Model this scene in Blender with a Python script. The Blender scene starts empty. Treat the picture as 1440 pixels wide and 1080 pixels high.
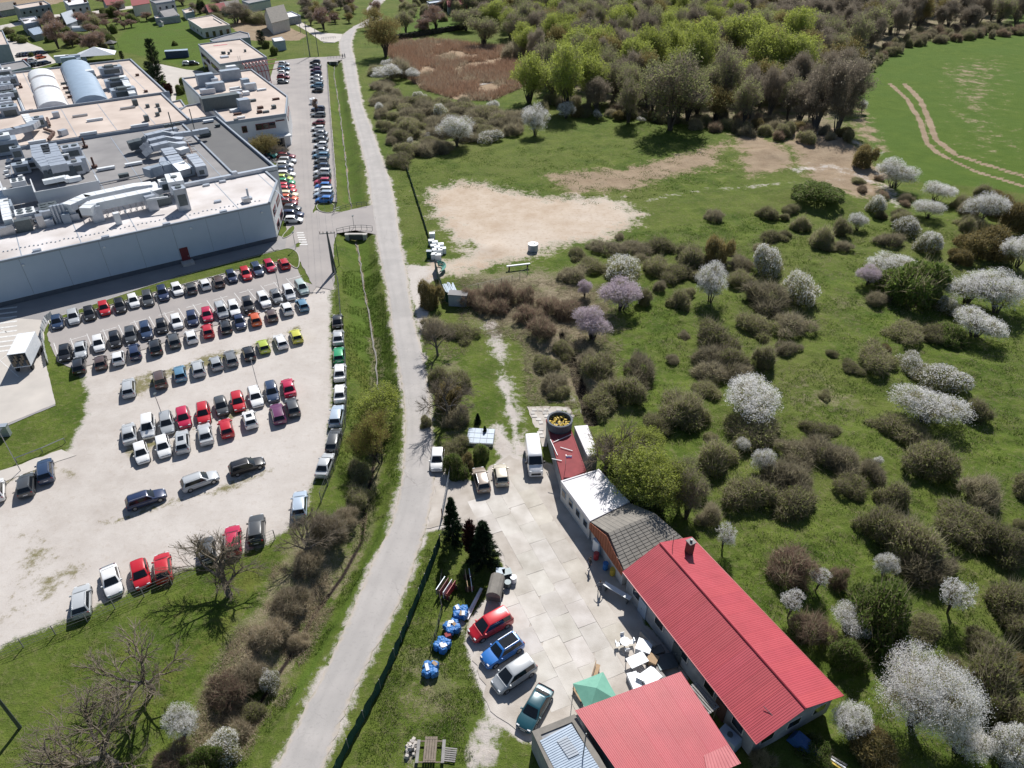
import bpy, bmesh, math, random
import numpy as np
from mathutils import Vector, Matrix
from mathutils.geometry import tessellate_polygon
R = math.radians
sc = bpy.context.scene
# ------------------------------------------------------------------ camera
CAM_H, PITCH, FPX = 62.0, R(36.0), 1000.0
cam = bpy.data.cameras.new('camera'); camo = bpy.data.objects.new('camera', cam)
sc.collection.objects.link(camo); sc.camera = camo
camo.location = (0, 0, CAM_H); camo.rotation_euler = (R(90) - PITCH, 0, 0)
cam.sensor_width = 36; cam.lens = 36 * FPX / 1440; cam.clip_start = .5; cam.clip_end = 8000
# ------------------------------------------------------------------ daylight
w = bpy.data.worlds.new('World'); sc.world = w; w.use_nodes = True
SUN_EL, SUN_AZ = 45.0, 80.0      # azimuth counter-clockwise from +X
nt = w.node_tree; sky = nt.nodes.new('ShaderNodeTexSky'); sky.sky_type = 'NISHITA'; sky.sun_disc = False
sky.sun_elevation = R(SUN_EL); sky.sun_rotation = R(90 - SUN_AZ); sky.altitude = 200; sky.air_density = 1.0; sky.dust_density = .6
bg = nt.nodes['Background']; nt.links.new(sky.outputs[0], bg.inputs[0]); bg.inputs[1].default_value = .066
sl = bpy.data.lights.new('sun', 'SUN'); sl.energy = 5.0; sl.angle = R(.53); sl.color = (1, .965, .91)
so = bpy.data.objects.new('sun', sl); sc.collection.objects.link(so)
sd = Vector((math.cos(R(SUN_AZ)) * math.cos(R(SUN_EL)), math.sin(R(SUN_AZ)) * math.cos(R(SUN_EL)), math.sin(R(SUN_EL))))
so.rotation_euler = sd.to_track_quat('Z', 'Y').to_euler(); so.location = (0, 0, 100)
sc.view_settings.view_transform = 'Standard'; sc.view_settings.look = 'None'
sc.view_settings.exposure = 0.33; sc.view_settings.gamma = 1
# ------------------------------------------------------------------ helpers
CF, SF = math.cos(PITCH), math.sin(PITCH)
def G(u, v, z=0.0):
    "place on the level z that the surveyed photo position (u, v) lies on"
    x = u - 720; y = 540 - v; fy = FPX * CF + y * SF; dz = y * CF - FPX * SF
    t = (z - CAM_H) / dz
    return (x * t, fy * t)
def scale_at(v): return ((v - 540) * CF + FPX * SF) / CAM_H
def top_h(u, vb, vt):
    x, y = G(u, vb); lo, hi = 0., 45.
    for _ in range(30):
        m = (lo + hi) / 2; dz = m - CAM_H; d = y * CF - dz * SF; up = y * SF + dz * CF
        if 540 - FPX * up / d > vt: lo = m
        else: hi = m
    return lo
def PX(l, z=0): return [G(u, v, z) for u, v in l]
col = sc.collection
def link(o, parent=None):
    col.objects.link(o)
    if parent is not None: o.parent = parent
    return o
def tag(o, label=None, cat=None, group=None, kind=None):
    if label: o['label'] = label
    if cat: o['category'] = cat
    if group: o['group'] = group
    if kind: o['kind'] = kind
    return o
def empty(name, loc, rz=0, label=None, cat=None, group=None):
    o = bpy.data.objects.new(name, None); o.empty_display_size = .3
    o.location = loc; o.rotation_euler = (0, 0, rz); link(o); return tag(o, label, cat, group)
def mesh_from(name, V, F, mats, mi=None, smooth=False):
    me = bpy.data.meshes.new(name); me.from_pydata([tuple(v) for v in V], [], F)
    for m in (mats if isinstance(mats, (list, tuple)) else [mats]): me.materials.append(m)
    if mi is not None: me.polygons.foreach_set('material_index', mi)
    if smooth: me.polygons.foreach_set('use_smooth', [True] * len(F))
    me.update(); return me
def np_mesh(name, V, F, mats, mi=None, smooth=False):
    "V (n,3) array, F (m,k) array of faces that all have k corners"
    me = bpy.data.meshes.new(name); V = np.asarray(V, np.float32); F = np.asarray(F, np.int32); m, k = F.shape
    me.vertices.add(len(V)); me.vertices.foreach_set('co', V.ravel())
    me.loops.add(m * k); me.loops.foreach_set('vertex_index', F.ravel())
    me.polygons.add(m); me.polygons.foreach_set('loop_start', np.arange(0, m * k, k, dtype=np.int32))
    for x in (mats if isinstance(mats, (list, tuple)) else [mats]): me.materials.append(x)
    if mi is not None: me.polygons.foreach_set('material_index', np.asarray(mi, np.int32))
    if smooth: me.polygons.foreach_set('use_smooth', np.ones(m, bool))
    me.update(calc_edges=True); return me
def ob(name, me, parent=None, loc=None, rz=None):
    o = bpy.data.objects.new(name, me); link(o, parent)
    if loc is not None: o.location = loc
    if rz is not None: o.rotation_euler = (0, 0, rz)
    return o
class MB:
    "collects boxes, prisms, tubes; build() links them as one mesh object"
    def __init__(s): s.V = []; s.F = []; s.I = []
    def add(s, V, F, mi=0):
        b = len(s.V); s.V += [tuple(v) for v in V]; s.F += [tuple(b + i for i in f) for f in F]; s.I += [mi] * len(F); return s
    def box(s, c, d, rz=0, mi=0, taper=1.0, tilt=0):
        cx, cy, cz = c; a, b, h = d[0] / 2, d[1] / 2, d[2] / 2; V = []
        for z, k in ((-h, 1), (h, taper)):
            for x, y in ((-a, -b), (a, -b), (a, b), (-a, b)):
                x *= k; y *= k; zz = z
                if tilt: x, zz = x * math.cos(tilt) - zz * math.sin(tilt), x * math.sin(tilt) + zz * math.cos(tilt)
                V.append((cx + x * math.cos(rz) - y * math.sin(rz), cy + x * math.sin(rz) + y * math.cos(rz), cz + zz))
        return s.add(V, [(3, 2, 1, 0), (4, 5, 6, 7), (0, 1, 5, 4), (1, 2, 6, 5), (2, 3, 7, 6), (3, 0, 4, 7)], mi)
    def prism(s, poly, z0, z1, mi=0):
        n = len(poly); a = sum(poly[i][0] * poly[(i + 1) % n][1] - poly[(i + 1) % n][0] * poly[i][1] for i in range(n))
        if a < 0: poly = poly[::-1]
        V = [(x, y, z0) for x, y in poly] + [(x, y, z1) for x, y in poly]
        return s.add(V, [tuple(range(n - 1, -1, -1)), tuple(range(n, 2 * n))] + [(i, (i + 1) % n, n + (i + 1) % n, n + i) for i in range(n)], mi)
    def tube(s, p, q, r, r2=None, n=6, mi=0):
        p = Vector(p); q = Vector(q); d = (q - p); r2 = r if r2 is None else r2
        if d.length < 1e-6: return s
        d.normalize(); a = d.orthogonal().normalized(); b = d.cross(a); V = []
        for c, rr in ((p, r), (q, r2)):
            for i in range(n):
                t = 2 * math.pi * i / n; V.append(c + (a * math.cos(t) + b * math.sin(t)) * rr)
        return s.add(V, [(i, (i + 1) % n, n + (i + 1) % n, n + i) for i in range(n)] + [tuple(range(n - 1, -1, -1)), tuple(range(n, 2 * n))], mi)
    def path(s, pts, r, n=6, mi=0):
        for p, q in zip(pts, pts[1:]): s.tube(p, q, r, n=n, mi=mi)
        return s
    def quad(s, a, b, c, d, mi=0): return s.add([a, b, c, d], [(0, 1, 2, 3)], mi)
    def mesh(s, name, mats, smooth=False): return mesh_from(name, s.V, s.F, mats, s.I, smooth)
    def build(s, name, mats, parent=None, loc=None, rz=None, smooth=False):
        return ob(name, s.mesh(name, mats, smooth), parent, loc, rz)
# ------------------------------------------------------------------ materials
def _nodes(m): return m.node_tree.nodes, m.node_tree.links
def mat(name, c1, c2=None, scale=3., rough=.8, metal=0., bump=0., bscale=None, detail=4, coat=0., objcol=False, spec=.5, trans=0., contrast=.25, coord='Object'):
    m = bpy.data.materials.new(name); m.use_nodes = True; N, L = _nodes(m); b = N['Principled BSDF']
    b.inputs['Roughness'].default_value = rough; b.inputs['Metallic'].default_value = metal
    b.inputs['Specular IOR Level'].default_value = spec
    if coat: b.inputs['Coat Weight'].default_value = coat; b.inputs['Coat Roughness'].default_value = .06
    c2 = c2 or tuple(x * .8 for x in c1)
    tc = N.new('ShaderNodeTexCoord'); no = N.new('ShaderNodeTexNoise'); no.inputs['Scale'].default_value = scale; no.inputs['Detail'].default_value = detail
    src_ = N.new('ShaderNodeNewGeometry').outputs['Position'] if coord == 'World' else tc.outputs[coord]; L.new(src_, no.inputs['Vector'])
    mr = N.new('ShaderNodeMapRange'); mr.inputs[1].default_value = .5 - contrast; mr.inputs[2].default_value = .5 + contrast; L.new(no.outputs[0], mr.inputs[0])
    mx = N.new('ShaderNodeMix'); mx.data_type = 'RGBA'; L.new(mr.outputs[0], mx.inputs[0])
    mx.inputs[6].default_value = (*c1, 1); mx.inputs[7].default_value = (*c2, 1); out = mx.outputs[2]
    if objcol:
        oi = N.new('ShaderNodeObjectInfo'); m2 = N.new('ShaderNodeMix'); m2.data_type = 'RGBA'; m2.blend_type = 'MULTIPLY'; m2.inputs[0].default_value = 1
        L.new(out, m2.inputs[6]); L.new(oi.outputs['Color'], m2.inputs[7]); out = m2.outputs[2]
    L.new(out, b.inputs['Base Color'])
    if bump:
        n2 = N.new('ShaderNodeTexNoise'); n2.inputs['Scale'].default_value = bscale or scale * 4; n2.inputs['Detail'].default_value = 3
        L.new(src_, n2.inputs['Vector']); bp = N.new('ShaderNodeBump'); bp.inputs['Distance'].default_value = bump; bp.inputs['Strength'].default_value = 1
        L.new(n2.outputs[0], bp.inputs['Height']); L.new(bp.outputs[0], b.inputs['Normal'])
    if trans:
        tr = N.new('ShaderNodeBsdfTranslucent'); L.new(out, tr.inputs[0]); ms = N.new('ShaderNodeMixShader'); ms.inputs[0].default_value = trans
        L.new(b.outputs[0], ms.inputs[1]); L.new(tr.outputs[0], ms.inputs[2]); L.new(ms.outputs[0], N['Material Output'].inputs[0])
    return m
def leafmat(name, c1, c2, trans=.35, inst=.25):
    "foliage: tone varies leaf by leaf and plant by plant"
    m = bpy.data.materials.new(name); m.use_nodes = True; N, L = _nodes(m); b = N['Principled BSDF']; b.inputs['Roughness'].default_value = .75; b.inputs['Specular IOR Level'].default_value = .15
    ge = N.new('ShaderNodeNewGeometry'); mx = N.new('ShaderNodeMix'); mx.data_type = 'RGBA'
    mx.inputs[6].default_value = (*c1, 1); mx.inputs[7].default_value = (*c2, 1); L.new(ge.outputs['Random Per Island'], mx.inputs[0])
    oi = N.new('ShaderNodeObjectInfo'); mr = N.new('ShaderNodeMapRange'); mr.inputs[3].default_value = 1 - inst; mr.inputs[4].default_value = 1 + inst; L.new(oi.outputs['Random'], mr.inputs[0])
    vm = N.new('ShaderNodeVectorMath'); vm.operation = 'SCALE'; L.new(mx.outputs[2], vm.inputs[0]); L.new(mr.outputs[0], vm.inputs['Scale'])
    L.new(vm.outputs[0], b.inputs['Base Color']); tr = N.new('ShaderNodeBsdfTranslucent'); L.new(vm.outputs[0], tr.inputs[0])
    ms = N.new('ShaderNodeMixShader'); ms.inputs[0].default_value = trans; L.new(b.outputs[0], ms.inputs[1]); L.new(tr.outputs[0], ms.inputs[2]); L.new(ms.outputs[0], N['Material Output'].inputs[0])
    return m
M = dict(
 asphalt=mat('old_asphalt', (.34,.315,.30), (.26,.245,.24), .25, .92, bump=.01, bscale=30, detail=8, coord='Object'),
 lot=mat('parking_asphalt', (.35,.32,.305), (.27,.25,.245), .2, .92, bump=.008, bscale=20, detail=8),
 dark_asphalt=mat('service_asphalt', (.30,.285,.28), (.22,.215,.22), .2, .9, bump=.008, bscale=20, detail=8),
 pale_concrete=mat('pale_concrete', (.52,.48,.44), (.42,.39,.36), .3, .9, bump=.008, bscale=15, detail=8),
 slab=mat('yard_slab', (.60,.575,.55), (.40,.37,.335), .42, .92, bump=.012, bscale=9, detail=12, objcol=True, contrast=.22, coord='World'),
 yardbase=mat('yard_base', (.52,.48,.44), (.33,.29,.25), .5, .95, bump=.02, bscale=9, detail=9),
 paint=mat('road_paint', (.78,.78,.77), (.45,.44,.43), 2.5, .8, contrast=.35),
 curb=mat('kerb_concrete', (.50,.48,.45), (.38,.36,.34), 1.5, .9),
 wall_white=mat('panel_wall_white', (.62,.64,.66), (.54,.56,.59), .25, .5, detail=5),
 wall_shade_blue=mat('panel_wall_shade_blue', (.36,.44,.54), (.30,.375,.47), .22, .45, detail=6, contrast=.3),  # white panel wall with bluish shade put into the colour
 plinth=mat('plinth_dark', (.10,.115,.14), (.07,.08,.1), 1, .8),
 trim=mat('roof_trim', (.30,.34,.40), (.24,.28,.33), 1, .5),
 roof_white=mat('membrane_white', (.68,.65,.65), (.42,.375,.35), .16, .75, detail=11, contrast=.24, bump=.01, bscale=3),
 roof_beige=mat('membrane_beige', (.60,.51,.45), (.40,.325,.28), .13, .85, detail=11, contrast=.26),
 roof_grey=mat('membrane_grey', (.28,.27,.27), (.18,.175,.18), .18, .85, detail=11, contrast=.24),
 roof_dark=mat('membrane_dark', (.125,.125,.125), (.10,.10,.105), .3, .85, detail=9, contrast=.3),
 duct=mat('galvanised_duct', (.50,.54,.60), (.38,.42,.48), 1.2, .42, metal=.55),
 white_duct=mat('duct_white', (.74,.76,.78), (.6,.63,.66), .8, .5),  # white ductwork and other white metal parts
 unit=mat('air_unit_grey', (.33,.38,.45), (.25,.30,.36), 1, .5, metal=.2),
 steel=mat('steel_dark', (.12,.14,.15), (.08,.1,.11), 3, .5, metal=.5),
 rust=mat('rusted_steel', (.14,.07,.05), (.07,.04,.035), 6, .85),
 skylight=mat('acrylic_skylight', (.82,.82,.82), (.66,.67,.7), .8, .35),
 blue_roof=mat('barrel_roof_blue', (.33,.42,.53), (.26,.34,.44), .5, .4),
 maroon=mat('maroon_panel', (.16,.02,.03), (.11,.015,.02), 1, .5),
 redpipe=mat('red_painted_steel', (.38,.04,.05), (.3,.03,.035), 1, .45),
 redroof=mat('red_roof_sheet', (.44,.060,.078), (.36,.046,.060), .5, .5, detail=10, contrast=.25, objcol=True, coord='World'),
 redroof_faded=mat('red_roof_faded', (.52,.16,.17), (.42,.11,.12), 1.0, .6, coord='World'),
 redflat=mat('red_bitumen', (.27,.05,.055), (.20,.035,.04), 1.2, .85, detail=8),
 bluesheet=mat('blue_grey_sheet', (.34,.42,.52), (.26,.33,.42), 1.2, .5),
 whiteroof=mat('white_roof_paint', (.76,.74,.76), (.60,.58,.6), .8, .7, detail=8),
 tile=mat('fibre_cement', (.245,.225,.20), (.16,.15,.135), 1.5, .9, detail=8, bump=.01, bscale=8),
 orange=mat('orange_board', (.33,.10,.045), (.24,.07,.03), 2, .7),
 plaster=mat('plaster_white', (.62,.61,.59), (.5,.49,.47), 1, .85),
 plaster_old=mat('plaster_grey', (.36,.38,.40), (.22,.23,.25), 1.2, .9, detail=8),
 glass=mat('window_glass', (.02,.025,.03), (.012,.016,.02), 1, .06, spec=.8),
 carglass=mat('car_glass', (.012,.015,.02), (.008,.01,.013), 1, .07, spec=.6),
 carpaint=mat('car_paint', (1,1,1), (.94,.94,.94), 1.5, .32, metal=.1, coat=.8, objcol=True),
 tyre=mat('tyre_rubber', (.02,.02,.02), (.014,.014,.014), 5, .85),
 rim=mat('alloy_rim', (.45,.46,.48), (.3,.31,.33), 8, .35, metal=.8),
 blackp=mat('black_plastic', (.03,.03,.033), (.02,.02,.022), 5, .6),
 lamp=mat('headlamp_lens', (.7,.72,.75), (.5,.52,.55), 9, .15),
 tail=mat('tail_lamp', (.32,.015,.02), (.22,.01,.015), 9, .2),
 plate=mat('number_plate', (.75,.75,.75), (.65,.65,.65), 9, .5),
 wood=mat('weathered_wood', (.24,.20,.16), (.15,.12,.095), 4, .9, bump=.01),
 pole=mat('pole_concrete', (.30,.29,.28), (.2,.19,.185), 3, .9),
 mesh_green=mat('green_screen', (.012,.075,.055), (.008,.05,.038), 3, .85),
 wire=mat('fence_wire', (.10,.11,.11), (.07,.08,.08), 5, .6, metal=.5),
 bluebag=mat('blue_sacks', (.04,.20,.50), (.02,.11,.34), 4, .5, bump=.06, bscale=5),
 whitebag=mat('white_plastic', (.78,.80,.82), (.62,.65,.7), 3, .45),
 tarp=mat('green_canopy', (.16,.38,.29), (.12,.30,.23), 1.5, .6),
 cardboard=mat('cardboard', (.42,.29,.18), (.33,.23,.14), 3, .9),
 yellow=mat('yellow_paint', (.6,.42,.05), (.5,.35,.04), 3, .6),
 hedge=None)
bark = mat('bark_brown', (.085,.07,.058), (.05,.042,.036), 5, .95)
bark_g = mat('bark_grey', (.15,.135,.12), (.09,.08,.072), 5, .95)
L_thorn = leafmat('thorn_twig', (.40,.365,.24), (.24,.215,.14), .5)
L_thorn_red = leafmat('red_brown_twig', (.33,.23,.18), (.20,.14,.11), .45)
L_bud = leafmat('bud_green', (.29,.31,.11), (.18,.20,.07), .5)
L_white = leafmat('white_blossom', (.84,.83,.82), (.72,.71,.71), .45, .08)
L_lilac = leafmat('lilac_blossom', (.66,.58,.64), (.50,.42,.46), .4, .06)
L_will = leafmat('willow_leaf', (.43,.48,.10), (.29,.34,.08), .5, .16)
L_olive = leafmat('olive_leaf', (.36,.38,.16), (.24,.26,.115), .5, .18)
L_ygreen = leafmat('yellow_bud_leaf', (.30,.24,.10), (.20,.165,.07), .5, .2)
L_grn = leafmat('fresh_leaf', (.17,.235,.055), (.105,.155,.038), .5, .2)
L_grey = leafmat('grey_twig', (.33,.285,.225), (.20,.17,.135), .45, .22)
L_con = leafmat('conifer_needle', (.022,.045,.018), (.012,.026,.011), .15, .15)
L_thuja = leafmat('dark_red_thuja', (.07,.022,.02), (.035,.014,.012), .15, .1)
L_reed = leafmat('reed', (.46,.33,.24), (.28,.185,.125), .2)
L_dry = leafmat('dry_grass', (.50,.43,.32), (.32,.26,.19), .4)
L_grass = leafmat('grass_blade', (.108,.165,.030), (.055,.10,.018), .45, .1)
# ================================================================== TERRAIN
def vnoise(x, y, seed=0):
    xi = np.floor(x).astype(np.int64); yi = np.floor(y).astype(np.int64); fx = x - xi; fy = y - yi
    fx = fx * fx * (3 - 2 * fx); fy = fy * fy * (3 - 2 * fy)
    def h(a, b):
        n = (a * 374761393 + b * 668265263 + seed * 982451653) & 0xffffffff
        n = ((n ^ (n >> 13)) * 1274126177) & 0xffffffff; n = n ^ (n >> 16); return (n & 0xffff) / 65535.
    return (h(xi, yi) * (1 - fx) + h(xi + 1, yi) * fx) * (1 - fy) + (h(xi, yi + 1) * (1 - fx) + h(xi + 1, yi + 1) * fx) * fy
def fbm(x, y, o=4, seed=0):
    s = 0; a = .5; t = 0
    for i in range(o): s = s + a * vnoise(x, y, seed + i); t += a; a *= .5; x = x * 2.03 + 7.1; y = y * 2.03 + 3.7
    return s / t
def sdist(px, py, poly):
    "signed distance, positive inside"
    n = len(poly); ins = np.zeros(px.shape, bool); dd = np.full(px.shape, 1e9)
    for i in range(n):
        ax, ay = poly[i]; bx, by = poly[(i + 1) % n]; ex, ey = bx - ax, by - ay
        t = np.clip(((px - ax) * ex + (py - ay) * ey) / (ex * ex + ey * ey + 1e-9), 0, 1)
        dd = np.minimum(dd, (px - ax - t * ex) ** 2 + (py - ay - t * ey) ** 2)
        c = ((ay > py) != (by > py)) & (px < ex * (py - ay) / (ey + 1e-12 * (ey == 0)) + ax); ins ^= c
    d = np.sqrt(dd); return np.where(ins, d, -d)
def pdist(px, py, pts):
    dd = np.full(px.shape, 1e9)
    for (ax, ay), (bx, by) in zip(pts, pts[1:]):
        ex, ey = bx - ax, by - ay; t = np.clip(((px - ax) * ex + (py - ay) * ey) / (ex * ex + ey * ey + 1e-9), 0, 1)
        dd = np.minimum(dd, (px - ax - t * ex) ** 2 + (py - ay - t * ey) ** 2)
    return np.sqrt(dd)
Z = dict(
 gravel_lot=[(470,400),(466,430),(466,520),(468,560),(462,630),(448,665),(432,700),(428,722),(372,768),(300,792),(240,806),(150,846),(100,868),(62,886),(0,912),(-90,940),(-90,704),(0,668),(60,650),(92,640),(104,612),(118,585),(121,545),(108,520),(92,508),(108,512),(200,470),(440,400)],
 clearing=[(598,272),(615,262),(660,256),(705,264),(760,276),(868,281),(905,300),(880,320),(858,334),(790,344),(740,362),(690,372),(650,382),(625,386),(606,386),(600,372),(655,360),(660,350),(636,330),(612,300)],
 crop_field=[(1198,95),(1300,60),(1440,20),(1700,-40),(1700,420),(1440,272),(1370,262),(1300,258),(1262,240),(1235,222),(1205,185)],
 marsh=[(540,62),(600,56),(690,64),(752,74),(748,104),(735,122),(690,142),(640,140),(596,126),(556,98)],
 ploughed_field=[(340,26),(372,22),(432,50),(420,57),(350,57),(322,36)],
 ploughed_strip=[(-120,-6),(120,-40),(90,2),(45,14),(0,26),(-120,44)],
)
ROAD_L = [(540,-14),(516,12),(522,24),(508,32),(498,37),(483,48),(477.5,57),(477.5,68),(480,80),(487,120),(492.5,150),(502.5,187),(515,237),(519,262),(523,300),(528,330),(540,389),(547,420),(551,460),(558,498),(566,551),(569,590),(568,628),(563,684),(548,742),(520,800),(480,896),(440,975),(388,1080),(340,1175)]
ROAD_R = [(556,-16),(530,12),(537,26),(520,36),(502,40),(496,54),(495,68),(499,82),(505,120),(511,150),(525,187),(543,237),(551,262),(558,300),(564,344),(573,389),(577,420),(583,455),(590,480),(599,522),(603,552),(607,592),(609,633),(611,672),(606,710),(591,768),(560,850),(518,930),(490,990),(455,1080),(418,1175)]
zw = {k: PX(v) for k, v in Z.items()}
road_poly = PX(ROAD_L) + PX(ROAD_R)[::-1]
side_road = PX([(404,352),(421,347),(440,300),(444,296),(480,298),(524,288),(531,330),(500,324),(474,328),(469,345),(471,395),(466,408),(440,402),(418,360)])
upper_lot = PX([(387,86),(430,81),(458,80),(487,78),(487,84),(460,87),(463,130),(467,180),(472,240),(474,284),(446,284),(440,296),(440,330),(400,352),(404,330),(400,300),(384,240),(352,208),(402,190),(402,135),(378,117)])
low_lot = PX([(73,452),(120,440),(250,402),(405,361),(416,376),(428,396),(446,402),(440,412),(320,452),(200,492),(104,520),(80,508),(66,470)])
service = PX([(-60,470),(-60,448),(0,431),(391,331),(401,334),(415,336),(417,352),(390,351),(250,388),(150,424),(104,437),(70,450),(60,470),(62,500),(76,560),(78,570),(0,603),(-60,622),(-60,560)])
yard = PX([(612,684),(640,676),(668,680),(716,640),(740,650),(775,655),(790,690),(835,745),(880,830),(905,880),(950,935),(960,950),(880,1010),(800,1035),(735,1035),(690,1000),(660,905),(668,870),(716,800),(700,770),(650,735),(606,742),(600,744),(606,710)])
ditch = PX([(470,85),(469,100),(475,137),(480,175),(486,225),(491,275),(497,300),(500,335),(505.5,362),(513,409),(521,451),(528,500),(532,560),(528,620),(514,690),(506,750),(478,800),(440,850),(408,905),(372,960),(330,1020),(290,1085)])
bridge_y = (G(500,324)[1], G(497,290)[1])
culv_y = (G(470,85)[1], G(470,78)[1])
pond_path = PX([(470,60),(455,45),(430,38),(412,28),(400,20)])
# fan-shaped grid: vertices get denser towards the camera so that relief stays about as fine as the photograph shows it
vs = np.concatenate([np.arange(1260, 200, -2.6), np.arange(200, -110, -2.0)])
ys = np.array([G(720, v)[1] for v in vs]); ys = np.concatenate([ys, ys[-1] * 1.06 ** np.arange(1, 8)])
NC = 520; tt = np.linspace(-1, 1, NC)
Yg = np.repeat(ys[:, None], NC, 1); Xg = (ys[:, None] * .70 + 42) * tt[None, :]
gx, gy = Xg.ravel(), Yg.ravel()
paved = np.maximum.reduce([sdist(gx, gy, p) for p in (road_poly, side_road, upper_lot, low_lot, service, yard)])
SD = {k: sdist(gx, gy, p) for k, p in zw.items()}
built = PX([(-400,-40),(60,-20),(430,-20),(470,45),(455,82),(380,90),(400,200),(400,330),(0,430),(-400,530)])
calm = np.maximum.reduce([paved, SD['gravel_lot'], SD['clearing'] , SD['crop_field'], sdist(gx, gy, built)])
wild = np.clip((-calm - .4) / 2.5, 0, 1)
ddist = pdist(gx, gy, ditch)
nbig = fbm(gx / 9, gy / 9, 3, 5) - .5; nmid = fbm(gx / 1.7, gy / 1.7, 3, 9) - .5; nfin = fbm(gx / .55, gy / .55, 2, 21) - .5
meadow = np.clip((gx - 6 - (60 - gy) * .05) / 8, 0, 1)
hz = wild * (nbig * .55 * (.4 + meadow) + nmid * (.16 + .42 * meadow) + nfin * (.06 + .12 * meadow)) + (1 - wild) * nmid * .03 - .03
hw = 4.6 + 1.2 * (fbm(gx / 6, gy / 6, 2, 3) - .5)
dprof = np.clip(1 - ddist / hw, 0, 1); dprof = dprof * dprof * (3 - 2 * dprof)
hz = hz - 1.5 * dprof * np.clip((-sdist(gx, gy, road_poly) - .3) / 1.2, 0, 1)
chan = PX([(790,468),(800,490),(812,530),(824,560),(832,592)])
cd = pdist(gx, gy, chan); cw = np.clip((G(800,470)[1] - gy) / 20, 0, 1) * .45 + .45
hz = hz - 1.1 * np.clip((cw + .3 - cd) / .3, 0, 1)
mound = [(1150,280,11,2.2),(1112,190,9,1.5),(1180,205,12,1.6),(1085,215,9,.8),(905,178,6,1.2),(770,472,4,.9),(850,530,5,.8),(690,350,5,.5)]
for u, v, r, h in mound:
    mx_, my_ = G(u, v); hz = hz + h * np.exp(-((gx - mx_) ** 2 + (gy - my_) ** 2) / (r * .6) ** 2)
hz = np.where(paved > -.5, np.minimum(hz, -.05), hz)
def H(x, y):
    "terrain height at a point (nearest grid vertex)"
    j = int(np.clip(np.searchsorted(-(-ys), y), 0, len(ys) - 1)); i = int(np.clip(round(((x / (ys[j] * .70 + 42)) + 1) / 2 * (NC - 1)), 0, NC - 1))
    return float(hz[j * NC + i])
def ramp(sdv, wd): return np.clip(.5 + sdv / wd, 0, 1)
A = {k: np.zeros_like(gx) for k in ('lush', 'dry', 'earth', 'gravel', 'moss', 'reedy', 'weed', 'tan')}
def lay(attr, poly, wd=2.5, k=1.): A[attr] = np.maximum(A[attr], k * ramp(sdist(gx, gy, PX(poly)), wd))
def lay_line(attr, pts, half, wd=1.5, k=1.): A[attr] = np.maximum(A[attr], k * np.clip(.5 + (half - pdist(gx, gy, PX(pts))) / wd, 0, 1))
for k in ('gravel_lot', 'clearing'): A['gravel'] = np.maximum(A['gravel'], ramp(SD[k], 17 if k == 'clearing' else 3.6))
A['lush'] = np.maximum(A['lush'], ramp(SD['crop_field'], 5))
A['reedy'] = ramp(SD['marsh'], 6); A['earth'] = np.maximum(ramp(SD['ploughed_field'], 3), ramp(SD['ploughed_strip'], 6))
A['gravel'] = np.maximum(A['gravel'], np.clip(.5 + (sdist(gx, gy, road_poly) + .7) / 2.6, 0, 1) * .74)
A['gravel'] = np.maximum(A['gravel'], np.clip(.5 + (sdist(gx, gy, yard) + .5) / 1.5, 0, 1))
lay('gravel', [(571,372),(612,374),(626,382),(612,392),(600,402),(604,440),(594,470),(586,450),(576,400)], 1.5)
lay('gravel', [(606,640),(640,640),(634,680),(612,700),(596,770),(590,770),(604,720)], 1.2)
lay('gravel', [(672,890),(690,960),(735,1000),(720,1040),(705,1080),(640,1120),(640,1060),(660,990),(640,905)], 5, .62)
lay('gravel', [(660,860),(620,870),(630,900),(668,905)], 3, .58)
lay_line('gravel', [(690,455),(700,490),(712,540),(722,590),(730,640)], 2.2, 5.5, .62); lay_line('gravel', [(700,520),(714,560),(722,590),(730,640)], .8, 2.6, .85); lay('gravel', [(745,560),(800,540),(860,560),(850,600),(800,590)], 8, .50)
lay_line('gravel', [(700,600),(716,650)], 1.5, 3, .75)
lay('gravel', [(560,1040),(590,1040),(590,1080),(560,1080)], 3, .6)
for pts, hf in (([(905,284),(960,270),(1040,264),(1120,258),(1180,252),(1230,268)], 1.2), ([(1120,240),(1170,232),(1240,262),(1262,285)], 3.0), ([(1040,185),(1120,180),(1180,196),(1230,215)], 3.5)): lay_line('gravel', pts, hf, 9, .66)
for q_, pts in enumerate(([(1252,118),(1276,140),(1294,170),(1303,200),(1318,215),(1370,240),(1440,262)], [(1272,118),(1294,140),(1306,168),(1316,196),(1345,218),(1440,248)], [(1310,205),(1370,200),(1440,180)], [(1330,125),(1400,108),(1460,96)])): lay_line('earth', pts, (.66, .76)[q_ % 2] if q_ < 2 else .8, 1.6 if q_ < 2 else 3.5, 1.2 if q_ < 2 else .62)
for c in ([(1030,186),(1060,184),(1110,212),(1118,236),(1050,250),(1040,220)], [(1088,170),(1195,182),(1215,225),(1250,245),(1235,275),(1140,262),(1112,215)], [(1120,230),(1240,245),(1250,285),(1180,275)], [(760,245),(880,235),(960,215),(1030,195),(1000,235),(880,268),(800,272)], [(1200,135),(1228,180),(1244,215),(1206,190)]): lay('earth', c, 14, .95)
lay('earth', [(770,235),(1010,215),(1090,235),(900,280),(780,262)], 28, .52)
lay('earth', [(1400,195),(1440,190),(1440,230)], 9, .6)
lay('earth', [(720,110),(760,100),(790,160),(740,130)], 10, .6)
lay('dry', [(660,382),(760,376),(850,410),(870,450),(845,500),(880,560),(850,600),(800,560),(745,560),(730,470),(650,450)], 14, .92)
lay('dry', [(600,480),(660,490),(672,600),(655,640),(610,620)], 9, .66)
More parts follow.
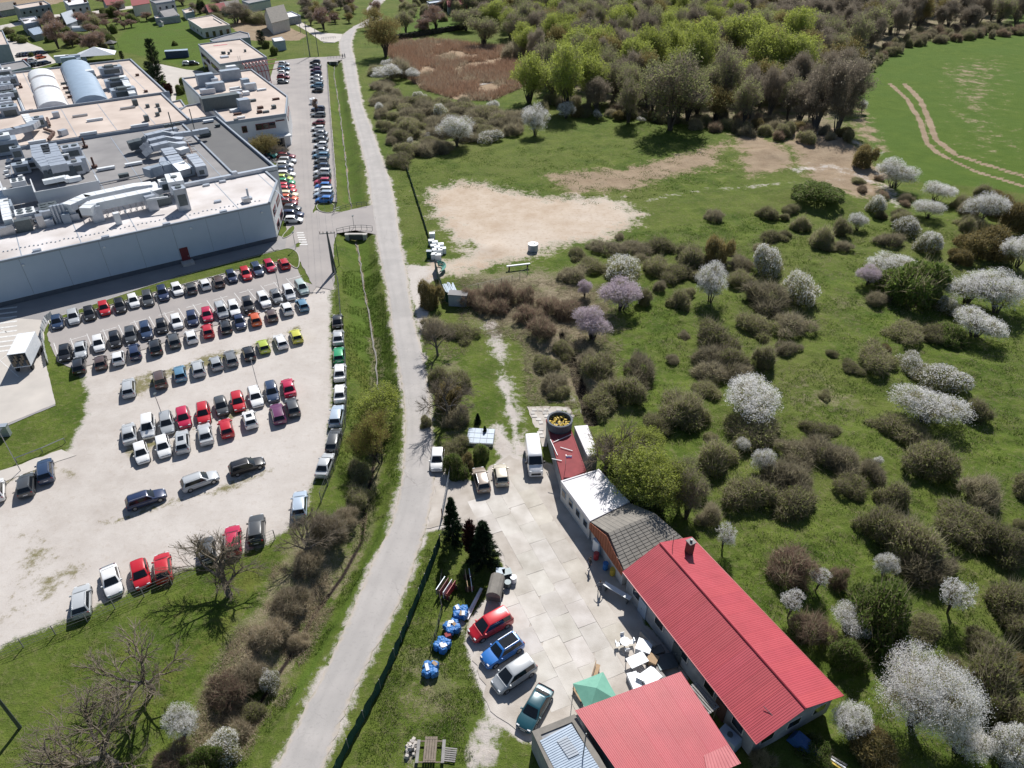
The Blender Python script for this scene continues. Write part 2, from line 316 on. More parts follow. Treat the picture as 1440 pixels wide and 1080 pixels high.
lay('dry', [(500,740),(470,745),(420,730),(380,800),(330,880),(280,960),(240,1085),(300,1085),(360,1000),(420,900),(480,820)], 7, .80)
lay('dry', [(1090,515),(1180,525),(1250,560),(1210,600),(1130,590),(1075,560)], 14, .60)
lay('dry', [(1150,410),(1230,415),(1240,440),(1160,440)], 10, .60)
lay('dry', [(545,135),(700,145),(760,165),(720,190),(620,225),(545,230),(530,180)], 14, .55)
lay('dry', [(555,870),(660,905),(670,985),(640,1060),(560,1020),(520,1010)], 10, .60)
lay('dry', [(700,30),(760,110),(880,165),(1000,178),(1196,200),(1196,80),(1430,30),(1300,-40),(640,-40)], 20, .85)
lay('tan', Z['clearing'], 20, 1.)
lay('earth', [(760,262),(900,280),(930,300),(880,330),(800,320),(700,300)], 24, .56)
lay('dry', [(1300,780),(1440,840),(1440,1000),(1330,980)], 18, .56)
lay('earth', [(1290,90),(1440,60),(1440,260),(1330,210)], 30, .47)
lay('moss', [(0,920),(100,880),(240,820),(380,765),(330,860),(200,980),(90,1085),(0,1085)], 18, .56)
lay('moss', [(340,770),(420,760),(330,900),(230,1000),(120,1085),(60,1085),(180,960),(290,860)], 14, .80)
lay('moss', [(460,480),(545,490),(560,560),(540,600),(480,570)], 9, .60)
lay('lush', [(520,730),(560,700),(566,640),(546,560),(556,740),(505,850),(430,980),(350,1085),(330,1085),(420,930),(490,800)], 3, .62)
lay('lush', [(462,88),(488,92),(518,262),(525,290),(475,280)], 4, .55)
lay('lush', [(475,330),(525,330),(556,500),(560,560),(520,540),(480,480)], 4, .56)
lay('lush', [(1330,-20),(1460,-20),(1440,30),(1380,25)], 6, .7)
lay('lush', [(560,20),(650,15),(650,45),(560,55)], 4, .65)
lay('lush', [(185,28),(262,25),(300,58),(350,75),(262,95),(150,70)], 4, .60)
for c in ([(158,537),(230,515),(310,492),(350,480),(425,452),(432,462),(350,498),(250,530),(190,562),(165,560)], [(90,508),(200,470),(330,428),(445,406),(440,416),(330,440),(200,488),(108,518)],
          [(165,628),(250,600),(330,575),(400,548),(425,545),(400,562),(300,600),(180,648)], [(135,735),(230,700),(330,672),(400,650),(340,690),(230,720),(150,745)], [(420,690),(452,655),(460,640),(446,690)],
          [(0,665),(60,648),(104,655),(110,672),(60,662),(0,690)]): lay('weed', c, 3.0, .60)
lay('weed', [(0,740),(60,740),(130,790),(100,860),(30,880),(0,880)], 9, .52)
lay('earth', [(420,690),(340,735),(200,790),(150,760),(330,690),(455,650)], 18, .40)
g = np.clip(.5 + (-.2 + 2.0 - ddist) / 2.0, 0, 1) * .55; A['dry'] = np.maximum(A['dry'], g * (gy < bridge_y[0] - 40)); 
A['moss'] = np.maximum(A['moss'], np.clip(.5 + (1.2 - ddist) / 3.0, 0, 1) * .52)
A['earth'] = np.maximum(A['earth'], np.clip(.5 + (.30 - ddist) / .7, 0, 1) * .78); A['dark_bed'] = np.clip(.5 + (.22 - ddist) / .5, 0, 1) * np.clip((95 - gy) / 10, 0, 1)
A['dark_bed'] = np.maximum(A['dark_bed'], np.clip((cw + .25 - cd) / .4, 0, 1))  # near-black colour along the lower ditch bed and the channel floor
NR = len(ys)
quads = (np.arange(NR - 1)[:, None] * NC + np.arange(NC - 1)[None, :]).ravel()
Fq = np.stack([quads, quads + 1, quads + NC + 1, quads + NC], 1)
fcx = gx[Fq].mean(1); fcy = gy[Fq].mean(1)
zone = np.zeros(len(Fq), int); names = ['meadow']
order = ['ploughed_field', 'ploughed_strip', 'marsh', 'crop_field', 'clearing', 'gravel_lot']
for i, k in enumerate(order): zone[SD[k][Fq].mean(1) > 0] = i + 1
zone[(ddist[Fq].mean(1) < 4.2) & (zone == 0)] = len(order) + 1
# terrain material ---------------------------------------------------
def terrain_mat():
    m = bpy.data.materials.new('terrain'); m.use_nodes = True; N, L = _nodes(m); b = N['Principled BSDF']; b.inputs['Roughness'].default_value = .95; b.inputs['Specular IOR Level'].default_value = .1
    ge = N.new('ShaderNodeNewGeometry')
    def noise(s, d=6, r=.6):
        n = N.new('ShaderNodeTexNoise'); n.inputs['Scale'].default_value = s; n.inputs['Detail'].default_value = d; n.inputs['Roughness'].default_value = r; L.new(ge.outputs['Position'], n.inputs['Vector']); return n.outputs[0]
    def mr(src, a, b_, c=0., d=1.):
        n = N.new('ShaderNodeMapRange'); L.new(src, n.inputs[0]); n.inputs[1].default_value = a; n.inputs[2].default_value = b_; n.inputs[3].default_value = c; n.inputs[4].default_value = d; return n.outputs[0]
    def mix(f, a, b_):
        n = N.new('ShaderNodeMix'); n.data_type = 'RGBA'; L.new(f, n.inputs[0])
        for s, i in ((a, 6), (b_, 7)):
            if isinstance(s, tuple): n.inputs[i].default_value = (*s, 1)
            else: L.new(s, n.inputs[i])
        return n.outputs[2]
    def madd(a, b_, k):
        n = N.new('ShaderNodeMath'); n.operation = 'MULTIPLY_ADD'; L.new(b_, n.inputs[0]); n.inputs[1].default_value = k; L.new(a, n.inputs[2]); return n.outputs[0]
    big, mid, sm, fine = noise(.035, 4), noise(.22, 8, .65), noise(1.3, 8, .7), noise(7, 6, .7)
    grass = mix(mr(mid, .35, .65), (.054, .092, .013), (.122, .162, .029)); grass = mix(mr(big, .42, .62, 0, .7), grass, (.128, .148, .038))
    grass = mix(mr(sm, .50, .70, 0, .7), grass, (.185, .168, .085)); grass = mix(mr(fine, .48, .75, 0, .8), grass, (.026, .045, .009))
    lush = mix(mr(mid, .3, .7), (.060, .108, .014), (.102, .152, .024)); lush = mix(mr(big, .42, .6, 0, .6), lush, (.075, .130, .022)); lush = mix(mr(sm, .5, .75, 0, .45), lush, (.11, .125, .035)); lush = mix(mr(fine, .45, .75, 0, .45), lush, (.032, .070, .010))
    dry = mix(mr(sm, .3, .7), (.28, .225, .165), (.12, .115, .050)); dry = mix(mr(fine, .45, .7), dry, (.36, .30, .23)); dry = mix(mr(mid, .48, .62, 0, .8), dry, (.10, .125, .035))
    earth = mix(mr(mid, .3, .7), (.25, .185, .125), (.36, .285, .20)); earth = mix(mr(fine, .4, .8, 0, .5), earth, (.15, .10, .07))
    grav = mix(mr(mid, .35, .65), (.50, .465, .435), (.40, .36, .33)); grav = mix(mr(big, .4, .65, 0, .6), grav, (.545, .51, .485)); grav = mix(mr(sm, .54, .74, 0, .6), grav, (.36, .305, .255)); grav = mix(mr(fine, .5, .8, 0, .45), grav, (.33, .29, .26))
    tanc = mix(mr(mid, .35, .65), (.52, .44, .36), (.42, .33, .25)); tanc = mix(mr(big, .45, .6, 0, .6), tanc, (.54, .48, .42)); tanc = mix(mr(sm, .52, .72, 0, .7), tanc, (.33, .23, .16)); tanc = mix(mr(fine, .5, .8, 0, .4), tanc, (.30, .25, .20))
    moss = mix(mr(sm, .3, .7), (.135, .155, .030), (.085, .10, .022)); moss = mix(mr(fine, .5, .8, 0, .6), moss, (.17, .13, .065))
    reed = mix(mr(mid, .3, .7), (.38, .29, .20), (.28, .195, .13))
    weed = mix(mr(fine, .35, .65), (.11, .13, .035), (.25, .20, .14))
    edge = madd(madd(mid, sm, .6), fine, .35)          # about .5 * 1.95
    c = grass
    for nm, colr, amp in (('moss', moss, 1.0), ('lush', lush, .8), ('dry', dry, 1.1), ('earth', earth, 1.1), ('gravel', grav, 1.05), ('tan', tanc, .8), ('weed', weed, 1.2), ('reedy', reed, .5)):
        at = N.new('ShaderNodeAttribute'); at.attribute_name = nm
        s = madd(at.outputs['Fac'], edge, amp); hlf = .975 * amp; c = mix(mr(s, .5 + hlf - .07, .5 + hlf + .12), c, colr)
    at = N.new('ShaderNodeAttribute'); at.attribute_name = 'dark_bed'; c = mix(mr(at.outputs['Fac'], .3, .7), c, (.028, .022, .020))
    L.new(c, b.inputs['Base Color'])
    hsum = madd(madd(mid, sm, .7), fine, .25); bp = N.new('ShaderNodeBump'); bp.inputs['Distance'].default_value = .42; bp.inputs['Strength'].default_value = .75
    L.new(hsum, bp.inputs['Height'])
    ag = N.new('ShaderNodeAttribute'); ag.attribute_name = 'gravel'; L.new(mr(ag.outputs['Fac'], .3, .8, .8, .12), bp.inputs['Strength']); L.new(bp.outputs[0], b.inputs['Normal'])
    return m
M['terrain'] = terrain_mat()
allV = np.stack([gx, gy, hz], 1)
def zone_obj(name, sel):
    fs = Fq[sel]; used, inv = np.unique(fs, return_inverse=True)
    me = np_mesh(name, allV[used], inv.reshape(-1, 4), M['terrain'], smooth=True)
    for k, a in A.items():
        at = me.attributes.new(k, 'FLOAT', 'POINT'); at.data.foreach_set('value', a[used].astype(np.float32))
    return tag(ob(name, me), kind='structure')
zone_obj('ground', zone == 0)
for i, k in enumerate(['ploughed_field', 'vegetable_field', 'marsh_bed', 'crop_field', 'gravel_clearing', 'gravel_lot', 'ditch']): zone_obj(k, zone == i + 1)
# the land beyond and beside
x0n, y0n = -(ys[0] * .7 + 42), ys[0]; x1n, y1n = -(ys[-1] * .7 + 42), ys[-1]; B = 5000
far = MB(); gz = -.08
far.quad((-B, -B, gz), (B, -B, gz), (-x0n, y0n, gz), (x0n, y0n, gz)).quad((B, -B, gz), (B, B, gz), (-x1n, y1n, gz), (-x0n, y0n, gz)).quad((B, B, gz), (-B, B, gz), (x1n, y1n, gz), (-x1n, y1n, gz)).quad((-B, B, gz), (-B, -B, gz), (x0n, y0n, gz), (x1n, y1n, gz))
tag(far.build('far_ground', M['terrain']), kind='structure')
# ------------------------------------------------------------------ paved sheets
def ragged(poly, amp, step=.8, seed=1):
    out = []; n = len(poly); rr = random.Random(seed)
    for i in range(n):
        a, b = poly[i], poly[(i + 1) % n]; d = math.dist(a, b); k = max(1, min(60, int(d / step)))
        for j in range(k):
            t = j / k; x = a[0] + (b[0] - a[0]) * t; y = a[1] + (b[1] - a[1]) * t; q = amp * (.3 if j == 0 else 1)
            out.append((x + rr.uniform(-q, q), y + rr.uniform(-q, q)))
    return out
def smooth_poly(poly, it=2):
    for _ in range(it):
        o = []
        for a, b in zip(poly, poly[1:] + poly[:1]): o += [(a[0] * .75 + b[0] * .25, a[1] * .75 + b[1] * .25), (a[0] * .25 + b[0] * .75, a[1] * .25 + b[1] * .75)]
        poly = o
    return poly
def sheet(name, poly, z, m, amp=.1, kind='structure', parent=None, seed=1, thick=.0):
    p = ragged(poly, amp, seed=seed) if amp else poly
    tris = tessellate_polygon([[Vector((x, y, 0)) for x, y in p]])
    V = [(x, y, z) for x, y in p]; F = [tuple(t) for t in tris]; n = len(p)
    F = [f if (V[f[1]][0] - V[f[0]][0]) * (V[f[2]][1] - V[f[0]][1]) - (V[f[1]][1] - V[f[0]][1]) * (V[f[2]][0] - V[f[0]][0]) > 0 else f[::-1] for f in F]
    if thick:
        V += [(x, y, z - thick) for x, y in p]; F += [(i, (i + 1) % n, n + (i + 1) % n, n + i) for i in range(n)]
    o = ob(name, mesh_from(name, V, F, m), parent)
    if kind: tag(o, kind=kind)
    return o
def ribbon(name, Lp, Rp, z, m, amp=.12):
    rr = random.Random(4); V = []; F = []
    def dens(P):
        out = []
        for i in range(len(P) - 1):
            p0 = P[max(i - 1, 0)]; p1 = P[i]; p2 = P[i + 1]; p3 = P[min(i + 2, len(P) - 1)]
            for j in range(10):
                t = j / 10; out.append(tuple(.5 * (2 * p1[k] + (p2[k] - p0[k]) * t + (2 * p0[k] - 5 * p1[k] + 4 * p2[k] - p3[k]) * t * t + (-p0[k] + 3 * p1[k] - 3 * p2[k] + p3[k]) * t ** 3) for k in (0, 1)))
        return out + [P[-1]]
    a, b = dens(Lp), dens(Rp); AC = []
    for i, (p, q) in enumerate(zip(a, b)):
        AC.extend((0., .12, .88, 1.)); V += [(p[0] + rr.uniform(-amp, amp), p[1], z - .06), (p[0] + (q[0] - p[0]) * .12, p[1] + (q[1] - p[1]) * .12, z), (q[0] + (p[0] - q[0]) * .12, q[1] + (p[1] - q[1]) * .12, z), (q[0] + rr.uniform(-amp, amp), q[1], z - .06)]
        if i:
            c = 4 * i
            for k in range(3): F.append((c - 4 + k, c - 3 + k, c + 1 + k, c + k)[::-1])
    me = mesh_from(name, V, F, m); at = me.attributes.new('across', 'FLOAT', 'POINT'); at.data.foreach_set('value', np.array(AC, np.float32)); return tag(ob(name, me), kind='structure')
def road_mat():
    "old bleached asphalt: pale wheel tracks, darker patches, cracks"
    m = mat('road_asphalt', (.42,.395,.38), (.345,.325,.315), .35, .93, bump=.012, bscale=14, detail=9)
    N, L = _nodes(m); b = N['Principled BSDF']; src = b.inputs['Base Color'].links[0].from_socket
    ge = N.new('ShaderNodeNewGeometry'); vo = N.new('ShaderNodeTexVoronoi'); vo.feature = 'DISTANCE_TO_EDGE'; vo.inputs['Scale'].default_value = .35
    no = N.new('ShaderNodeTexNoise'); no.inputs['Scale'].default_value = .8; no.inputs['Detail'].default_value = 5; L.new(ge.outputs['Position'], no.inputs['Vector'])
    va = N.new('ShaderNodeVectorMath'); va.operation = 'ADD'; L.new(ge.outputs['Position'], va.inputs[0]); L.new(no.outputs[1], va.inputs[1]); L.new(va.outputs[0], vo.inputs['Vector'])
    r1 = N.new('ShaderNodeMapRange'); L.new(vo.outputs[0], r1.inputs[0]); r1.inputs[1].default_value = 0; r1.inputs[2].default_value = .012; r1.inputs[3].default_value = .5; r1.inputs[4].default_value = 0
    r2 = N.new('ShaderNodeTexNoise'); r2.inputs['Scale'].default_value = .12; L.new(ge.outputs['Position'], r2.inputs['Vector']); r3 = N.new('ShaderNodeMapRange'); L.new(r2.outputs[0], r3.inputs[0]); r3.inputs[1].default_value = .5; r3.inputs[2].default_value = .6
    mu = N.new('ShaderNodeMath'); mu.operation = 'MULTIPLY'; L.new(r1.outputs[0], mu.inputs[0]); L.new(r3.outputs[0], mu.inputs[1])
    mx = N.new('ShaderNodeMix'); mx.data_type = 'RGBA'; L.new(mu.outputs[0], mx.inputs[0]); L.new(src, mx.inputs[6]); mx.inputs[7].default_value = (.07, .065, .06, 1); out = mx.outputs[2]
    def nz(s, d=6):
        n = N.new('ShaderNodeTexNoise'); n.inputs['Scale'].default_value = s; n.inputs['Detail'].default_value = d; L.new(ge.outputs['Position'], n.inputs['Vector']); return n.outputs[0]
    def mrr(src, a, b_, c, d):
        n = N.new('ShaderNodeMapRange'); L.new(src, n.inputs[0]); n.inputs[1].default_value = a; n.inputs[2].default_value = b_; n.inputs[3].default_value = c; n.inputs[4].default_value = d; return n.outputs[0]
    def mth(op, a, b_):
        n = N.new('ShaderNodeMath'); n.operation = op
        for i, s in enumerate((a, b_)):
            if isinstance(s, float): n.inputs[i].default_value = s
            else: L.new(s, n.inputs[i])
        return n.outputs[0]
    def over(f, base, c_):
        n = N.new('ShaderNodeMix'); n.data_type = 'RGBA'; L.new(f, n.inputs[0]); L.new(base, n.inputs[6]); n.inputs[7].default_value = (*c_, 1); return n.outputs[2]
    ac = N.new('ShaderNodeAttribute'); ac.attribute_name = 'across'; d_ = mth('ABSOLUTE', mth('SUBTRACT', ac.outputs['Fac'], .5), 0.)      # 0 on the crown of the road, .5 at its edge
    tr = mrr(mth('ABSOLUTE', mth('SUBTRACT', d_, .22), 0.), 0, .12, .5, 0); out = over(mth('MULTIPLY', tr, mrr(nz(.3), .35, .6, .3, .8)), out, (.30, .285, .275))   # worn wheel tracks
    out = over(mrr(nz(.09, 3), .54, .58, 0, .35), out, (.30, .288, .28)); out = over(mrr(nz(3.5, 8), .56, .72, 0, .35), out, (.24, .23, .22))     # mended patches, loose grit
    eg = mth('ADD', d_, mth('MULTIPLY', mth('SUBTRACT', nz(1.6, 8), .5), .22)); out = over(mrr(eg, .40, .50, 0, .9), out, (.43, .375, .32)); out = over(mth('MULTIPLY', mrr(eg, .46, .56, 0, 1), mrr(nz(.8, 5), .45, .6, 0, 1)), out, (.12, .13, .05))
    L.new(out, b.inputs['Base Color'])
    return m
M['road'] = road_mat()
ribbon('main_road', PX(ROAD_L), PX(ROAD_R), .05, M['road'])
sheet('access_road', side_road, .026, M['lot'], .08)
sheet('upper_parking_road', upper_lot, .018, M['lot'], .08)
sheet('marked_parking_lot', low_lot, .022, M['lot'], .12)
sheet('service_road', service, .012, M['dark_asphalt'], .05)
tp = PX([(-60,462),(0,446),(58,450),(62,470),(62,500),(76,560),(78,568),(0,600),(-60,620)]); sheet('loading_yard', tp, .030, M['pale_concrete'], .05)
sheet('yard_ground', yard, .0, M['yardbase'], .3)
sheet('office_drive', PX([(225,90),(262,98),(285,100),(300,118),(310,124),(240,128),(228,104),(222,118),(212,112),(215,90)]), .02, M['pale_concrete'], .05)
sheet('garden_path', PX([(230,108),(262,104),(262,112),(250,116),(246,150),(240,150),(242,116),(230,113)]), .025, M['pale_concrete'], .03)
sheet('village_road', PX([(478,57),(470,60),(452,58),(432,44),(418,36),(406,28),(400,24),(396,18),(410,22),(425,32),(452,46),(482,48)]), .03, M['pale_concrete'], .1)
sheet('village_lane', PX([(0,36),(30,30),(60,22),(130,16),(200,6),(200,10),(130,20),(62,26),(30,35),(0,42)]), .03, M['pale_concrete'], .1)
sheet('reed_path', PX([(655,123),(700,112),(735,102),(735,104),(700,115),(655,125)]), .05, M['yardbase'], .2)
sheet('concrete_track', PX([(-40,672),(0,662),(60,642),(86,632),(108,640),(60,656),(0,680),(-40,692)]), .02, M['pale_concrete'], .15)
def islands(name, px, z, seed):      # kerbed grass islands
    p = smooth_poly(PX(px), 2); c = sheet(name, p, z, M['terrain'], .0, thick=.15)
    mb = MB(); n = len(p)
    for i in range(n):
        a, b = p[i], p[(i + 1) % n]; mb.tube((*a, z), (*b, z), .08, n=4)
    mb.build('kerb', M['curb'], c); return c
islands('grass_strip', [(68,452),(105,438),(250,389),(395,352),(408,349),(421,357),(421,377),(414,378),(400,364),(250,402),(120,440),(76,452)], .12, 1)
islands('grass_strip', [(445,286),(471,286),(470,299),(458,300),(446,296)], .12, 2)
islands('grass_strip', [(397,332),(412,316),(416,322),(408,332),(398,336)], .10, 4)
islands('grass_strip', [(352,212),(380,228),(398,232),(402,258),(392,262),(378,240),(346,222)], .10, 3)
lw = G(60,470); 
# white bay lines between the cars of the marked lot, dashes of the aisle, crosswalks
wp = MB(); rowdir = Vector((G(398,370)[0] - G(79,455)[0], G(398,370)[1] - G(79,455)[1], 0)).normalized(); rn = Vector((rowdir.y, -rowdir.x, 0))
p0 = Vector((*G(68,457), 0)); ang = math.atan2(rowdir.y, rowdir.x)
for i in range(18):
    q = p0 + rowdir * (2.42 * i + .2) + rn * .4; wp.box((q.x, q.y, .030), (.10, 4.6, .006), ang)
for i in range(9):
    q = Vector((*G(100,478), 0)) + rowdir * (i * 4.6 + 1); wp.box((q.x, q.y, .030), (2.6, .12, .006), ang)
for i in range(17):
    q = Vector((*G(88,490), 0)) + rowdir * (2.42 * i - .9) - rn * .4; wp.box((q.x, q.y, .030), (.10, 4.4, .006), ang)
tag(wp.build('parking_bay_marking', M['paint']), kind='structure')
cwk = MB(); d = Vector((*G(0,432), 0)); ex = Vector((G(27,425)[0] - G(-3,431)[0], G(27,425)[1] - G(-3,431)[1], 0)).normalized()
for i in range(10):
    a = G(-8, 436 + i * 6.6); b = G(24, 432 + i * 6.6); c = ((a[0] + b[0]) / 2, (a[1] + b[1]) / 2)
    cwk.box((c[0], c[1], .042), (math.dist(a, b), .48, .006), math.atan2(b[1] - a[1], b[0] - a[0]))
for a, b in (((0,507),(26,530)),((0,507),(12,498)),((0,545),(22,538)),((0,462),(10,468))):
    a = G(*a); b = G(*b); cwk.box(((a[0] + b[0]) / 2, (a[1] + b[1]) / 2, .042), (math.dist(a, b), .12, .006), math.atan2(b[1] - a[1], b[0] - a[0]))
tag(cwk.build('zebra_crossing', M['paint']), kind='structure')
cwk = MB()
for i in range(6):
    a = G(417 + i * .9, 328 + i * 3.3); b = G(427 + i * 1.2, 327 + i * 3.3); cwk.box(((a[0] + b[0]) / 2, (a[1] + b[1]) / 2, .04), (math.dist(a, b), .5, .006), 0.05)
tag(cwk.build('zebra_crossing', M['paint']), kind='structure')
# stream
sp = [(x, y) for x, y in ditch]; mb = MB(); rr = random.Random(8)
pts = []
for a, b in zip(sp[:-9], sp[1:-8]):
    k = max(2, int(math.dist(a, b) / 1.5))
    for j in range(k): pts.append((a[0] + (b[0] - a[0]) * j / k + rr.uniform(-.18, .18), a[1] + (b[1] - a[1]) * j / k))
V = []; F = []
for i, (x, y) in enumerate(pts):
    hh = rr.uniform(.03, .16); V += [(x - hh, y, -1.34), (x + hh, y, -1.34)]
    if i: F.append((2 * i - 2, 2 * i - 1, 2 * i + 1, 2 * i))
M['water'] = mat('stream_water', (.13,.12,.10), (.06,.055,.045), 2, .6, bump=.02, bscale=4, spec=.6)
tag(ob('stream_water', mesh_from('stream_water', V, F, M['water'])), kind='structure')
# yard slabs: one object each, lifted and tilted a little differently
sa = math.atan2(40.1 - 51.4, 8.6 - 3.8); ua = Vector((math.cos(sa), math.sin(sa))); ub = Vector((-ua.y, ua.x))
yard_o = bpy.data.objects['yard_ground']; yin = [(x, y) for x, y in yard]
meshes = []
for k in range(8):
    rr = random.Random(k); V = []; a, b = 1.490, 1.036
    c = [(-a, -b), (a, -b), (a, b), (-a, b)]; c = [(x + rr.uniform(-.03, .03), y + rr.uniform(-.03, .03)) for x, y in c]
    if k in (2, 5): c = [c[0], c[1], (c[2][0], c[2][1] - .35), (c[2][0] - .45, c[2][1]), c[3]]
    mb = MB().prism(c, -.15, .022); meshes.append(mb.mesh('slab', M['slab']))
slab_area = PX([(640,690),(672,690),(716,660),(760,672),(800,740),(840,800),(890,880),(905,930),(880,990),(810,1020),(790,1010),(720,925),(690,850),(706,815),(718,800),(706,765),(655,730)])
rr = random.Random(12); org = Vector(G(720,700)); ns = 0
for i in range(-6, 16):
    for j in range(-7, 8):
        p = org + ua * (i * 3.0 + (j % 2) * .9) + ub * (j * 2.09)
        if float(sdist(np.array([p.x]), np.array([p.y]), slab_area)[0]) < .7: continue
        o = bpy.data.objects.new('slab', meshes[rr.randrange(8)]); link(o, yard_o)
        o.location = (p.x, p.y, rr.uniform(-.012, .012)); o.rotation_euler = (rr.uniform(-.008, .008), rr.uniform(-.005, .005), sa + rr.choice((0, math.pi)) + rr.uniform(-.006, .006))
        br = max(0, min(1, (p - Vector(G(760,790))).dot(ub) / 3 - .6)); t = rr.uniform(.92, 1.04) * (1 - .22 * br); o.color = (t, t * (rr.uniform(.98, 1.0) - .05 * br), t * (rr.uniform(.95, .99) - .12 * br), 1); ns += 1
# ================================================================== CARS
def loft(rings, closed_caps=True):
    V = [p for r in rings for p in r]; n = len(rings[0]); F = []
    for i in range(len(rings) - 1):
        for j in range(n): F.append((i * n + j, i * n + (j + 1) % n, (i + 1) * n + (j + 1) % n, (i + 1) * n + j))
    if closed_caps: F.append(tuple(range(n - 1, -1, -1))); F.append(tuple((len(rings) - 1) * n + j for j in range(n)))
    return V, F
CARS = dict(   # length, width, height, profile of the lower body, cabin: rear base, rear roof, front roof, front base (fractions of length from the rear)
 hatchback=dict(L=4.05, W=1.74, H=1.47, cab=(.03, .12, .56, .74), hood=.80),
 estate=dict(L=4.60, W=1.79, H=1.48, cab=(.02, .10, .56, .72), hood=.80),
 saloon=dict(L=4.55, W=1.77, H=1.44, cab=(.13, .27, .57, .73), hood=.78),
 suv=dict(L=4.45, W=1.84, H=1.66, cab=(.03, .10, .56, .71), hood=.95),
 minivan=dict(L=4.40, W=1.80, H=1.70, cab=(.02, .07, .60, .80), hood=.86),
)
def car_meshes(kind):
    c = CARS[kind]; L, W, Hh = c['L'], c['W'], c['H']; w = W / 2; hood = c['hood']; belt = .62 * Hh if kind != 'suv' else 1.03; hood = min(hood, belt - .05)
    r0, r1, f1, f0 = [(q - .5) * L for q in c['cab']]
    st = [(-.5, .84, .50, .78, .30), (-.492, .92, .70, .90, .24), (-.47, .97, .86, belt - .10, .2), (-.43, 1, 1, belt - .01, .2), (-.2, 1, 1, belt, .2), (.05, 1, 1, belt - .01, .2), (c['cab'][3] - .5 + .02, .99, 1, belt - .03, .2),
          (.36, .96, 1, hood, .2), (.44, .90, 1, hood - .09, .2), (.48, .82, 1, hood - .2, .22), (.5, .70, 1, .50, .28)]
    if kind == 'saloon': st[3] = (-.43, .98, 1, belt - .04, .2)
    rings = []
    for x, k, _, zt, zb in st:
        ww = w * k; zm = min(.52, zt - .05)
        pr = [(0, zt + .0), (ww * .60, zt - .005), (ww * .90, zt - .035), (ww * .985, zt - .12 if zt > .7 else zt - .05), (ww, zm), (ww * .97, zb + .06), (ww * .86, zb)]
        full = [(x * L, y, z) for y, z in pr] + [(x * L, -y, z) for y, z in pr[:0:-1]]
        rings.append(full)
    V, F = loft(rings); nb = len(F)
    # cabin: three chamfered rings
    wb, wr = w * .94, w * .74
    def ring(xa, xb, hw, z, ch): return [(xa + ch, -hw, z), (xb - ch, -hw, z), (xb, -hw + ch, z), (xb, hw - ch, z), (xb - ch, hw, z), (xa + ch, hw, z), (xa, hw - ch, z), (xa, -hw + ch, z)]
    R0 = ring(r0, f0, wb, belt - .06, .10); R1 = ring(r1 - .03, f1 + .05, wr, Hh - .05, .09); R2 = ring(r1 + .12, f1 - .10, wr - .13, Hh, .10)
    V2, F2 = loft([R0, R1, R2]); b = len(V); V += V2; F += [tuple(b + i for i in f) for f in F2]
    body = mesh_from('body', V, F, M['carpaint'], smooth=True)
    bm = bmesh.new(); bm.from_mesh(body); bmesh.ops.recalc_face_normals(bm, faces=bm.faces); bm.to_mesh(body); bm.free(); body.set_sharp_from_angle(angle=R(38))
    def pane(name, quad, m=None, off=.012, shrink=(.08, .1)):
        q = [Vector(p) for p in quad]; n = (q[1] - q[0]).cross(q[3] - q[0]).normalized(); cc = sum(q, Vector()) / 4
        if n.dot(Vector((cc.x, cc.y, .0)) + Vector((0, 0, .3))) < 0: n = -n; q = [q[1], q[0], q[3], q[2]]
        def at(s, t): return (q[0] * (1 - s) + q[1] * s) * (1 - t) + (q[3] * (1 - s) + q[2] * s) * t
        a, b_ = shrink; vs_ = []; NS = 4
        for i in range(NS + 1):
            for t in (b_, 1 - b_):
                s = a + (1 - 2 * a) * i / NS; vs_.append(at(s, t) + n * (off + .03 * math.sin(math.pi * i / NS) * (1 if 'side' not in name else 0)))
        fs = [(2 * i, 2 * i + 2, 2 * i + 3, 2 * i + 1) for i in range(NS)]
        back = [v - n * .02 for v in vs_]; k = len(vs_); fs += [tuple(k + i for i in f[::-1]) for f in fs[:NS]]
        return mesh_from(name, vs_ + back, fs, m or M['carglass'], smooth=True)
    ws = pane('windscreen', [(R0[2][0], R0[2][1] + .02, R0[2][2] + .06), (R0[3][0], R0[3][1] - .02, R0[3][2] + .06), R1[3], R1[2]], shrink=(.02, .04))
    rw = pane('rear_window', [(R0[7][0], R0[7][1], R0[7][2] + .10), (R0[6][0], R0[6][1], R0[6][2] + .10), R1[6], R1[7]], shrink=(.03, .08))
    side = []
    for s in (0, 1):
        i, j = (0, 1) if s == 0 else (5, 4)
        side.append(pane('side_window', [(R0[i][0] + .06, R0[i][1], R0[i][2] + .08), (R0[j][0] - .12, R0[j][1], R0[j][2] + .08), R1[j], R1[i]], shrink=(.03, .10)))
    P = dict(body=body, windscreen=ws, rear_window=rw, side0=side[0], side1=side[1])
    mb = MB(); n = 14; rr_ = .33 if kind != 'suv' else .37
    ty = MB(); ty.tube((0, -.11, 0), (0, .11, 0), rr_, n=n); P['wheel'] = ty.mesh('wheel', M['tyre'], False)
    ri = MB(); ri.tube((0, -.118, 0), (0, .118, 0), rr_ * .62, n=10)
    P['rim'] = ri.mesh('rim', M['rim']); P['rr'] = rr_; P['wx'] = (-.5 * L + .185 * L, .5 * L - .19 * L); P['wy'] = w - .10
    hl = MB().box((L * .463, 0, hood - .20), (.16, .36, .12), 0, taper=.8); P['headlight'] = hl.mesh('headlight', M['lamp']); P['hy'] = w * .62; 
    P['taillight'] = MB().box((-L * .487, 0, belt - .15), (.10, .22, .20), 0, taper=.8).mesh('taillight', M['tail']); P['ty'] = w * .76
    P['mirror'] = MB().box((f0 - .28, 0, belt + .02), (.16, .20, .14), 0, taper=.75).mesh('mirror', M['carpaint']); P['my'] = w + .05
    P['number_plate'] = MB().box((-L * .5 - .005, 0, .62), (.02, .50, .11)).mesh('number_plate', M['plate'])
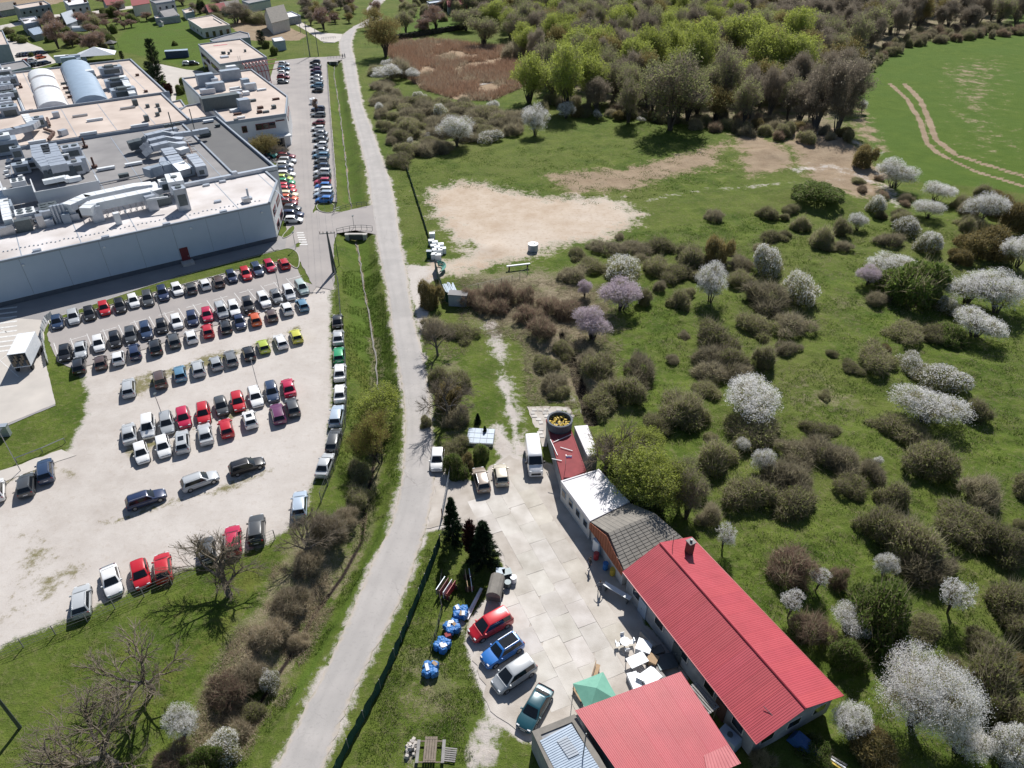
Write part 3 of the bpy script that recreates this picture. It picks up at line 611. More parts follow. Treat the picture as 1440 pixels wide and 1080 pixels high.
    P['plate_f'] = MB().box((L * .5 + .005, 0, .42), (.02, .50, .11)).mesh('number_plate', M['plate'])
    P['grille'] = MB().box((L * .492, 0, .50), (.05, w * 1.0, .14)).mesh('grille', M['blackp'])
    P['sill'] = MB().box((0, 0, .27), (L * .80, W * .985, .14)).mesh('sill', M['blackp'])
    sr = MB().box(((r1 + f1) / 2 + .15, 0, Hh + .004), ((f1 - r1) * .45, wr * 1.15, .015)); P['sunroof'] = sr.mesh('sunroof', M['carglass'])
    rl = MB(); 
    P['roof_rail'] = MB().path([(r1 + .05, 0, Hh - .02), (r1 + .15, 0, Hh + .06), (f1 - .2, 0, Hh + .06), (f1 - .1, 0, Hh - .02)], .022, n=4).mesh('roof_rail', M['rim']); P['ry'] = wr - .07
    return P
CM = {k: car_meshes(k) for k in CARS}
COL = {'white': (.80,.80,.80), 'silver': (.46,.48,.50), 'light grey': (.36,.38,.40), 'grey': (.17,.18,.19), 'dark grey': (.065,.07,.075), 'black': (.016,.016,.018), 'navy': (.016,.03,.085), 'dark blue': (.025,.05,.11), 'blue': (.03,.17,.52), 'steel blue': (.11,.24,.36),
       'red': (.50,.012,.022), 'dark red': (.19,.008,.018), 'crimson': (.48,.01,.06), 'orange': (.60,.10,.02), 'brown': (.10,.065,.055), 'yellow': (.56,.56,.06), 'lime': (.42,.52,.06), 'green': (.02,.30,.12), 'teal': (.015,.075,.10), 'turquoise': (.03,.32,.33), 'pale green': (.42,.52,.50), 'beige': (.50,.45,.36), 'purple': (.14,.03,.10), 'bronze': (.27,.22,.18), 'pale blue': (.40,.48,.58), 'cream': (.70,.66,.45)}
def make_car(x, y, ang, kind, colname, label, group, detail=2, extras=(), z=0., roof=None):
    P = CM[kind]; c = (*COL[colname], 1)
    root = empty('parked_car', (x, y, z), ang, label, 'car', group); kk = random.Random(int(abs(x * 37 + y * 91))); root.scale = (kk.uniform(.93, 1.05), kk.uniform(.97, 1.03), kk.uniform(.95, 1.06))
    def part(name, me, loc=(0, 0, 0), par=None, rz=0):
        o = bpy.data.objects.new(name, me); link(o, par or root); o.location = loc; o.color = c
        if rz: o.rotation_euler = (0, 0, rz)
        return o
    part('body', P['body']); part('windscreen', P['windscreen']); part('rear_window', P['rear_window']); part('side_window', P['side0']); part('side_window', P['side1'])
    for sx in P['wx']:
        for sy in (-1, 1):
            wh = part('wheel', P['wheel'], (sx, sy * P['wy'], P['rr']))
            if detail >= 1: part('rim', P['rim'], par=wh)
    if detail >= 1:
        for s in (-1, 1): part('headlight', P['headlight'], (0, s * P['hy'], 0)); part('taillight', P['taillight'], (0, s * P['ty'], 0)); part('mirror', P['mirror'], (0, s * P['my'], 0))
        part('number_plate', P['number_plate']); part('sill', P['sill']); part('grille', P['grille'])
    if detail >= 2: part('number_plate', P['plate_f'])
    if 'sunroof' in extras: part('sunroof', P['sunroof'])
    if kind in ('estate', 'suv', 'minivan') and detail >= 1 and 'norails' not in extras:
        for s in (-1, 1): part('roof_rail', P['roof_rail'], (0, s * P['ry'], 0))
    return root
ORD = ['', 'first', 'second', 'third', 'fourth', 'fifth', 'sixth', 'seventh', 'eighth', 'ninth', 'tenth', 'eleventh', 'twelfth', 'thirteenth', 'fourteenth', 'fifteenth', 'sixteenth', 'seventeenth', 'eighteenth', 'nineteenth', 'twentieth']
KN = {'hatchback': 'hatchback', 'estate': 'estate car', 'saloon': 'saloon', 'suv': 'tall off-road car', 'minivan': 'people carrier'}
rd = random.Random(5)
def row(rowname, endname, group, cars, head, detail=1, z=0., z0=.03):
    "cars: (u, v, kind, colour[, extras[, heading change]]) at the middle of the car in the photograph's survey"
    from collections import Counter
    cnt = Counter((c[2], c[3]) for c in cars)
    for i, c in enumerate(cars):
        ex = c[4] if len(c) > 4 else (); dh = c[5] if len(c) > 5 else 0
        x, y = G(c[0], c[1], .75)
        base = f"{c[3]} {KN[c[2]]} in {rowname}, "
        lab = base + ('the only one of that kind there' if cnt[(c[2], c[3])] == 1 and len(base.split()) <= 9 else f"{ORD[i + 1]} from {endname}")
        make_car(x, y, R(head + dh + rd.uniform(-2.5, 2.5)), c[2], c[3], lab, group, detail, ex, z0)
h, e, s_, v_, m_ = 'hatchback', 'estate', 'saloon', 'suv', 'minivan'
rowang = math.degrees(ang); dn = rowang - 90; upw = rowang + 90
row('row below the grass strip', 'the left', 'cars in the row along the grass strip', [(80,452,h,'dark blue'),(103,445,h,'silver'),(125.5,440,h,'black'),(146.3,433,h,'red'),(168.3,429,e,'black'),(187.5,422.5,h,'white'),(207.5,419,e,'dark grey'),(228.8,411.7,v_,'navy'),(248.7,405.8,h,'white'),(268,404,h,'dark grey',(),180),
 (287.5,398,h,'white',(),180),(306.7,394,e,'brown',(),180),(325.5,388,h,'navy'),(345.5,384,h,'red'),(361.3,377.5,e,'dark blue'),(379,372.5,h,'crimson'),(399,369,e,'red',(),180)], dn - 6)
row('upper half of the double row', 'the left', 'cars in the upper half of the double row', [(91,495.5,h,'black'),(113.3,490.8,s_,'silver'),(138.5,482.5,h,'white'),(161.5,476.7,h,'black'),(183.3,470,e,'dark grey'),(205,464,e,'dark blue'),(227,458,h,'black'),(248.3,451.7,h,'white'),(270,446.5,h,'navy'),
 (291,441.5,h,'crimson'),(311.5,436.7,m_,'silver'),(329,433,e,'white'),(349,429,v_,'black'),(371,421.7,v_,'white'),(388.5,416.7,h,'grey'),(406.3,411.5,m_,'white'),(424.2,404,m_,'pale green')], dn - 8)
row('lower half of the double row', 'the left', 'cars in the lower half of the double row', [(110.5,511.7,e,'black'),(141,507.5,h,'brown'),(166,501.7,h,'white'),(188.5,492.5,e,'navy'),(218,486.7,v_,'black'),(243.7,476.7,e,'dark grey'),(268.3,471.5,h,'white',()),
 (291.7,463.3,h,'red'),(316.5,457.5,e,'black'),(336.7,451,s_,'navy',(),180),(358.5,447,h,'orange'),(381.5,441.7,h,'brown'),(403,432.5,h,'white'),(424.5,426.7,h,'steel blue')], upw - 8)
row('thin third row', 'the left', 'cars in the third row', [(180.5,543.5,e,'silver'),(224.5,532,m_,'brown'),(252.5,523,h,'steel blue'),(278,516,e,'silver'),(303,509,h,'light grey'),(324,501.7,e,'grey'),(349.3,495,h,'black'),(369.8,485,h,'lime'),(394,478.3,e,'white'),(416,470.5,h,'yellow')], upw - 8)
row('upper half of the fourth row', 'the left', 'cars in the upper half of the fourth row', [(181,608,s_,'silver',(),180),(208,600,m_,'white',('norails',)),(234,594,e,'light grey'),(257.8,586.5,h,'crimson'),(285.8,580.8,e,'red'),(310.8,570,h,'dark grey'),(334.2,563.3,h,'red'),(359,556.7,e,'white'),(382,550,e,'dark blue'),(405.2,543,s_,'crimson',(),180)], dn - 10)
row('lower half of the fourth row', 'the left', 'cars in the lower half of the fourth row', [(198.3,635.8,h,'white',(),188),(229,626.7,h,'white',(),182),(256,619,e,'silver',('sunroof',)),(288,608.3,s_,'silver'),(317.5,600,h,'red'),(350.8,588,h,'white',('sunroof',)),(390.3,579.4,e,'purple'),(411,570.7,h,'dark grey')], upw - 11)
row('loose line across the gravel', 'the left', 'cars standing end to end on the gravel', [(205,700,e,'navy'),(281,674.5,e,'silver'),(347,653.5,e,'black')], 31)
row('bottom row by the wire fence', 'the left', 'cars along the wire fence', [(113.8,843,e,'silver',(),13),(156,815,s_,'white',(),201),(197,806,h,'red',(),198),(228.5,796,h,'red',(),17),(291,772,h,'dark grey',(),11),(327,757.5,e,'crimson',(),10),(360.5,743,v_,'dark grey',(),5),(421,707,e,'pale blue')], 101, 2)
row('left corner of the gravel lot', 'the left', 'cars in the left corner of the gravel lot', [(-6,688,h,'white'),(36,680,e,'dark grey'),(63,660,e,'dark blue')], 118)
row('column beside the ditch', 'the top', 'cars in the column beside the ditch', [(474.7,450,s_,'black'),(475.5,472.5,s_,'silver'),(476.5,497,h,'green'),(478,522,s_,'white'),(478,551,s_,'white'),(473.5,583,e,'pale blue',(),-6),(469.3,617,e,'dark grey',(),-10),(457,652,s_,'silver',(),-17)], 102)
# upper parking road, both sides
pal = ['black','dark blue','grey','navy','white','silver','dark grey','steel blue']
R1 = [(443,86.5),(443.5,92),(444,97.2),(444.5,102.5),(444.8,108),(445.2,113.3),(445.6,119.5),(446.2,126.3)]
row('top right column of the upper lot', 'the top', 'cars at the top right of the upper lot', [(u, v, rd.choice((h, e, s_)), c) for (u, v), c in zip(R1, ['black','grey','purple','navy','white','silver','steel blue','black'])], 180, 0)
R2 = [(447,152.5,'navy'),(447.5,160.5,'grey'),(448,171.5,'dark red'),(447,180,'white'),(450,187,'silver'),(450.5,195,'grey'),(451,203,'white'),(450.7,211.5,'silver'),(451,218,'steel blue'),(451.5,225.5,'grey'),(452,233.5,'dark blue'),(453,241,'white'),(453,248,'dark grey'),(453.3,254.5,'crimson'),(454,261,'blue'),(454.6,266.5,'white'),(455,272.5,'pale blue'),(455.5,280,'blue')]
row('lower right column of the upper lot', 'the top', 'cars along the ditch side of the upper lot', [(u, v, rd.choice((h, e, s_)), c) for u, v, c in R2], 180, 0)
R3 = [(399.3,89.3,'silver'),(399,95.6,'steel blue'),(398.7,102,'white'),(398.5,107.5,'dark red'),(398,114,'grey')]
row('short column by the red tubes', 'the top', 'cars beside the red tube frame', [(u, v, rd.choice((h, e)), c) for u, v, c in R3], 0, 0)
R4 = [(402.4,218.5,'dark red'),(404.5,225,'silver'),(401,231,'white'),(401,237.5,'dark blue'),(402.5,244,'white'),(399,250,'lime'),(401,255.5,'green'),(402,261,'red'),(403,266.5,'red'),(406,272.3,'cream'),(405,278,'orange'),(405,284,'dark red')]
row('lower left column of the upper lot', 'the top', 'cars on the building side of the upper lot', [(u, v, rd.choice((h, e)), c) for u, v, c in R4], 0, 0)
row('last group beside the warehouse corner', 'the top', 'cars beside the warehouse corner', [(411,292,h,'dark grey'),(411.6,300,e,'navy'),(412.8,308,h,'white')], 0, 0)
row('shade under the office', 'the left', 'cars in the shade of the office', [(371,220,h,'navy'),(382.5,216,h,'turquoise')], -40, 0)
row('drive behind the office', 'the left', 'cars on the office drive', [(263.7,88.5,h,'white'),(272.8,88.3,h,'black')], 15, 0)
row('far left yard, back row', 'the left', 'cars in the back row of the far left yard', [(29 + i * 4.3, 76.5 - i * .45, rd.choice((h, e, s_)), c) for i, c in enumerate(['black','dark grey','navy','grey','black','dark grey','black','navy'])], 75, 0)
row('far left yard, front row', 'the left', 'cars in the front row of the far left yard', [(43 + i * 5.3, 91 - i * .9, rd.choice((h, e, s_)), c) for i, c in enumerate(['dark grey','black','grey','black','navy'])], 75, 0)
row('far left yard, middle', 'the left', 'cars in the middle of the far left yard', [(38,85,h,'orange'),(44,84.5,h,'silver'),(57,79.6,h,'orange')], 60, 0)
# cars near the yard
def one(u, v, ang, kind, c, label, ex=(), group='cars parked in the concrete yard', z=.03, zc=.75):
    x, y = G(u, v, zc); return make_car(x, y, R(ang), kind, c, label, group, 2, ex, z)
one(615, 645.5, -88, 'hatchback', 'white', 'white hatchback standing alone on the right edge of the country road', group='cars near the yard gate')
one(676.5, 672.5, 103, 'estate', 'bronze', 'pale bronze estate car, left of the pair by the yard entrance bushes', group='cars near the yard gate')
one(704.5, 666, 97, 'hatchback', 'beige', 'beige hatchback, right of the pair by the yard entrance bushes', group='cars near the yard gate')
one(689.5, 878.5, 213, 'minivan', 'red', 'red people carrier at the top of the slanted yard row', ('norails',))
bl = one(706, 914, 216, 'suv', 'blue', 'blue off-road car with black roof and roof rails in the yard row')
one(722.5, 948, 216, 'minivan', 'light grey', 'pale grey people carrier between the blue and the teal car', ('norails',))
tl = one(752, 994, 240, 'saloon', 'teal', 'dark teal car at the bottom of the slanted yard row')
for o in list(bl.children):
    if o.name.startswith('body'):
        o['label'] = 'blue body with black roof'
        k = CARS['suv']; L = k['L']; r1, f1 = (k['cab'][1] - .5) * L, (k['cab'][2] - .5) * L; wr = k['W'] / 2 * .74
        MB().box(((r1 + f1) / 2, 0, k['H'] + .004), (f1 - r1 - .3, wr * 1.55, .014)).build('roof_panel', M['carglass'], bl)
# the panel van
def van(x, y, ang):
    t = empty('panel_van', (x, y, .05), ang, 'white panel van with high roof standing beside the red flat roof', 'van')
    w = 1.0; st = [(-2.9, .9, 2.35), (-2.85, .98, 2.52), (-2.5, 1, 2.56), (0, 1, 2.56), (1.05, 1, 2.52), (1.35, .98, 2.40), (2.05, .96, 1.45), (2.55, .93, 1.25), (2.85, .86, 1.0), (2.92, .78, .6)]
    rings = []
    for X, k, zt in st:
        ww = w * k; pr = [(0, zt), (ww * .72, zt - .01), (ww * .88, zt - .09), (ww * .97, zt * .62), (ww, .8 if zt > .9 else zt - .1), (ww * .98, .3), (ww * .8, .25)]
        rings.append([(X, a, b) for a, b in pr] + [(X, -a, b) for a, b in pr[:0:-1]])
    V, F = loft(rings); me = mesh_from('body', V, F, M['carpaint'], smooth=True); bm = bmesh.new(); bm.from_mesh(me); bmesh.ops.recalc_face_normals(bm, faces=bm.faces); bm.to_mesh(me); bm.free(); me.set_sharp_from_angle(angle=R(35))
    b = ob('body', me, t); b.color = (.82, .82, .83, 1)
    MB().quad((1.42, -.78, 2.34), (1.42, .78, 2.34), (2.06, .84, 1.50), (2.06, -.84, 1.50)).quad((1.40, -.78, 2.30), (2.04, -.84, 1.46), (2.04, .84, 1.46), (1.40, .78, 2.30)).build('windscreen', M['carglass'], t)
    for s in (-1, 1):
        MB().quad((.7, s * 1.0, 1.25), (1.75, s * 1.0, 1.25), (1.45, s * .97, 1.95), (.7, s * .97, 1.95)).quad((.7, s * .99, 1.95), (1.45, s * .96, 1.95), (1.75, s * .99, 1.25), (.7, s * .99, 1.25)).build('side_window', M['carglass'], t)
        MB().box((2.72, s * .66, .95), (.25, .34, .22), 0, taper=.8).build('headlight', M['lamp'], t)
        MB().box((1.5, s * 1.14, 1.35), (.12, .24, .34)).build('mirror', M['blackp'], t)
        for X in (-1.75, 1.75):
            wh = MB().tube((X, s * .86 - .12, .36), (X, s * .86 + .12, .36), .36, n=14).build('wheel', M['tyre'], t)
            MB().tube((X, s * .86 - .13, .36), (X, s * .86 + .13, .36), .2, n=10).build('rim', M['rim'], wh)
    for X in (-2.2, -1.3, -.4): MB().box((X, 0, 2.572), (.04, 1.3, .02)).build('roof_bow', M['plate'], t)
    MB().box((2.9, 0, .62), (.06, 1.2, .28)).build('grille', M['blackp'], t); MB().box((2.94, 0, .45), (.02, .5, .12)).build('number_plate', M['plate'], t)
x, y = G(751, 640, 1.3); van(x, y, R(-86))
# lorry in the loading yard
x, y = G(37, 497, 1.5); t = empty('box_lorry', (x, y, .03), R(-74), 'white box lorry with open back parked in the loading yard by the zebra crossing', 'lorry')
MB().box((2.9, 0, 1.35), (1.9, 2.2, 2.1), taper=.9).build('cab', M['plaster'], t, rz=R(180)); 
bx = MB(); bx.box((0, 0, 3.35), (6.2, 2.45, .08)).box((0, 1.2, 2.2), (6.2, .06, 2.3)).box((0, -1.2, 2.2), (6.2, .06, 2.3)).box((-3.07, 0, 2.2), (.06, 2.4, 2.3)).box((0, 0, 1.02), (6.2, 2.4, .12)); bx.build('cargo_box', M['whitebag'], t)
for i in range(7): MB().box((3.0, -.9 + i * .3, 1.6 + (i % 3) * .5), (.25, .26, .9)).build('cargo_crate', M['wood'], t)
for X in (-2.6, -1.6, 2.4):
    for s in (-1, 1): MB().tube((X, s * 1.0 - .14, .48), (X, s * 1.0 + .14, .48), .48, n=14).build('wheel', M['tyre'], t)
# two more vehicles of the photo's far edge
x, y = G(441, 141, 1); t = empty('water_tank', (x, y, .02), 0, 'white round tank beside a bare young tree in the upper parking column', 'tank')
MB().tube((0, 0, 0), (0, 0, 1.5), 1.25, n=20).build('tank_body', M['whitebag'], t); MB().tube((0, 0, 1.5), (0, 0, 1.8), 1.1, .3, n=20).build('lid', M['whitebag'], t)
# ================================================================== BUILDINGS
def ccw(p): return p if sum(p[i][0] * p[(i + 1) % len(p)][1] - p[(i + 1) % len(p)][0] * p[i][1] for i in range(len(p))) > 0 else p[::-1]
def inset(poly, d):
    poly = ccw(poly); n = len(poly); out = []
    for i in range(n):
        a, b, c = Vector(poly[i - 1]), Vector(poly[i]), Vector(poly[(i + 1) % n]); e1 = (b - a).normalized(); e2 = (c - b).normalized()
        n1 = Vector((-e1.y, e1.x)); n2 = Vector((-e2.y, e2.x)); m_ = (n1 + n2); m_ = m_ / max(.3, m_.dot(n1)); q = b + m_ * d; out.append((q.x, q.y))
    return out
def windows(parent, a, b, n, z, w_, h_, frame=None, m=.08, pane=None, name='window'):
    "n windows spread along the wall from a to b, standing proud of it; outside is on the right hand of a->b"
    a, b = Vector(a), Vector(b); d = (b - a); L = d.length; d.normalize(); nr = Vector((d.y, -d.x)); rz = math.atan2(d.y, d.x); step = L / n
    for i in range(n):
        c = a + d * (step * (i + .5)) + nr * .03
        f = MB().box((c.x, c.y, z), (w_, .10, h_), rz).build(name, frame or M['plaster'], parent)
        c2 = c + nr * .045; MB().box((c2.x, c2.y, z), (w_ - .16, .04, h_ - .16), rz).build('pane', pane or M['glass'], f)
def flat_block(name, label, poly, z, wall, roof, cat='building', par=.45, pt=.3, z0=0, group=None, trim=None):
    poly = ccw(poly); cx = sum(p[0] for p in poly) / len(poly); cy = sum(p[1] for p in poly) / len(poly)
    t = empty(name, (cx, cy, z0), 0, label, cat, group); lp = [(x - cx, y - cy) for x, y in poly]
    MB().prism(inset(lp, .02), 0, z - .03).build('wall', wall, t)
    MB().prism(inset(lp, pt), z - .05, z + .02).build('roof', roof, t)
    n = len(lp); ii = inset(lp, pt); oo = inset(lp, -.03); mb = MB()
    for i in range(n):
        j = (i + 1) % n; a, b, c, d = oo[i], oo[j], ii[j], ii[i]
        mb.add([(*a, z - .35), (*b, z - .35), (*c, z - .35), (*d, z - .35), (*a, z + par), (*b, z + par), (*c, z + par), (*d, z + par)], [(4, 5, 6, 7), (0, 1, 5, 4), (2, 3, 7, 6), (3, 2, 1, 0)])
    mb.build('parapet', trim or M['trim'], t)
    return t, lp
def gable_house(name, label, rect, zeave, zridge, wall, roof, cat='house', over=.3, ridge_long=True, group=None):
    "rect: four eave corners; the ridge runs parallel to the first side"
    rect = ccw(rect); cx = sum(p[0] for p in rect) / 4; cy = sum(p[1] for p in rect) / 4; t = empty(name, (cx, cy, 0), 0, label, cat, group)
    A, B, C_, D = [Vector((x - cx, y - cy)) for x, y in rect]; m1 = (A + D) / 2; m2 = (B + C_) / 2
    V = [(*A, 0), (*B, 0), (*C_, 0), (*D, 0), (*A, zeave), (*B, zeave), (*C_, zeave), (*D, zeave), (*m1, zridge - .06), (*m2, zridge - .06)]
    mesh = mesh_from('wall', V, [(0, 1, 5, 4), (2, 3, 7, 6), (1, 2, 6, 9, 5), (3, 0, 4, 8, 7)], wall); ob('wall', mesh, t)
    u = (B - A).normalized() * over; sl_ = (A - m1); k = 1 + over / sl_.length
    for s, (P, Q) in enumerate(((A, B), (D, C_))):
        p = m1 + (P - m1) * k - u; q = m2 + (Q - m2) * k + u; r1_, r2_ = m1 - u, m2 + u; ze = zeave - (zridge - zeave) * (k - 1)
        mb = MB(); v = [(*p, ze), (*q, ze), (*r2_, zridge), (*r1_, zridge)]; v2 = [(x, y, z - .12) for x, y, z in v]
        mb.add(v + v2, [(0, 1, 2, 3), (7, 6, 5, 4), (0, 4, 5, 1), (1, 5, 6, 2), (2, 6, 7, 3), (3, 7, 4, 0)]); mb.build('roof', roof, t)
    return t
def corrugated(name, a, b, c, d, m, parent=None, pitch=.25, depth=.035, along='ab', thick=.0):
    "sheet a-b-c-d (a->b along the eave); ribs run up the slope and repeat every pitch along a->b"
    a, b, c, d = [Vector(v) for v in (a, b, c, d)]; L = (b - a).length; n = max(2, int(L / pitch)); nr = (b - a).cross(d - a).normalized()
    if nr.z < 0: nr = -nr
    V = []; F = []
    prof = [(0, 0), (.55, 0), (.68, 1), (.87, 1)]
    for i in range(n):
        for q, hgt in prof:
            t = (i + q) / n
            V += [a.lerp(b, t) + nr * depth * hgt, d.lerp(c, t) + nr * depth * hgt]
    V += [b, c]
    for i in range(len(V) // 2 - 1): F.append((2 * i, 2 * i + 2, 2 * i + 3, 2 * i + 1))
    k = len(V); V += [a - nr * .05, b - nr * .05, c - nr * .05, d - nr * .05]; F += [(k + 3, k + 2, k + 1, k)]
    return ob(name, mesh_from(name, V, F, m), parent)
# ------------------------------------------------------------------ warehouse
A1 = Vector((-48.2, 135.4)); WA = R(33.9); E1 = Vector((math.cos(WA), math.sin(WA))); E2 = Vector((-E1.y, E1.x)); WZ = 8.0
wh = empty('warehouse', (A1.x, A1.y, 0), WA, 'huge flat-roofed warehouse with white panel walls tinted for shade and roof full of ducts', 'warehouse')
def ab(u, v, z=WZ):
    p = Vector(G(u, v, z)) - A1; return (p.dot(E1), p.dot(E2))
front = [(-75, 0), (0, 0), (5.2, 10.6), (5.2, 18.3), (-75, 18.3)]
MB().prism(inset(front, .15), 0, WZ - .4).build('wall', M['plinth'], wh)
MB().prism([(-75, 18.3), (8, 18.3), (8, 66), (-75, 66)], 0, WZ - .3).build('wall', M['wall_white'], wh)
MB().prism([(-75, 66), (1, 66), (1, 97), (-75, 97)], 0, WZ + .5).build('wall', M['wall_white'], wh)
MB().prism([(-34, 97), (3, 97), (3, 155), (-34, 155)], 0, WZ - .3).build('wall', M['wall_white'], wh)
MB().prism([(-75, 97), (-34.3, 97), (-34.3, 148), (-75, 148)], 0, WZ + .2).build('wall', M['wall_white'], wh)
M['panel'] = mat('facade_panel_shade_blue', (.44,.53,.64), (.38,.47,.58), .35, .45, detail=5, contrast=.3)  # white front panels, bluish shade of the sunless side mixed into their colour
pm = MB().box((0, 0, 0), (6.2, .14, 7.1), 0).mesh('wall_panel', M['panel'])
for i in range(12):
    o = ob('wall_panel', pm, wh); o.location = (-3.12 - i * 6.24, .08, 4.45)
mb = MB().box((-37.5, .10, .45), (75, .16, .88)); mb.build('plinth', M['plinth'], wh)
d1 = math.atan2(10.6, 5.2); ln = math.hypot(5.2, 10.6)
ep = MB().box((ln / 2, 0, 4.4), (ln, .14, 7.2)); o = ep.build('wall_panel', M['wall_white'], wh); o.rotation_euler = (0, 0, d1); o.location = (.05, -.02, 0)
MB().box((5.28, 14.4, 4.4), (.14, 7.6, 7.2)).build('wall_panel', M['wall_white'], wh)
for (s0, s1, z) in ((1.2, 4.6, 5.4), (6.2, 10.2, 5.4), (2.2, 5.2, 2.0), (7.0, 10.6, 2.0)):
    mb = MB().box(((s0 + s1) / 2, -.09, z), (s1 - s0, .08, 1.5)); f = mb.build('window', M['maroon'], wh); f.rotation_euler = (0, 0, d1); f.location = (.05, -.02, 0)
    MB().box(((s0 + s1) / 2, -.14, z), (s1 - s0 - .5, .05, .8)).build('pane', M['glass'], f)
da, db = ab(259, 357, 1.5); f = MB().box((da, -.03, 1.6), (1.5, .12, 3.0)).build('door', M['maroon'], wh); MB().box((da + .5, -.11, 1.3), (.08, .06, .3)).build('handle', M['rim'], f)
MB().box((da, -.9, .25), (2.2, 1.8, .5)).build('door_step', M['curb'], wh)
for u, v in ((33, 375), (147, 349), (268, 321), (368, 299)):
    a_, b_ = ab(u, v, 6.5); MB().box((a_, -.12, 6.6), (.35, .25, .3)).build('wall_lamp', M['whitebag'], wh)
def roofpart(name, poly, z, m): return MB().prism(poly, z - .3, z).build(name, m, wh)
roofpart('roof', inset(front, .3), WZ - .02, M['roof_white']); roofpart('roof', [(-75, 18.9), (-1.2, 18.9), (-1.2, 65.6), (-75, 65.6)], WZ - .15, M['roof_grey']); roofpart('roof', [(-1.0, 18.9), (7.6, 18.9), (7.6, 65.6), (-1.0, 65.6)], WZ - .17, M['roof_dark'])
roofpart('roof', [(-75, 66.4), (.6, 66.4), (.6, 96.4), (-75, 96.4)], WZ + .7, M['roof_beige']); roofpart('roof', [(-33.6, 97.5), (2.6, 97.5), (2.6, 154.6), (-33.6, 154.6)], WZ - .1, M['roof_beige']); roofpart('roof', [(-75, 97.5), (-34.6, 97.5), (-34.6, 147), (-75, 147)], WZ + .4, M['roof_beige'])
mb = MB()
for a, b, zz in (((-75, .15), (0, .15), .12), ((0, 0), (5.2, 10.6), .3), ((5.2, 10.6), (5.2, 18.3), .3), ((7.8, 18.3), (7.8, 66), .45), ((-75, 66.2), (8, 66.2), .55), ((.8, 66), (.8, 97), 1.1), ((-75, 97), (3, 97), 1.3), ((2.8, 97), (2.8, 155), .4), ((-34, 154.8), (3, 154.8), .4), ((-34.2, 97), (-34.2, 155), .8), ((-1.1, 19), (-1.1, 65), .25)):
    dx, dy = b[0] - a[0], b[1] - a[1]; mb.box(((a[0] + b[0]) / 2, (a[1] + b[1]) / 2, WZ + zz / 2 - .12), (math.hypot(dx, dy), .42, zz + .25), math.atan2(dy, dx))
mb.build('parapet', M['trim'], wh)
for x0, x1, y0, y1, z, st in ((-74, 4, .5, 18, WZ - .02, 9.3), (-74, -1.3, 19, 65, WZ - .15, 7.5), (-74, .4, 66.6, 96, WZ + .7, 9.1), (-33, 2.4, 97.6, 154, WZ - .1, 7.1)):
    x = x0 + 3
    while x < x1: MB().box((x, (y0 + y1) / 2, z + .01), (.14, y1 - y0, .05)).build('roof_seam', M['unit'], wh); x += st
MB().box((-6.5, 18.6, WZ + .35), (29, .9, .8)).build('roof_step', M['duct'], wh)
rr = random.Random(3)
def rbox(name, u, v, L, D, Hh, m='unit', rot=0, lift=.0, base=None, taper=1.0):
    z = WZ if base is None else base; a_, b_ = ab(u, v, z + Hh / 2 + lift); o = MB().box((a_, b_, z + lift + Hh / 2), (L, D, Hh), R(rot), taper=taper).build(name, M[m], wh)
    if name == 'air_handler':
        zt = z + lift + Hh; k = max(1, int(L / 1.8))
        for i in range(k):
            x = a_ + (i - (k - 1) / 2) * 1.7; mb = MB().tube((x, b_, zt), (x, b_, zt + .22), .6, n=12); mb.build('fan_cowl', M['steel'], o)
        MB().box((a_, b_ - D / 2 - .03, z + lift + Hh * .5), (L * .7, .06, Hh * .5), 0).build('grille', M['steel'], o); MB().box((a_ - L * .1, b_, zt + .04), (.08, D * 1.02, .08)).build('seam', M['trim'], o)
    return o
def duct(pts, w_, h_, m='duct', name='air_duct', zb=WZ):
    mb = MB()
    P = [(*ab(u, v, zb + z + h_ / 2), zb + z + h_ / 2) for u, v, z in pts]
    for p, q in zip(P, P[1:]):
        p = Vector(p); q = Vector(q); d = q - p; L = d.length; dn_ = d.normalized(); s = Vector((-dn_.y, dn_.x, 0)); s = s.normalized() if s.length > .01 else Vector((0, 1, 0)); up = dn_.cross(s) * -1
        V = []
        for c in (p - dn_ * w_ * .12, q + dn_ * w_ * .12):
            for i, j in ((-1, -1), (1, -1), (1, 1), (-1, 1)): V.append(c + s * (i * w_ / 2) + up * (j * h_ / 2))
        mb.add(V, [(3, 2, 1, 0), (4, 5, 6, 7), (0, 1, 5, 4), (1, 2, 6, 5), (2, 3, 7, 6), (3, 0, 4, 7)])
        k = int(L / 2.2)
        for i in range(1, k + 1):
            c = p + d * i / (k + 1); V = []
            for o_ in (-.05, .05):
                for a, b in ((-1, -1), (1, -1), (1, 1), (-1, 1)): V.append(c + dn_ * o_ + s * (a * (w_ / 2 + .05)) + up * (b * (h_ / 2 + .05)))
            mb.add(V, [(3, 2, 1, 0), (4, 5, 6, 7), (0, 1, 5, 4), (1, 2, 6, 5), (2, 3, 7, 6), (3, 0, 4, 7)])
    return mb.build(name, M[m], wh)
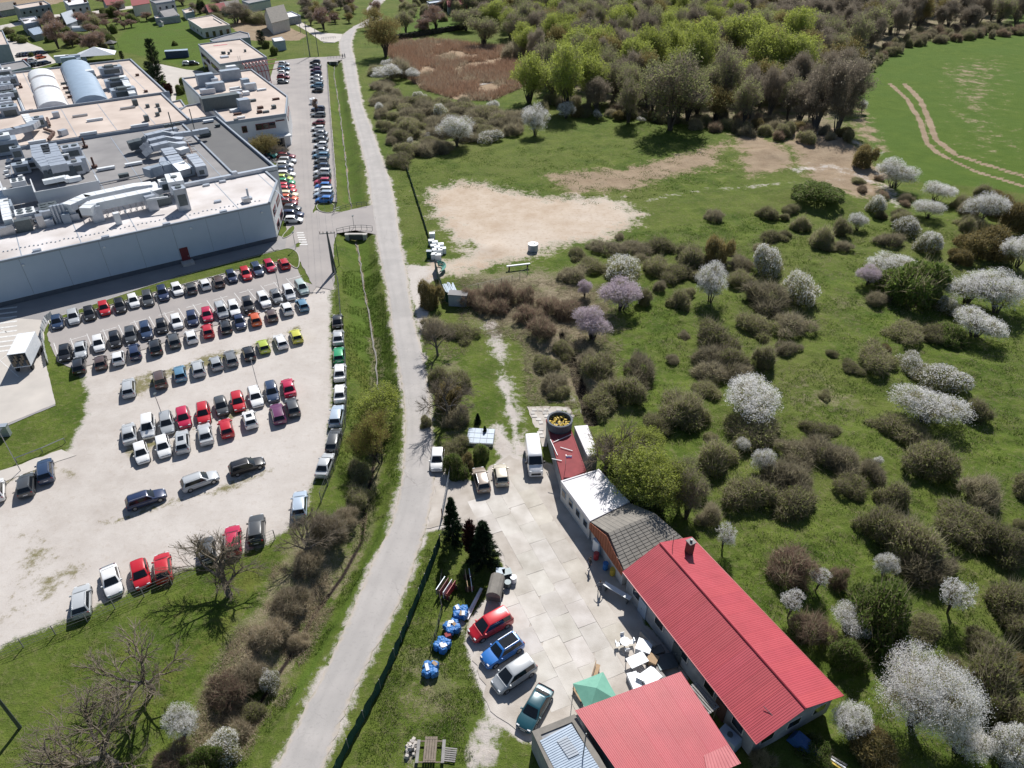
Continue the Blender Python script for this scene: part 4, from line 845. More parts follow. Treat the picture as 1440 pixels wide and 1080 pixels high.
# the two long white ducts with their legs
duct([(96, 291, 1.9), (122, 279, 1.9), (190, 264.5, 1.9), (212, 262, 1.7), (220, 270, 1.0)], 2.2, 1.3, 'white_duct'); duct([(122, 297, 1.8), (132, 289, 1.9), (210, 272.5, 1.9), (216, 276, 1.2)], 2.2, 1.5, 'white_duct')
rbox('duct_leg', 135, 300, 1.9, 1.9, 3.0, 'duct', 8); rbox('duct_leg', 212, 284.5, 1.9, 1.9, 3.0, 'duct', 8); rbox('duct_leg', 165, 307, 1.0, 1.0, 2.2, 'white_duct', 4)
rbox('air_handler', 247, 258, 3.0, 5.4, 2.6, 'white_duct', -6, 1.0); rbox('air_handler', 255, 279, 2.2, 2.2, 4.4, 'duct', 0); rbox('air_handler', 233, 261, 2.2, 1.8, 2.4, 'white_duct', 0, .8)
rbox('fan_unit', 226, 282, 3.4, 2.6, 1.4, 'steel', 4); duct([(205, 281, 2.4), (236, 277, 2.4)], .3, .3, 'white_duct', 'support_rail')
mb = MB()
for i in range(11):
    a_, b_ = ab(126 + i * 8.2, 302 - i * 1.9, 9); MB().box((a_, b_ + 1, WZ + 1.9), (.12, 2.2, .12)).tube((a_, b_, WZ), (a_, b_, WZ + 1.9), .07, n=4).tube((a_, b_ + 2, WZ), (a_, b_ + 2, WZ + 1.9), .07, n=4).build('duct_stand', M['rim'], wh)
# triple wavy ducts
for k in range(3):
    o_ = k * 7.5; x_ = k * 4
    duct([(198 + x_, 200 + o_, .5), (207 + x_, 193 + o_, 1.7), (228 + x_, 188 + o_, 1.8), (240 + x_, 190 + o_, 1.0), (252 + x_, 192 + o_ * .8, .8)], 1.9, 1.3, 'duct')
duct([(183, 205, .6), (198, 201, .8)], 2.2, 1.8, 'steel', 'fan_housing')
duct([(236, 213, 1.6), (243, 222, 1.6), (252, 234, 1.6), (259, 241, .9)], 2.6, 1.5, 'duct'); duct([(228, 228, 1.4), (250, 226, 1.4)], 3.2, 1.2, 'duct'); duct([(208, 243, .6), (214, 241, .6), (230, 236.5, 1.2), (246, 233, 1.2)], 2.4, 1.8, 'unit', 'air_handler')
duct([(270, 222, .9), (278, 231, .9), (283, 238, .6)], 2.2, 1.6, 'duct'); duct([(252, 213, .8), (262, 210, .8)], 2.0, 1.0, 'white_duct'); rbox('air_handler', 261, 240, 2.8, 2.6, 1.9, 'unit', 10); rbox('air_handler', 284, 240, 2.2, 2.0, 1.7, 'duct', -10)
duct([(222, 187, .8), (248, 182, .8)], 1.2, .9, 'duct'); duct([(247, 190, 1.5), (270, 187, 1.5), (292, 183, 1.5)], 1.2, 1.0, 'duct'); rbox('fan_unit', 288, 187, 2.6, 1.5, 1.2, 'steel')
mb = MB()
for i in range(6):
    a_, b_ = ab(262 + i * 3.5, 196 + i * 7, 9); mb.tube((a_ - 5, b_, WZ + .4), (a_ + 1.2, b_, WZ + .4), .08, n=4)
for s in (0, 3.5):
    a0, b0 = ab(262, 196, 9); a9, b9 = ab(282, 238, 9); mb.tube((a0 - s, b0, WZ + .45), (a9 - s, b9, WZ + .45), .1, n=4)
mb.build('pipe_rack', M['rust'], wh)
for u, v, w_, hh in ((247, 176, .25, 6.5), (275, 168, .22, 6)):
    a_, b_ = ab(u, v + 20, 8); MB().tube((a_, b_, WZ), (a_, b_, WZ + hh), w_ / 2, n=6).build('mast', M['steel'], wh)
for u, v in ((120, 207), (133, 235), (350, 280)):
    a_, b_ = ab(u, v, 8); mb = MB().tube((a_, b_, WZ), (a_, b_, WZ + 2.2), .22, n=8); mb.box((a_, b_, WZ + .2), (1.2, 1.0, .4)); mb.build('vent_stack', M['rust'] if u < 300 else M['duct'], wh)
for u, v, L, m in ((149, 236.5, 3.6, 'white_duct'), (188, 230, 3.6, 'white_duct'), (293, 170, 2.6, 'white_duct'), (306, 176, 1.2, 'steel')): rbox('skylight_box', u, v, L, .9, .5, m)
for u, v in ((52, 352), (148, 333), (234, 314.5), (314, 297), (306, 283), (290, 260), (313, 255)): rbox('roof_drain', u, v, 1.3, .7, .35, 'duct')
rbox('fan_unit', 346, 281, 1.4, 1.4, .9, 'rim'); rbox('fan_unit', 330, 245, 1.1, 1.0, 1.2, 'duct'); rbox('roof_hatch', 174, 247, 2.0, 1.0, .9, 'steel')
# conduit along the grey roof
duct([(140, 258, .1), (209, 244, .1)], .3, .25, 'rim', 'conduit'); duct([(77, 207, .1), (120, 200, .1)], .3, .2, 'rim', 'conduit')
# screened plant enclosures on the left
for (u0, v0), (u1, v1), hh in (((3, 268), (45, 259), 3.2), ((49, 271), (137, 253), 3.6)):
    a0, b0 = ab(u0, v0, WZ + hh); a1, b1 = ab(u1, v1, WZ + hh); bm_ = (b0 + b1) / 2; f = MB()
    f.box(((a0 + a1) / 2, bm_, WZ + hh / 2), (a1 - a0, .18, hh)).box((a0, bm_ + 3, WZ + hh / 2), (.18, 6, hh)).box((a1, bm_ + 2, WZ + hh / 2), (.18, 4, hh)); f.build('plant_screen', M['wall_white'], wh)
duct([(62, 256, 3.2), (92, 250, 3.2), (97, 253, 3.0), (113, 250, 3.0)], 1.2, .8, 'white_duct'); 
for i in range(6): rbox('chiller_coil', 66 + i * 7.2, 247 - i * 1.5, 1.5, 2.6, 2.2, 'steel', 0, .6, taper=.45)
duct([(57, 208, 2.4), (60, 222, 2.4), (72, 236, 2.2)], 3.6, 1.6, 'duct'); duct([(70, 208, 2.4), (76, 222, 2.4), (84, 236, 2.2)], 3.2, 1.6, 'duct'); rbox('air_handler', 101, 213, 3.6, 3.4, 2.4, 'duct', 0, .8); rbox('air_handler', 88, 221, 2.8, 2.2, 1.6, 'white_duct', 0, .8); rbox('air_handler', 107, 235, 2.8, 2.4, 2.4, 'duct', 0, .8); rbox('tank_silver', 116, 231, 1.8, 1.8, 3.0, 'duct')
rbox('air_handler', 42, 230, 2.6, 2.6, 1.8, 'white_duct'); rbox('air_handler', 30, 236, 3.2, 2.2, 2.0, 'unit'); rbox('air_handler', 8, 205, 5.2, 4.2, 3.2, 'unit'); rbox('air_handler', 24, 215, 2.2, 2.2, 2.6, 'unit'); rbox('air_handler', 6, 202, 3.4, 2.8, 4.2, 'white_duct')
def fan_bank(u, v, nx, ny, sz=1.5, m='duct', hh=1.7):
    z = WZ + hh; a_, b_ = ab(u, v, z); p = MB().box((a_, b_, WZ + hh / 2 + .2), (nx * sz + .3, ny * sz + .3, hh), 0).build('chiller', M[m], wh)
    for i in range(nx):
        for j in range(ny):
            x, y = a_ + (i - (nx - 1) / 2) * sz, b_ + (j - (ny - 1) / 2) * sz; MB().tube((x, y, z + .18), (x, y, z + .32), sz * .38, n=12).build('fan', M['steel'], p)
fan_bank(25, 254, 2, 2, 1.2, 'white_duct', 1.2); fan_bank(35, 298, 2, 2, 1.5, 'white_duct'); fan_bank(68, 291, 2, 3, 1.4, 'steel', 2.2); fan_bank(10, 287, 1, 3, 1.3, 'unit')
for u, v in ((12, 226), (11, 235), (9, 241), (11, 247), (25, 222), (28, 242), (29, 248)): rbox('roof_vent', u, v, .9, .7, .5, 'white_duct', 20)
duct([(4, 268, .4), (9, 300, 1.4), (12, 312, 1.4)], 1.4, 1.0, 'white_duct')
for i in range(20):
    u = rr.uniform(2, 118); v = 336 - u * .27 + rr.uniform(-20, -4); rbox('pump_skid', u, v, rr.uniform(.9, 2.6), rr.uniform(.8, 1.9), rr.uniform(.7, 2.6), rr.choice(['duct', 'unit', 'white_duct', 'steel', 'rim']), rr.uniform(-6, 6))
for i in range(9):
    u = rr.uniform(35, 110); v = 322 - u * .22 + rr.uniform(-16, 6); a_, b_ = ab(u, v, 8.6); L = rr.uniform(3, 9); MB().tube((a_ - L / 2, b_, WZ + 1.1), (a_ + L / 2, b_, WZ + 1.1), rr.uniform(.12, .3), n=7).build('pipe', M[rr.choice(['duct', 'rim', 'unit'])], wh)
for i in range(4):
    a_, b_ = ab(78 + i * 5, 307 - i, 9); MB().tube((a_, b_, WZ), (a_, b_, WZ + 3.4), .35, n=9).build('silver_stack', M['duct'], wh)
mb = MB()
for i in range(60):
    u = 5 + i * 6.1; v = 360 - u * .2 + rr.uniform(-1, 1); a_, b_ = ab(u, v - 5, 8); 
    if b_ > .8: mb.box((a_, b_, WZ + .06), (.22, .22, .12))
mb.build('anchor_blocks', M['unit'], wh)['kind'] = 'stuff'
# beige roof C
zc = WZ + .7
for u, v, L, D, h_, m, r_ in ((125, 189, 3.8, .7, .6, 'white_duct', 0), (134, 170, 3.8, .7, .6, 'white_duct', 0), (53, 201, 3.8, .7, .6, 'white_duct', 0), (197, 178, 4.2, .7, .6, 'white_duct', 0), (207, 170, 1.1, 1.3, 1.4, 'steel', 0), (90, 190, 1.8, 1.4, 1.3, 'duct', 30), (80, 165, 1.6, 1.4, 1.4, 'duct', 0), (191, 148, 1.3, 1.3, 1.5, 'steel', 0), (208, 151, .9, .9, .8, 'steel', 0), (222, 150, .9, .9, .8, 'steel', 0), (222, 163, .8, .8, .9, 'steel', 20), (225, 157, .7, .7, 1, 'steel', 0), (234, 179, 1, 1, .7, 'steel', 0), (241, 178, 1, 1, .7, 'steel', 0), (250, 176, 1.1, 1, .7, 'steel', 0), (180, 153, 3.8, .6, .5, 'rim', 0), (113, 164, 3.6, .6, .5, 'rim', 0)):
    a_, b_ = ab(u, v, zc); MB().box((a_, b_, zc + h_ / 2), (L, D, h_), R(r_)).build('roof_vent', M[m], wh)
duct([(-10, 190, 1.6), (20, 184, 1.6), (42, 179, 1.6), (50, 173, 1.0)], 2.0, 1.3, 'duct', zb=zc); duct([(36, 164, 1.0), (46, 178, 1.0)], 1.6, 1.2, 'white_duct', zb=zc); rbox('air_handler', 54, 171, 3, 2.4, 2.2, 'unit', 0, 0, zc); duct([(62, 181, .3), (76, 186, .3), (68, 196, .3)], .5, .5, 'rust', 'rusty_pipe', zb=zc); duct([(66, 166, .3), (70, 176, .3)], .5, .5, 'rust', 'rusty_pipe', zb=zc)
# skylights and barrel roof on D
def barrel(u0, v0, u1, v1, wd, hh, m, name, caps=True, n=10):
    a0, b0 = ab(u0, v0, WZ); a1, b1 = ab(u1, v1, WZ); d = Vector((a1 - a0, b1 - b0)); L = d.length; d.normalize(); s = Vector((-d.y, d.x)); V = []; F = []; ns_ = max(2, int(L / 3))
    for i in range(ns_ + 1):
        for j in range(n + 1):
            t = math.pi * j / n; p = Vector((a0, b0)) + d * (L * i / ns_) + s * (wd / 2 * math.cos(t)); V.append((p.x, p.y, WZ - .1 + hh * math.sin(t)))
            if i and j: k = i * (n + 1) + j; F.append((k, k - 1, k - n - 2, k - n - 1))
    F.append(tuple(range(n + 1))); F.append(tuple(range(ns_ * (n + 1) + n, ns_ * (n + 1) - 1, -1))); o = ob(name, mesh_from(name, V, F, m), wh); o.data.set_sharp_from_angle(angle=R(40)); o.data.polygons.foreach_set('use_smooth', [True] * len(o.data.polygons)); return o
barrel(57, 104, 60.5, 113, 7.2, 1.8, M['skylight'], 'skylight'); barrel(61.3, 115.5, 66, 128, 7.2, 1.8, M['skylight'], 'skylight'); barrel(67, 131, 75, 152, 7.4, 1.9, M['skylight'], 'skylight'); barrel(106, 94, 130, 146, 8.8, 2.4, M['blue_roof'], 'barrel_roof')
for i in range(4): rbox('roof_light', 98 + i * 3.4, 116 + i * 6.2, 5, .5, .5, 'steel' if i % 2 == 0 else 'rust')
for u, v in ((156, 99), (165, 117), (174, 130)): rbox('air_handler', u, v, 6.5, 3.6, 2.4, 'unit', 0); rbox('fan_unit', u - 3, v - 6, 2.4, 2.2, .7, 'steel', 0, 2.4); rbox('duct_leg', u + 8, v + 1, 2.0, 3.6, 1.6, 'white_duct', 0)
duct([(173, 109, 1), (180, 122, 1), (187, 134, .6)], 1.8, 1.2, 'white_duct'); rbox('fan_unit', 127, 103, 2.4, 2.2, 2.0, 'white_duct'); rbox('fan_unit', 130, 107, 2.0, 2.0, 1.2, 'steel')
for u, v in ((27, 118), (29, 122), (48, 101), (58, 100), (40, 156), (44, 155), (193, 105), (205, 128)): rbox('roof_vent', u, v, 1.0, .8, .5, 'rust')
for i in range(6): rbox('air_handler', 6 + (i % 2) * 8, 102 + i * 11, 4.2, 3.6, 2.2 + (i % 3) * .4, ['white_duct', 'unit', 'duct', 'steel', 'duct', 'unit'][i], 0)
for i in range(4): duct([(-4, 112 + i * 12, 2), (16, 109 + i * 12, 1.6)], 1.6, 1.1, 'duct')
# ------------------------------------------------------------------ office
off, lp = flat_block('office_building', 'white office block with roof units and maroon window bands beside the long parking road', PX([(256,111.6),(354.3,99),(404.7,136.8),(402.3,162),(318,173.8)], 8), 8.0, M['wall_white'], M['roof_beige'])
oc = off.location
def op(u, v, z=8.): x, y = G(u, v, z); return (x - oc.x, y - oc.y)
def obx(par, name, u, v, L, D, h_, m, rot=34, zb=8.): x, y = op(u, v, zb + h_ / 2) if par is off else (0, 0); return MB().box((x, y, zb + h_ / 2), (L, D, h_), R(rot)).build(name, M[m], par)
for u, v, L, D, h_, m in ((289, 112, 5, 2.6, 3.4, 'unit'), (300, 114, 2, 5, 2.2, 'duct'), (324, 105, 6, 2.4, 3.0, 'unit'), (326, 100, 3, 2, 3.2, 'white_duct'), (303, 122, 5, 2.4, 2.4, 'unit'), (292, 128, 4, 2.2, 1.4, 'duct'), (310, 143, 10, 3.0, 3.4, 'steel'), (333, 137, 2.6, 2.8, 2.4, 'duct'), (343, 147, 3, 2.6, 3.0, 'unit'), (330, 124, 3, .8, .6, 'white_duct'), (332, 128, 3.6, .8, .6, 'white_duct'), (345, 117, 2.2, 2.2, 2.6, 'unit'), (352, 122, 3.4, 1.6, 2.0, 'duct'), (346, 131, 1.8, 1.6, 1.0, 'white_duct'), (368, 126, 2.6, .9, .5, 'white_duct'), (356, 141, 1.5, 1, .6, 'steel'), (366, 151, 1.5, 1, .6, 'rust'), (385, 150, 1.1, 1, .9, 'steel'), (388, 139, 1.9, .8, .5, 'rust'), (365, 157, 1.2, 1, .7, 'rust'), (374, 157, 1.6, .8, .5, 'steel'), (334, 160, 2, .8, .5, 'rust'), (332, 169, 1, 1, .7, 'steel'), (339, 165, 2, .8, .5, 'white_duct'), (330, 155, 2.4, 1.6, .6, 'white_duct')): obx(off, 'roof_unit', u, v, L, D, h_, m)
pts = [op(*p) for p in ((318,173.8),(402.3,162),(404.7,136.8))]
def band(par, a, b, s0, s1, z, h_, m='maroon'):
    a, b = Vector(a), Vector(b); d = (b - a).normalized(); nr = Vector((d.y, -d.x)); c = a + d * ((s0 + s1) / 2) + nr * .06; rz = math.atan2(d.y, d.x)
    f = MB().box((c.x, c.y, z), (s1 - s0, .12, h_), rz).build('window', M[m], par); c += nr * .05; k = max(1, int((s1 - s0) / 1.6))
    for i in range(k):
        q = c + d * ((s1 - s0) * ((i + .5) / k - .5)); MB().box((q.x, q.y, z), ((s1 - s0) / k - .18, .06, h_ - .35), rz).build('pane', M['glass'], f)
band(off, pts[0], pts[1], 3.6, 4.9, 5.9, 1.7); band(off, pts[0], pts[1], 7.2, 12.4, 6.0, 1.6); band(off, pts[0], pts[1], 12.6, 15.0, 6.9, .3); band(off, pts[1], pts[2], 4, 15, 6, 1.3)
# recessed, shaded ground floor with columns
d = (Vector(pts[1]) - Vector(pts[0])); L = d.length; d.normalize(); nr = Vector((d.y, -d.x)); rz = math.atan2(d.y, d.x)
c = Vector(pts[0]) + d * L / 2 + nr * .05; MB().box((c.x, c.y, 1.45), (L - 3, .12, 2.9), rz).build('ground_floor_glazing', M['glass'], off)
c = Vector(pts[0]) + d * L / 2 + nr * 1.2; MB().box((c.x, c.y, 3.15), (L, 2.4, .35), rz).build('canopy', M['wall_white'], off)
for i in range(4):
    c = Vector(pts[0]) + d * (2 + i * (L - 4) / 3) + nr * 2.1; MB().tube((c.x, c.y, 0), (c.x, c.y, 3), .2, n=10).build('column', M['plaster'], off)
# small link building between warehouse and office
lk, _ = flat_block('link_building', 'low white link between the warehouse and the office with courtyard openings', PX([(262,150),(288,146),(304,164),(268,170),(250,158)], 6), 6.0, M['wall_white'], M['roof_beige'])
lk2, _ = flat_block('entrance_cube', 'small white cube with a dark opening left of the office', PX([(240,145),(255,142),(262,152),(245,156)], 5), 5.0, M['plaster'], M['roof_beige'])
# ------------------------------------------------------------------ block with the red tube frame
b3, _ = flat_block('office_annexe', 'white two-storey block with maroon window strips and red tube frame on its corner', PX([(278.8,63.6),(338.6,55.7),(375.5,81.7),(309.5,92)], 7.5), 7.5, M['wall_white'], M['roof_beige'])
bc = b3.location
def bp_(u, v, z=7.5): x, y = G(u, v, z); return (x - bc.x, y - bc.y)
W0, S0, E0 = bp_(278.8, 63.6), bp_(309.5, 92), bp_(375.5, 81.7); LW = math.dist(W0, S0); LS = math.dist(S0, E0)
band(b3, W0, S0, LW * .08, LW * .48, 4.8, 1.5); band(b3, W0, S0, LW * .55, LW * .95, 4.8, 1.5); band(b3, W0, S0, LW * .12, LW * .3, 1.4, 2.6); band(b3, S0, E0, LS * .1, LS * .35, 5.0, 1.2)
dS = Vector((E0[0] - S0[0], E0[1] - S0[1])).normalized(); nS = Vector((dS.y, -dS.x))
for k in range(7):
    mb = MB(); base = Vector(S0) + dS * (LS * .45 + k * 1.25); P_ = []
    for i in range(9):
        t = i / 8 * math.pi / 2; q = base + nS * (.4 + 3.6 * math.sin(t)) ; P_.append((q.x, q.y, 7.2 * math.cos(t) ** .8 if i < 8 else .1))
    mb.path(P_, .13, 6); mb.build('red_tube', M['redpipe'], b3)
mb = MB()
for z, o_ in ((7.0, 1.0), (6.0, 2.4), (4.3, 3.4)):
    a = Vector(S0) + dS * (LS * .42) + nS * o_; b = Vector(E0) + dS * 3 + nS * o_; mb.tube((*a, z), (*b, z), .12, n=6)
mb.build('red_rail', M['redpipe'], b3)
q = Vector(S0) + dS * (LS * .40) + nS * .5; mb = MB()
for s in (-.4, .4): mb.tube((*(q + dS * s), 0), (*(q + dS * s), 9.6), .06, n=4)
for i in range(22): mb.tube((*(q - dS * .4), .4 + i * .42), (*(q + dS * .4), .4 + i * .42), .035, n=4)
mb.build('ladder', M['rim'], b3)
for u, v in ((313, 76), (316, 76), (325, 73), (345, 73), (322, 76.5)): x, y = bp_(u, v); MB().box((x, y, 7.9), (.7, .7, .9), R(30)).build('roof_vent', M['steel'], b3)
x, y = bp_(310, 63.5); MB().box((x, y, 7.54), (5, 1.5, .06), R(34)).build('roof_stain_panel', M['redroof_faded'], b3)
x, y = G(320, 100, 3); sh = empty('rooftop_stair_hood', (x, y, 0), R(34), 'slanted white stair hood between the annexe and the office', 'stair hood'); MB().box((0, 0, 4), (3, 2.4, 8), taper=.85).build('hood', M['duct'], sh); MB().box((0, -1.26, 1.1), (1.1, .1, 2.1)).build('door', M['maroon'], sh)
# ------------------------------------------------------------------ houses of the village
def gf(name, label, px, z, wall, roof, **k): return flat_block(name, label, PX(px, z), z, wall, roof, cat='house', **k)
t, lp = gf('flat_roof_house', 'long white two-storey house with flat roof at the top left corner', [(19,9),(62,2),(71,7),(28,14)], 6, M['plaster_old'], M['roof_beige']); c = t.location
def facade(t, px, z, n, zs, w_=1.3, h_=1.3):
    a, b = PX(px, z); a = (a[0] - t.location.x, a[1] - t.location.y); b = (b[0] - t.location.x, b[1] - t.location.y)
    for zz in zs: windows(t, a, b, n, zz, w_, h_)
facade(t, [(28,14),(71,7)], 6, 5, (1.6, 4.5)); x, y = c.x, c.y
for s in (-9, 4): MB().box((s, 1, 6.6), (1, 1, 1.4)).build('chimney', M['rust'], t)
t, _ = gf('flat_roof_house', 'white cubic house with flat roof left of the dark blue gable', [(89,2),(120,-2),(125,5),(97,9)], 7, M['plaster'], M['whiteroof']); facade(t, [(97,9),(125,5)], 7, 3, (1.8, 5.0))
for s in (-4, 4): MB().box((s, 1, 7.6), (1.2, 1, 1.6)).build('chimney', M['rust'], t)
t, _ = gf('flat_roof_house', 'small white house with two dark roof hatches and pale blue lean-to', [(28,27),(50,24),(56,31),(35,35)], 4.5, M['plaster_old'], M['whiteroof']); 
for s in (-3, 3): MB().box((s, 0, 4.7), (3.6, 3.4, .3), R(10)).build('roof_hatch', M['roof_dark'], t)
x0, y0 = t.location.x, t.location.y; P4 = [(x - x0, y - y0, z) for (x, y), z in zip(PX([(39,41),(55,37),(61,45),(47,48)], 3), (3, 3, 2.6, 2.6))]
corrugated('lean_to_roof', P4[3], P4[2], P4[1], P4[0], M['bluesheet'], t, .6, .06); MB().prism([p[:2] for p in P4], 0, 2.5).build('lean_to', M['plaster_old'], t)
t = gable_house('gable_house', 'small house with dark blue gable roof and red annexe roof', PX([(84,20),(98,15),(108,29),(94,34)], 3.5), 3.5, 6, M['plaster_old'], M['trim']); x, y = G(111, 27, 3); MB().box((x - t.location.x, y - t.location.y, 1.5), (7, 5, 3), R(20)).build('annexe', M['plaster_old'], t); MB().box((x - t.location.x, y - t.location.y, 3.1), (7.4, 5.4, .2), R(20)).build('roof', M['redroof_faded'], t)
t = gable_house('gable_house', 'house with brown-red tiled roof at the top beside the white house', PX([(186,8),(210,4),(206,-6),(184,-2)], 5), 5, 9, M['plaster'], M['redflat'])
facade(t, [(186,9),(211,5)], 4, 3, (1.6,)); 
t, _ = gf('flat_roof_house', 'tall white house with grey roof at the top edge between two gables', [(211,2),(240,-2),(246,2),(219,6)], 7, M['plaster'], M['roof_grey']); facade(t, [(219,6),(246,2)], 7, 3, (1.8, 5.0))
t = gable_house('gable_house', 'low house with maroon trim gable roof and pale front', PX([(222,20),(240,16),(250,20),(232,24)], 3), 3, 5, M['plaster'], M['roof_grey'])
t, _ = gf('garden_shed', 'long low white garage row behind the lawn', [(217,24),(250,20),(253,23),(219,27)], 2.6, M['plaster_old'], M['roof_beige']); 
t, _ = gf('garden_shed', 'small shed with pale flat roof and blue walls', [(256,15),(268,12),(273,17),(261,20)], 2.8, M['bluesheet'], M['roof_beige'])
t, _ = gf('bungalow', 'white bungalow with flat roof and dark porch beside the brown field', [(264,28),(299,22),(323.6,36),(284.7,41.5)], 3.6, M['plaster'], M['roof_beige'], trim=M['plaster']); facade(t, [(264,28),(284.7,41.5)], 3.6, 4, (1.7,), 1.6, 1.2); facade(t, [(284.7,41.5),(323.6,36)], 3.6, 4, (1.3,), 1.5, 2.3)
x, y = PX([(306, 29)], 3.9)[0]; MB().box((x - t.location.x, y - t.location.y, 3.9), (.5, 15, .4), R(32)).build('roof_ridge', M['plaster'], t)
t, _ = gf('garage_block', 'low grey garage block with sheet walls behind the annexe', [(295,57),(312,52),(338,45),(350,48),(352,54),(300,60)], 3, M['unit'], M['roof_grey'])
t = gable_house('gable_house', 'white house with steep brown roof and four dark windows at the top', PX([(372,22),(396,16),(406,26),(382,32)], 5), 5, 9.5, M['plaster'], M['tile']); facade(t, [(384,30),(406,25)], 4, 3, (1.5, 4.2), 1.1, 1.5)
t, _ = gf('garage', 'garage with pale flat roof beside the steep-roofed house', [(395,20),(410,17),(423,23),(405,26)], 3, M['plaster_old'], M['whiteroof'])
t, _ = gf('kiosk_building', 'small blue-grey transformer house with white roof at the end of the parking road', [(382,54),(396,52),(401,57),(386,59)], 3.6, M['bluesheet'], M['whiteroof'], par=.15)
t, _ = gf('flat_roof_house', 'house with pale grey roof beside the village crossroads at the top', [(340,2),(372,-4),(380,0),(350,6)], 4, M['plaster'], M['roof_grey'])
t = gable_house('gable_house', 'house with dark red hip roof left of the white gable at the top edge', PX([(630,10),(655,4),(648,-6),(626,-2)], 3.5), 3.5, 6.5, M['plaster'], M['redflat'])
t = gable_house('gable_house', 'house with brown roof right of the red hip roof at the top edge', PX([(656,12),(684,6),(678,-6),(652,-2)], 4), 4, 7.5, M['plaster'], M['redflat'])
t = gable_house('gable_house', 'white gabled house at the top edge beside the forest', PX([(684,14),(708,9),(704,0),(684,4)], 5), 5, 9, M['plaster'], M['roof_grey']); facade(t, [(684,14),(708,9)], 4, 2, (1.6, 4), 1.1, 1.4)
t, _ = gf('garden_shed', 'small blue-roofed shed at the top edge', [(600,3),(622,0),(626,3),(604,6)], 3, M['plaster_old'], M['bluesheet'])
for i, (u, v, k) in enumerate(((302, 6, 'redflat'), (322, 2, 'tile'), (8, 4, 'tile'), (158, -4, 'redflat'))):
    t = gable_house('gable_house', ['old farmhouse with faded red roof above the bungalow', 'old barn with brown roof at the top beside the farmhouse', 'brown-roofed barn in the extreme top left', 'house with red roof behind the pink orchard'][i], PX([(u - 14, v + 6), (u + 12, v + 3), (u + 16, v + 7), (u - 8, v + 11)], 3), 3, 5.5, M['plaster_old'], M[k])
# far left hall and its yard
t, _ = flat_block('storage_hall', 'dark-walled hall with flat roof at the left edge', PX([(-60,50),(4,44),(13,64),(-60,70)], 8), 8, M['trim'], M['roof_beige'])
sheet('side_yard', PX([(11,53),(28,56),(58,67),(80,88),(50,96),(24,92),(4,60)]), .03, M['pale_concrete'], .05)
t, _ = flat_block('shed_row', 'low grey sheds between the hall and the warehouse', PX([(0,92),(34,86),(44,95),(4,104)], 4), 4, M['plaster_old'], M['roof_grey'])
x, y = G(138, 85, 0); t = empty('white_tent', (x, y, 0), R(20), 'white party tent behind the warehouse', 'tent'); V = [(-7, -4, 2.4), (7, -4, 2.4), (7, 4, 2.4), (-7, 4, 2.4), (0, 0, 5)]
ob('tent_roof', mesh_from('tent_roof', V, [(0, 1, 4), (1, 2, 4), (2, 3, 4), (3, 0, 4)], M['whitebag']), t)
for sx in (-6.8, 6.8):
    for sy in (-3.8, 3.8): MB().tube((sx, sy, 0), (sx, sy, 2.4), .06, n=5).build('leg', M['rim'], t)
for i, (u, v, cl) in enumerate(((92, 86, 'white_duct'), (101, 88, 'bluesheet'), (108, 85, 'duct'))):
    x, y = G(u, v, 1); t = empty('truck', (x, y, 0), R(25 + i * 4), ['white box truck, leftmost of three behind the warehouse', 'pale blue truck, middle of three behind the warehouse', 'silver truck, rightmost of three behind the warehouse'][i], 'truck'); MB().box((-.8, 0, 1.9), (5, 2.3, 2.4)).build('cargo_box', M[cl], t); MB().box((2.7, 0, 1.4), (1.7, 2.1, 1.8), taper=.85).build('cab', M['bluesheet'], t)
    for X in (-2.2, 2.5):
        for s in (-1, 1): MB().tube((X, s - .12, .45), (X, s + .12, .45), .45, n=12).build('wheel', M['tyre'], t)
x, y = G(249, 76, 1.2); t = empty('shipping_container', (x, y, 0), R(18), 'dark blue shipping container with grey roof on the lawn edge', 'container'); M['navy'] = mat('container_blue', (.02,.05,.12), (.015,.035,.09), 1, .5); MB().box((0, 0, 1.3), (8.6, 3.0, 2.6)).build('body', M['navy'], t); MB().box((0, 0, 2.63), (8.7, 3.1, .08)).build('roof', M['bluesheet'], t)
for i in range(14): MB().box((-4.0 + i * .62, -1.53, 1.3), (.18, .05, 2.3)).build('rib', M['navy'], t)
x, y = G(158, 68, 0); t = empty('gazebo', (x, y, 0), 0, 'small dark gazebo on the bright lawn', 'gazebo'); V = [(-2, -2, 2.2), (2, -2, 2.2), (2, 2, 2.2), (-2, 2, 2.2), (0, 0, 3.3)]; ob('roof', mesh_from('roof', V, [(0, 1, 4), (1, 2, 4), (2, 3, 4), (3, 0, 4)], M['roof_dark']), t); MB().box((0, 0, .5), (1.6, 1.2, .9)).build('table', M['rim'], t)
for sx in (-1.8, 1.8):
    for sy in (-1.8, 1.8): MB().tube((sx, sy, 0), (sx, sy, 2.2), .09, n=5).build('leg', M['steel'], t)
x, y = G(227, 37, 0); t = empty('playhouse', (x, y, 0), 0, 'tiny white playhouse on the striped lawn', 'playhouse'); MB().box((0, 0, .9), (1.8, 1.8, 1.8)).build('wall', M['plaster'], t); MB().box((0, 0, 2.2), (2.2, 2.2, .9), taper=.2).build('roof', M['roof_grey'], t)
x, y = G(113, 43, 0); t = empty('polytunnel', (x, y, 0), R(20), 'white round greenhouse tunnel among the garden trees', 'greenhouse'); V = []; F = []
for i in range(2):
    for j in range(9): a = math.pi * j / 8; V.append((-3 + 6 * i, 2 * math.cos(a), 2 * math.sin(a)))
for j in range(8): F.append((j, j + 1, j + 10, j + 9))
F += [tuple(range(8, -1, -1)), tuple(range(9, 18))]; ob('cover', mesh_from('cover', V, F, M['whitebag']), t)
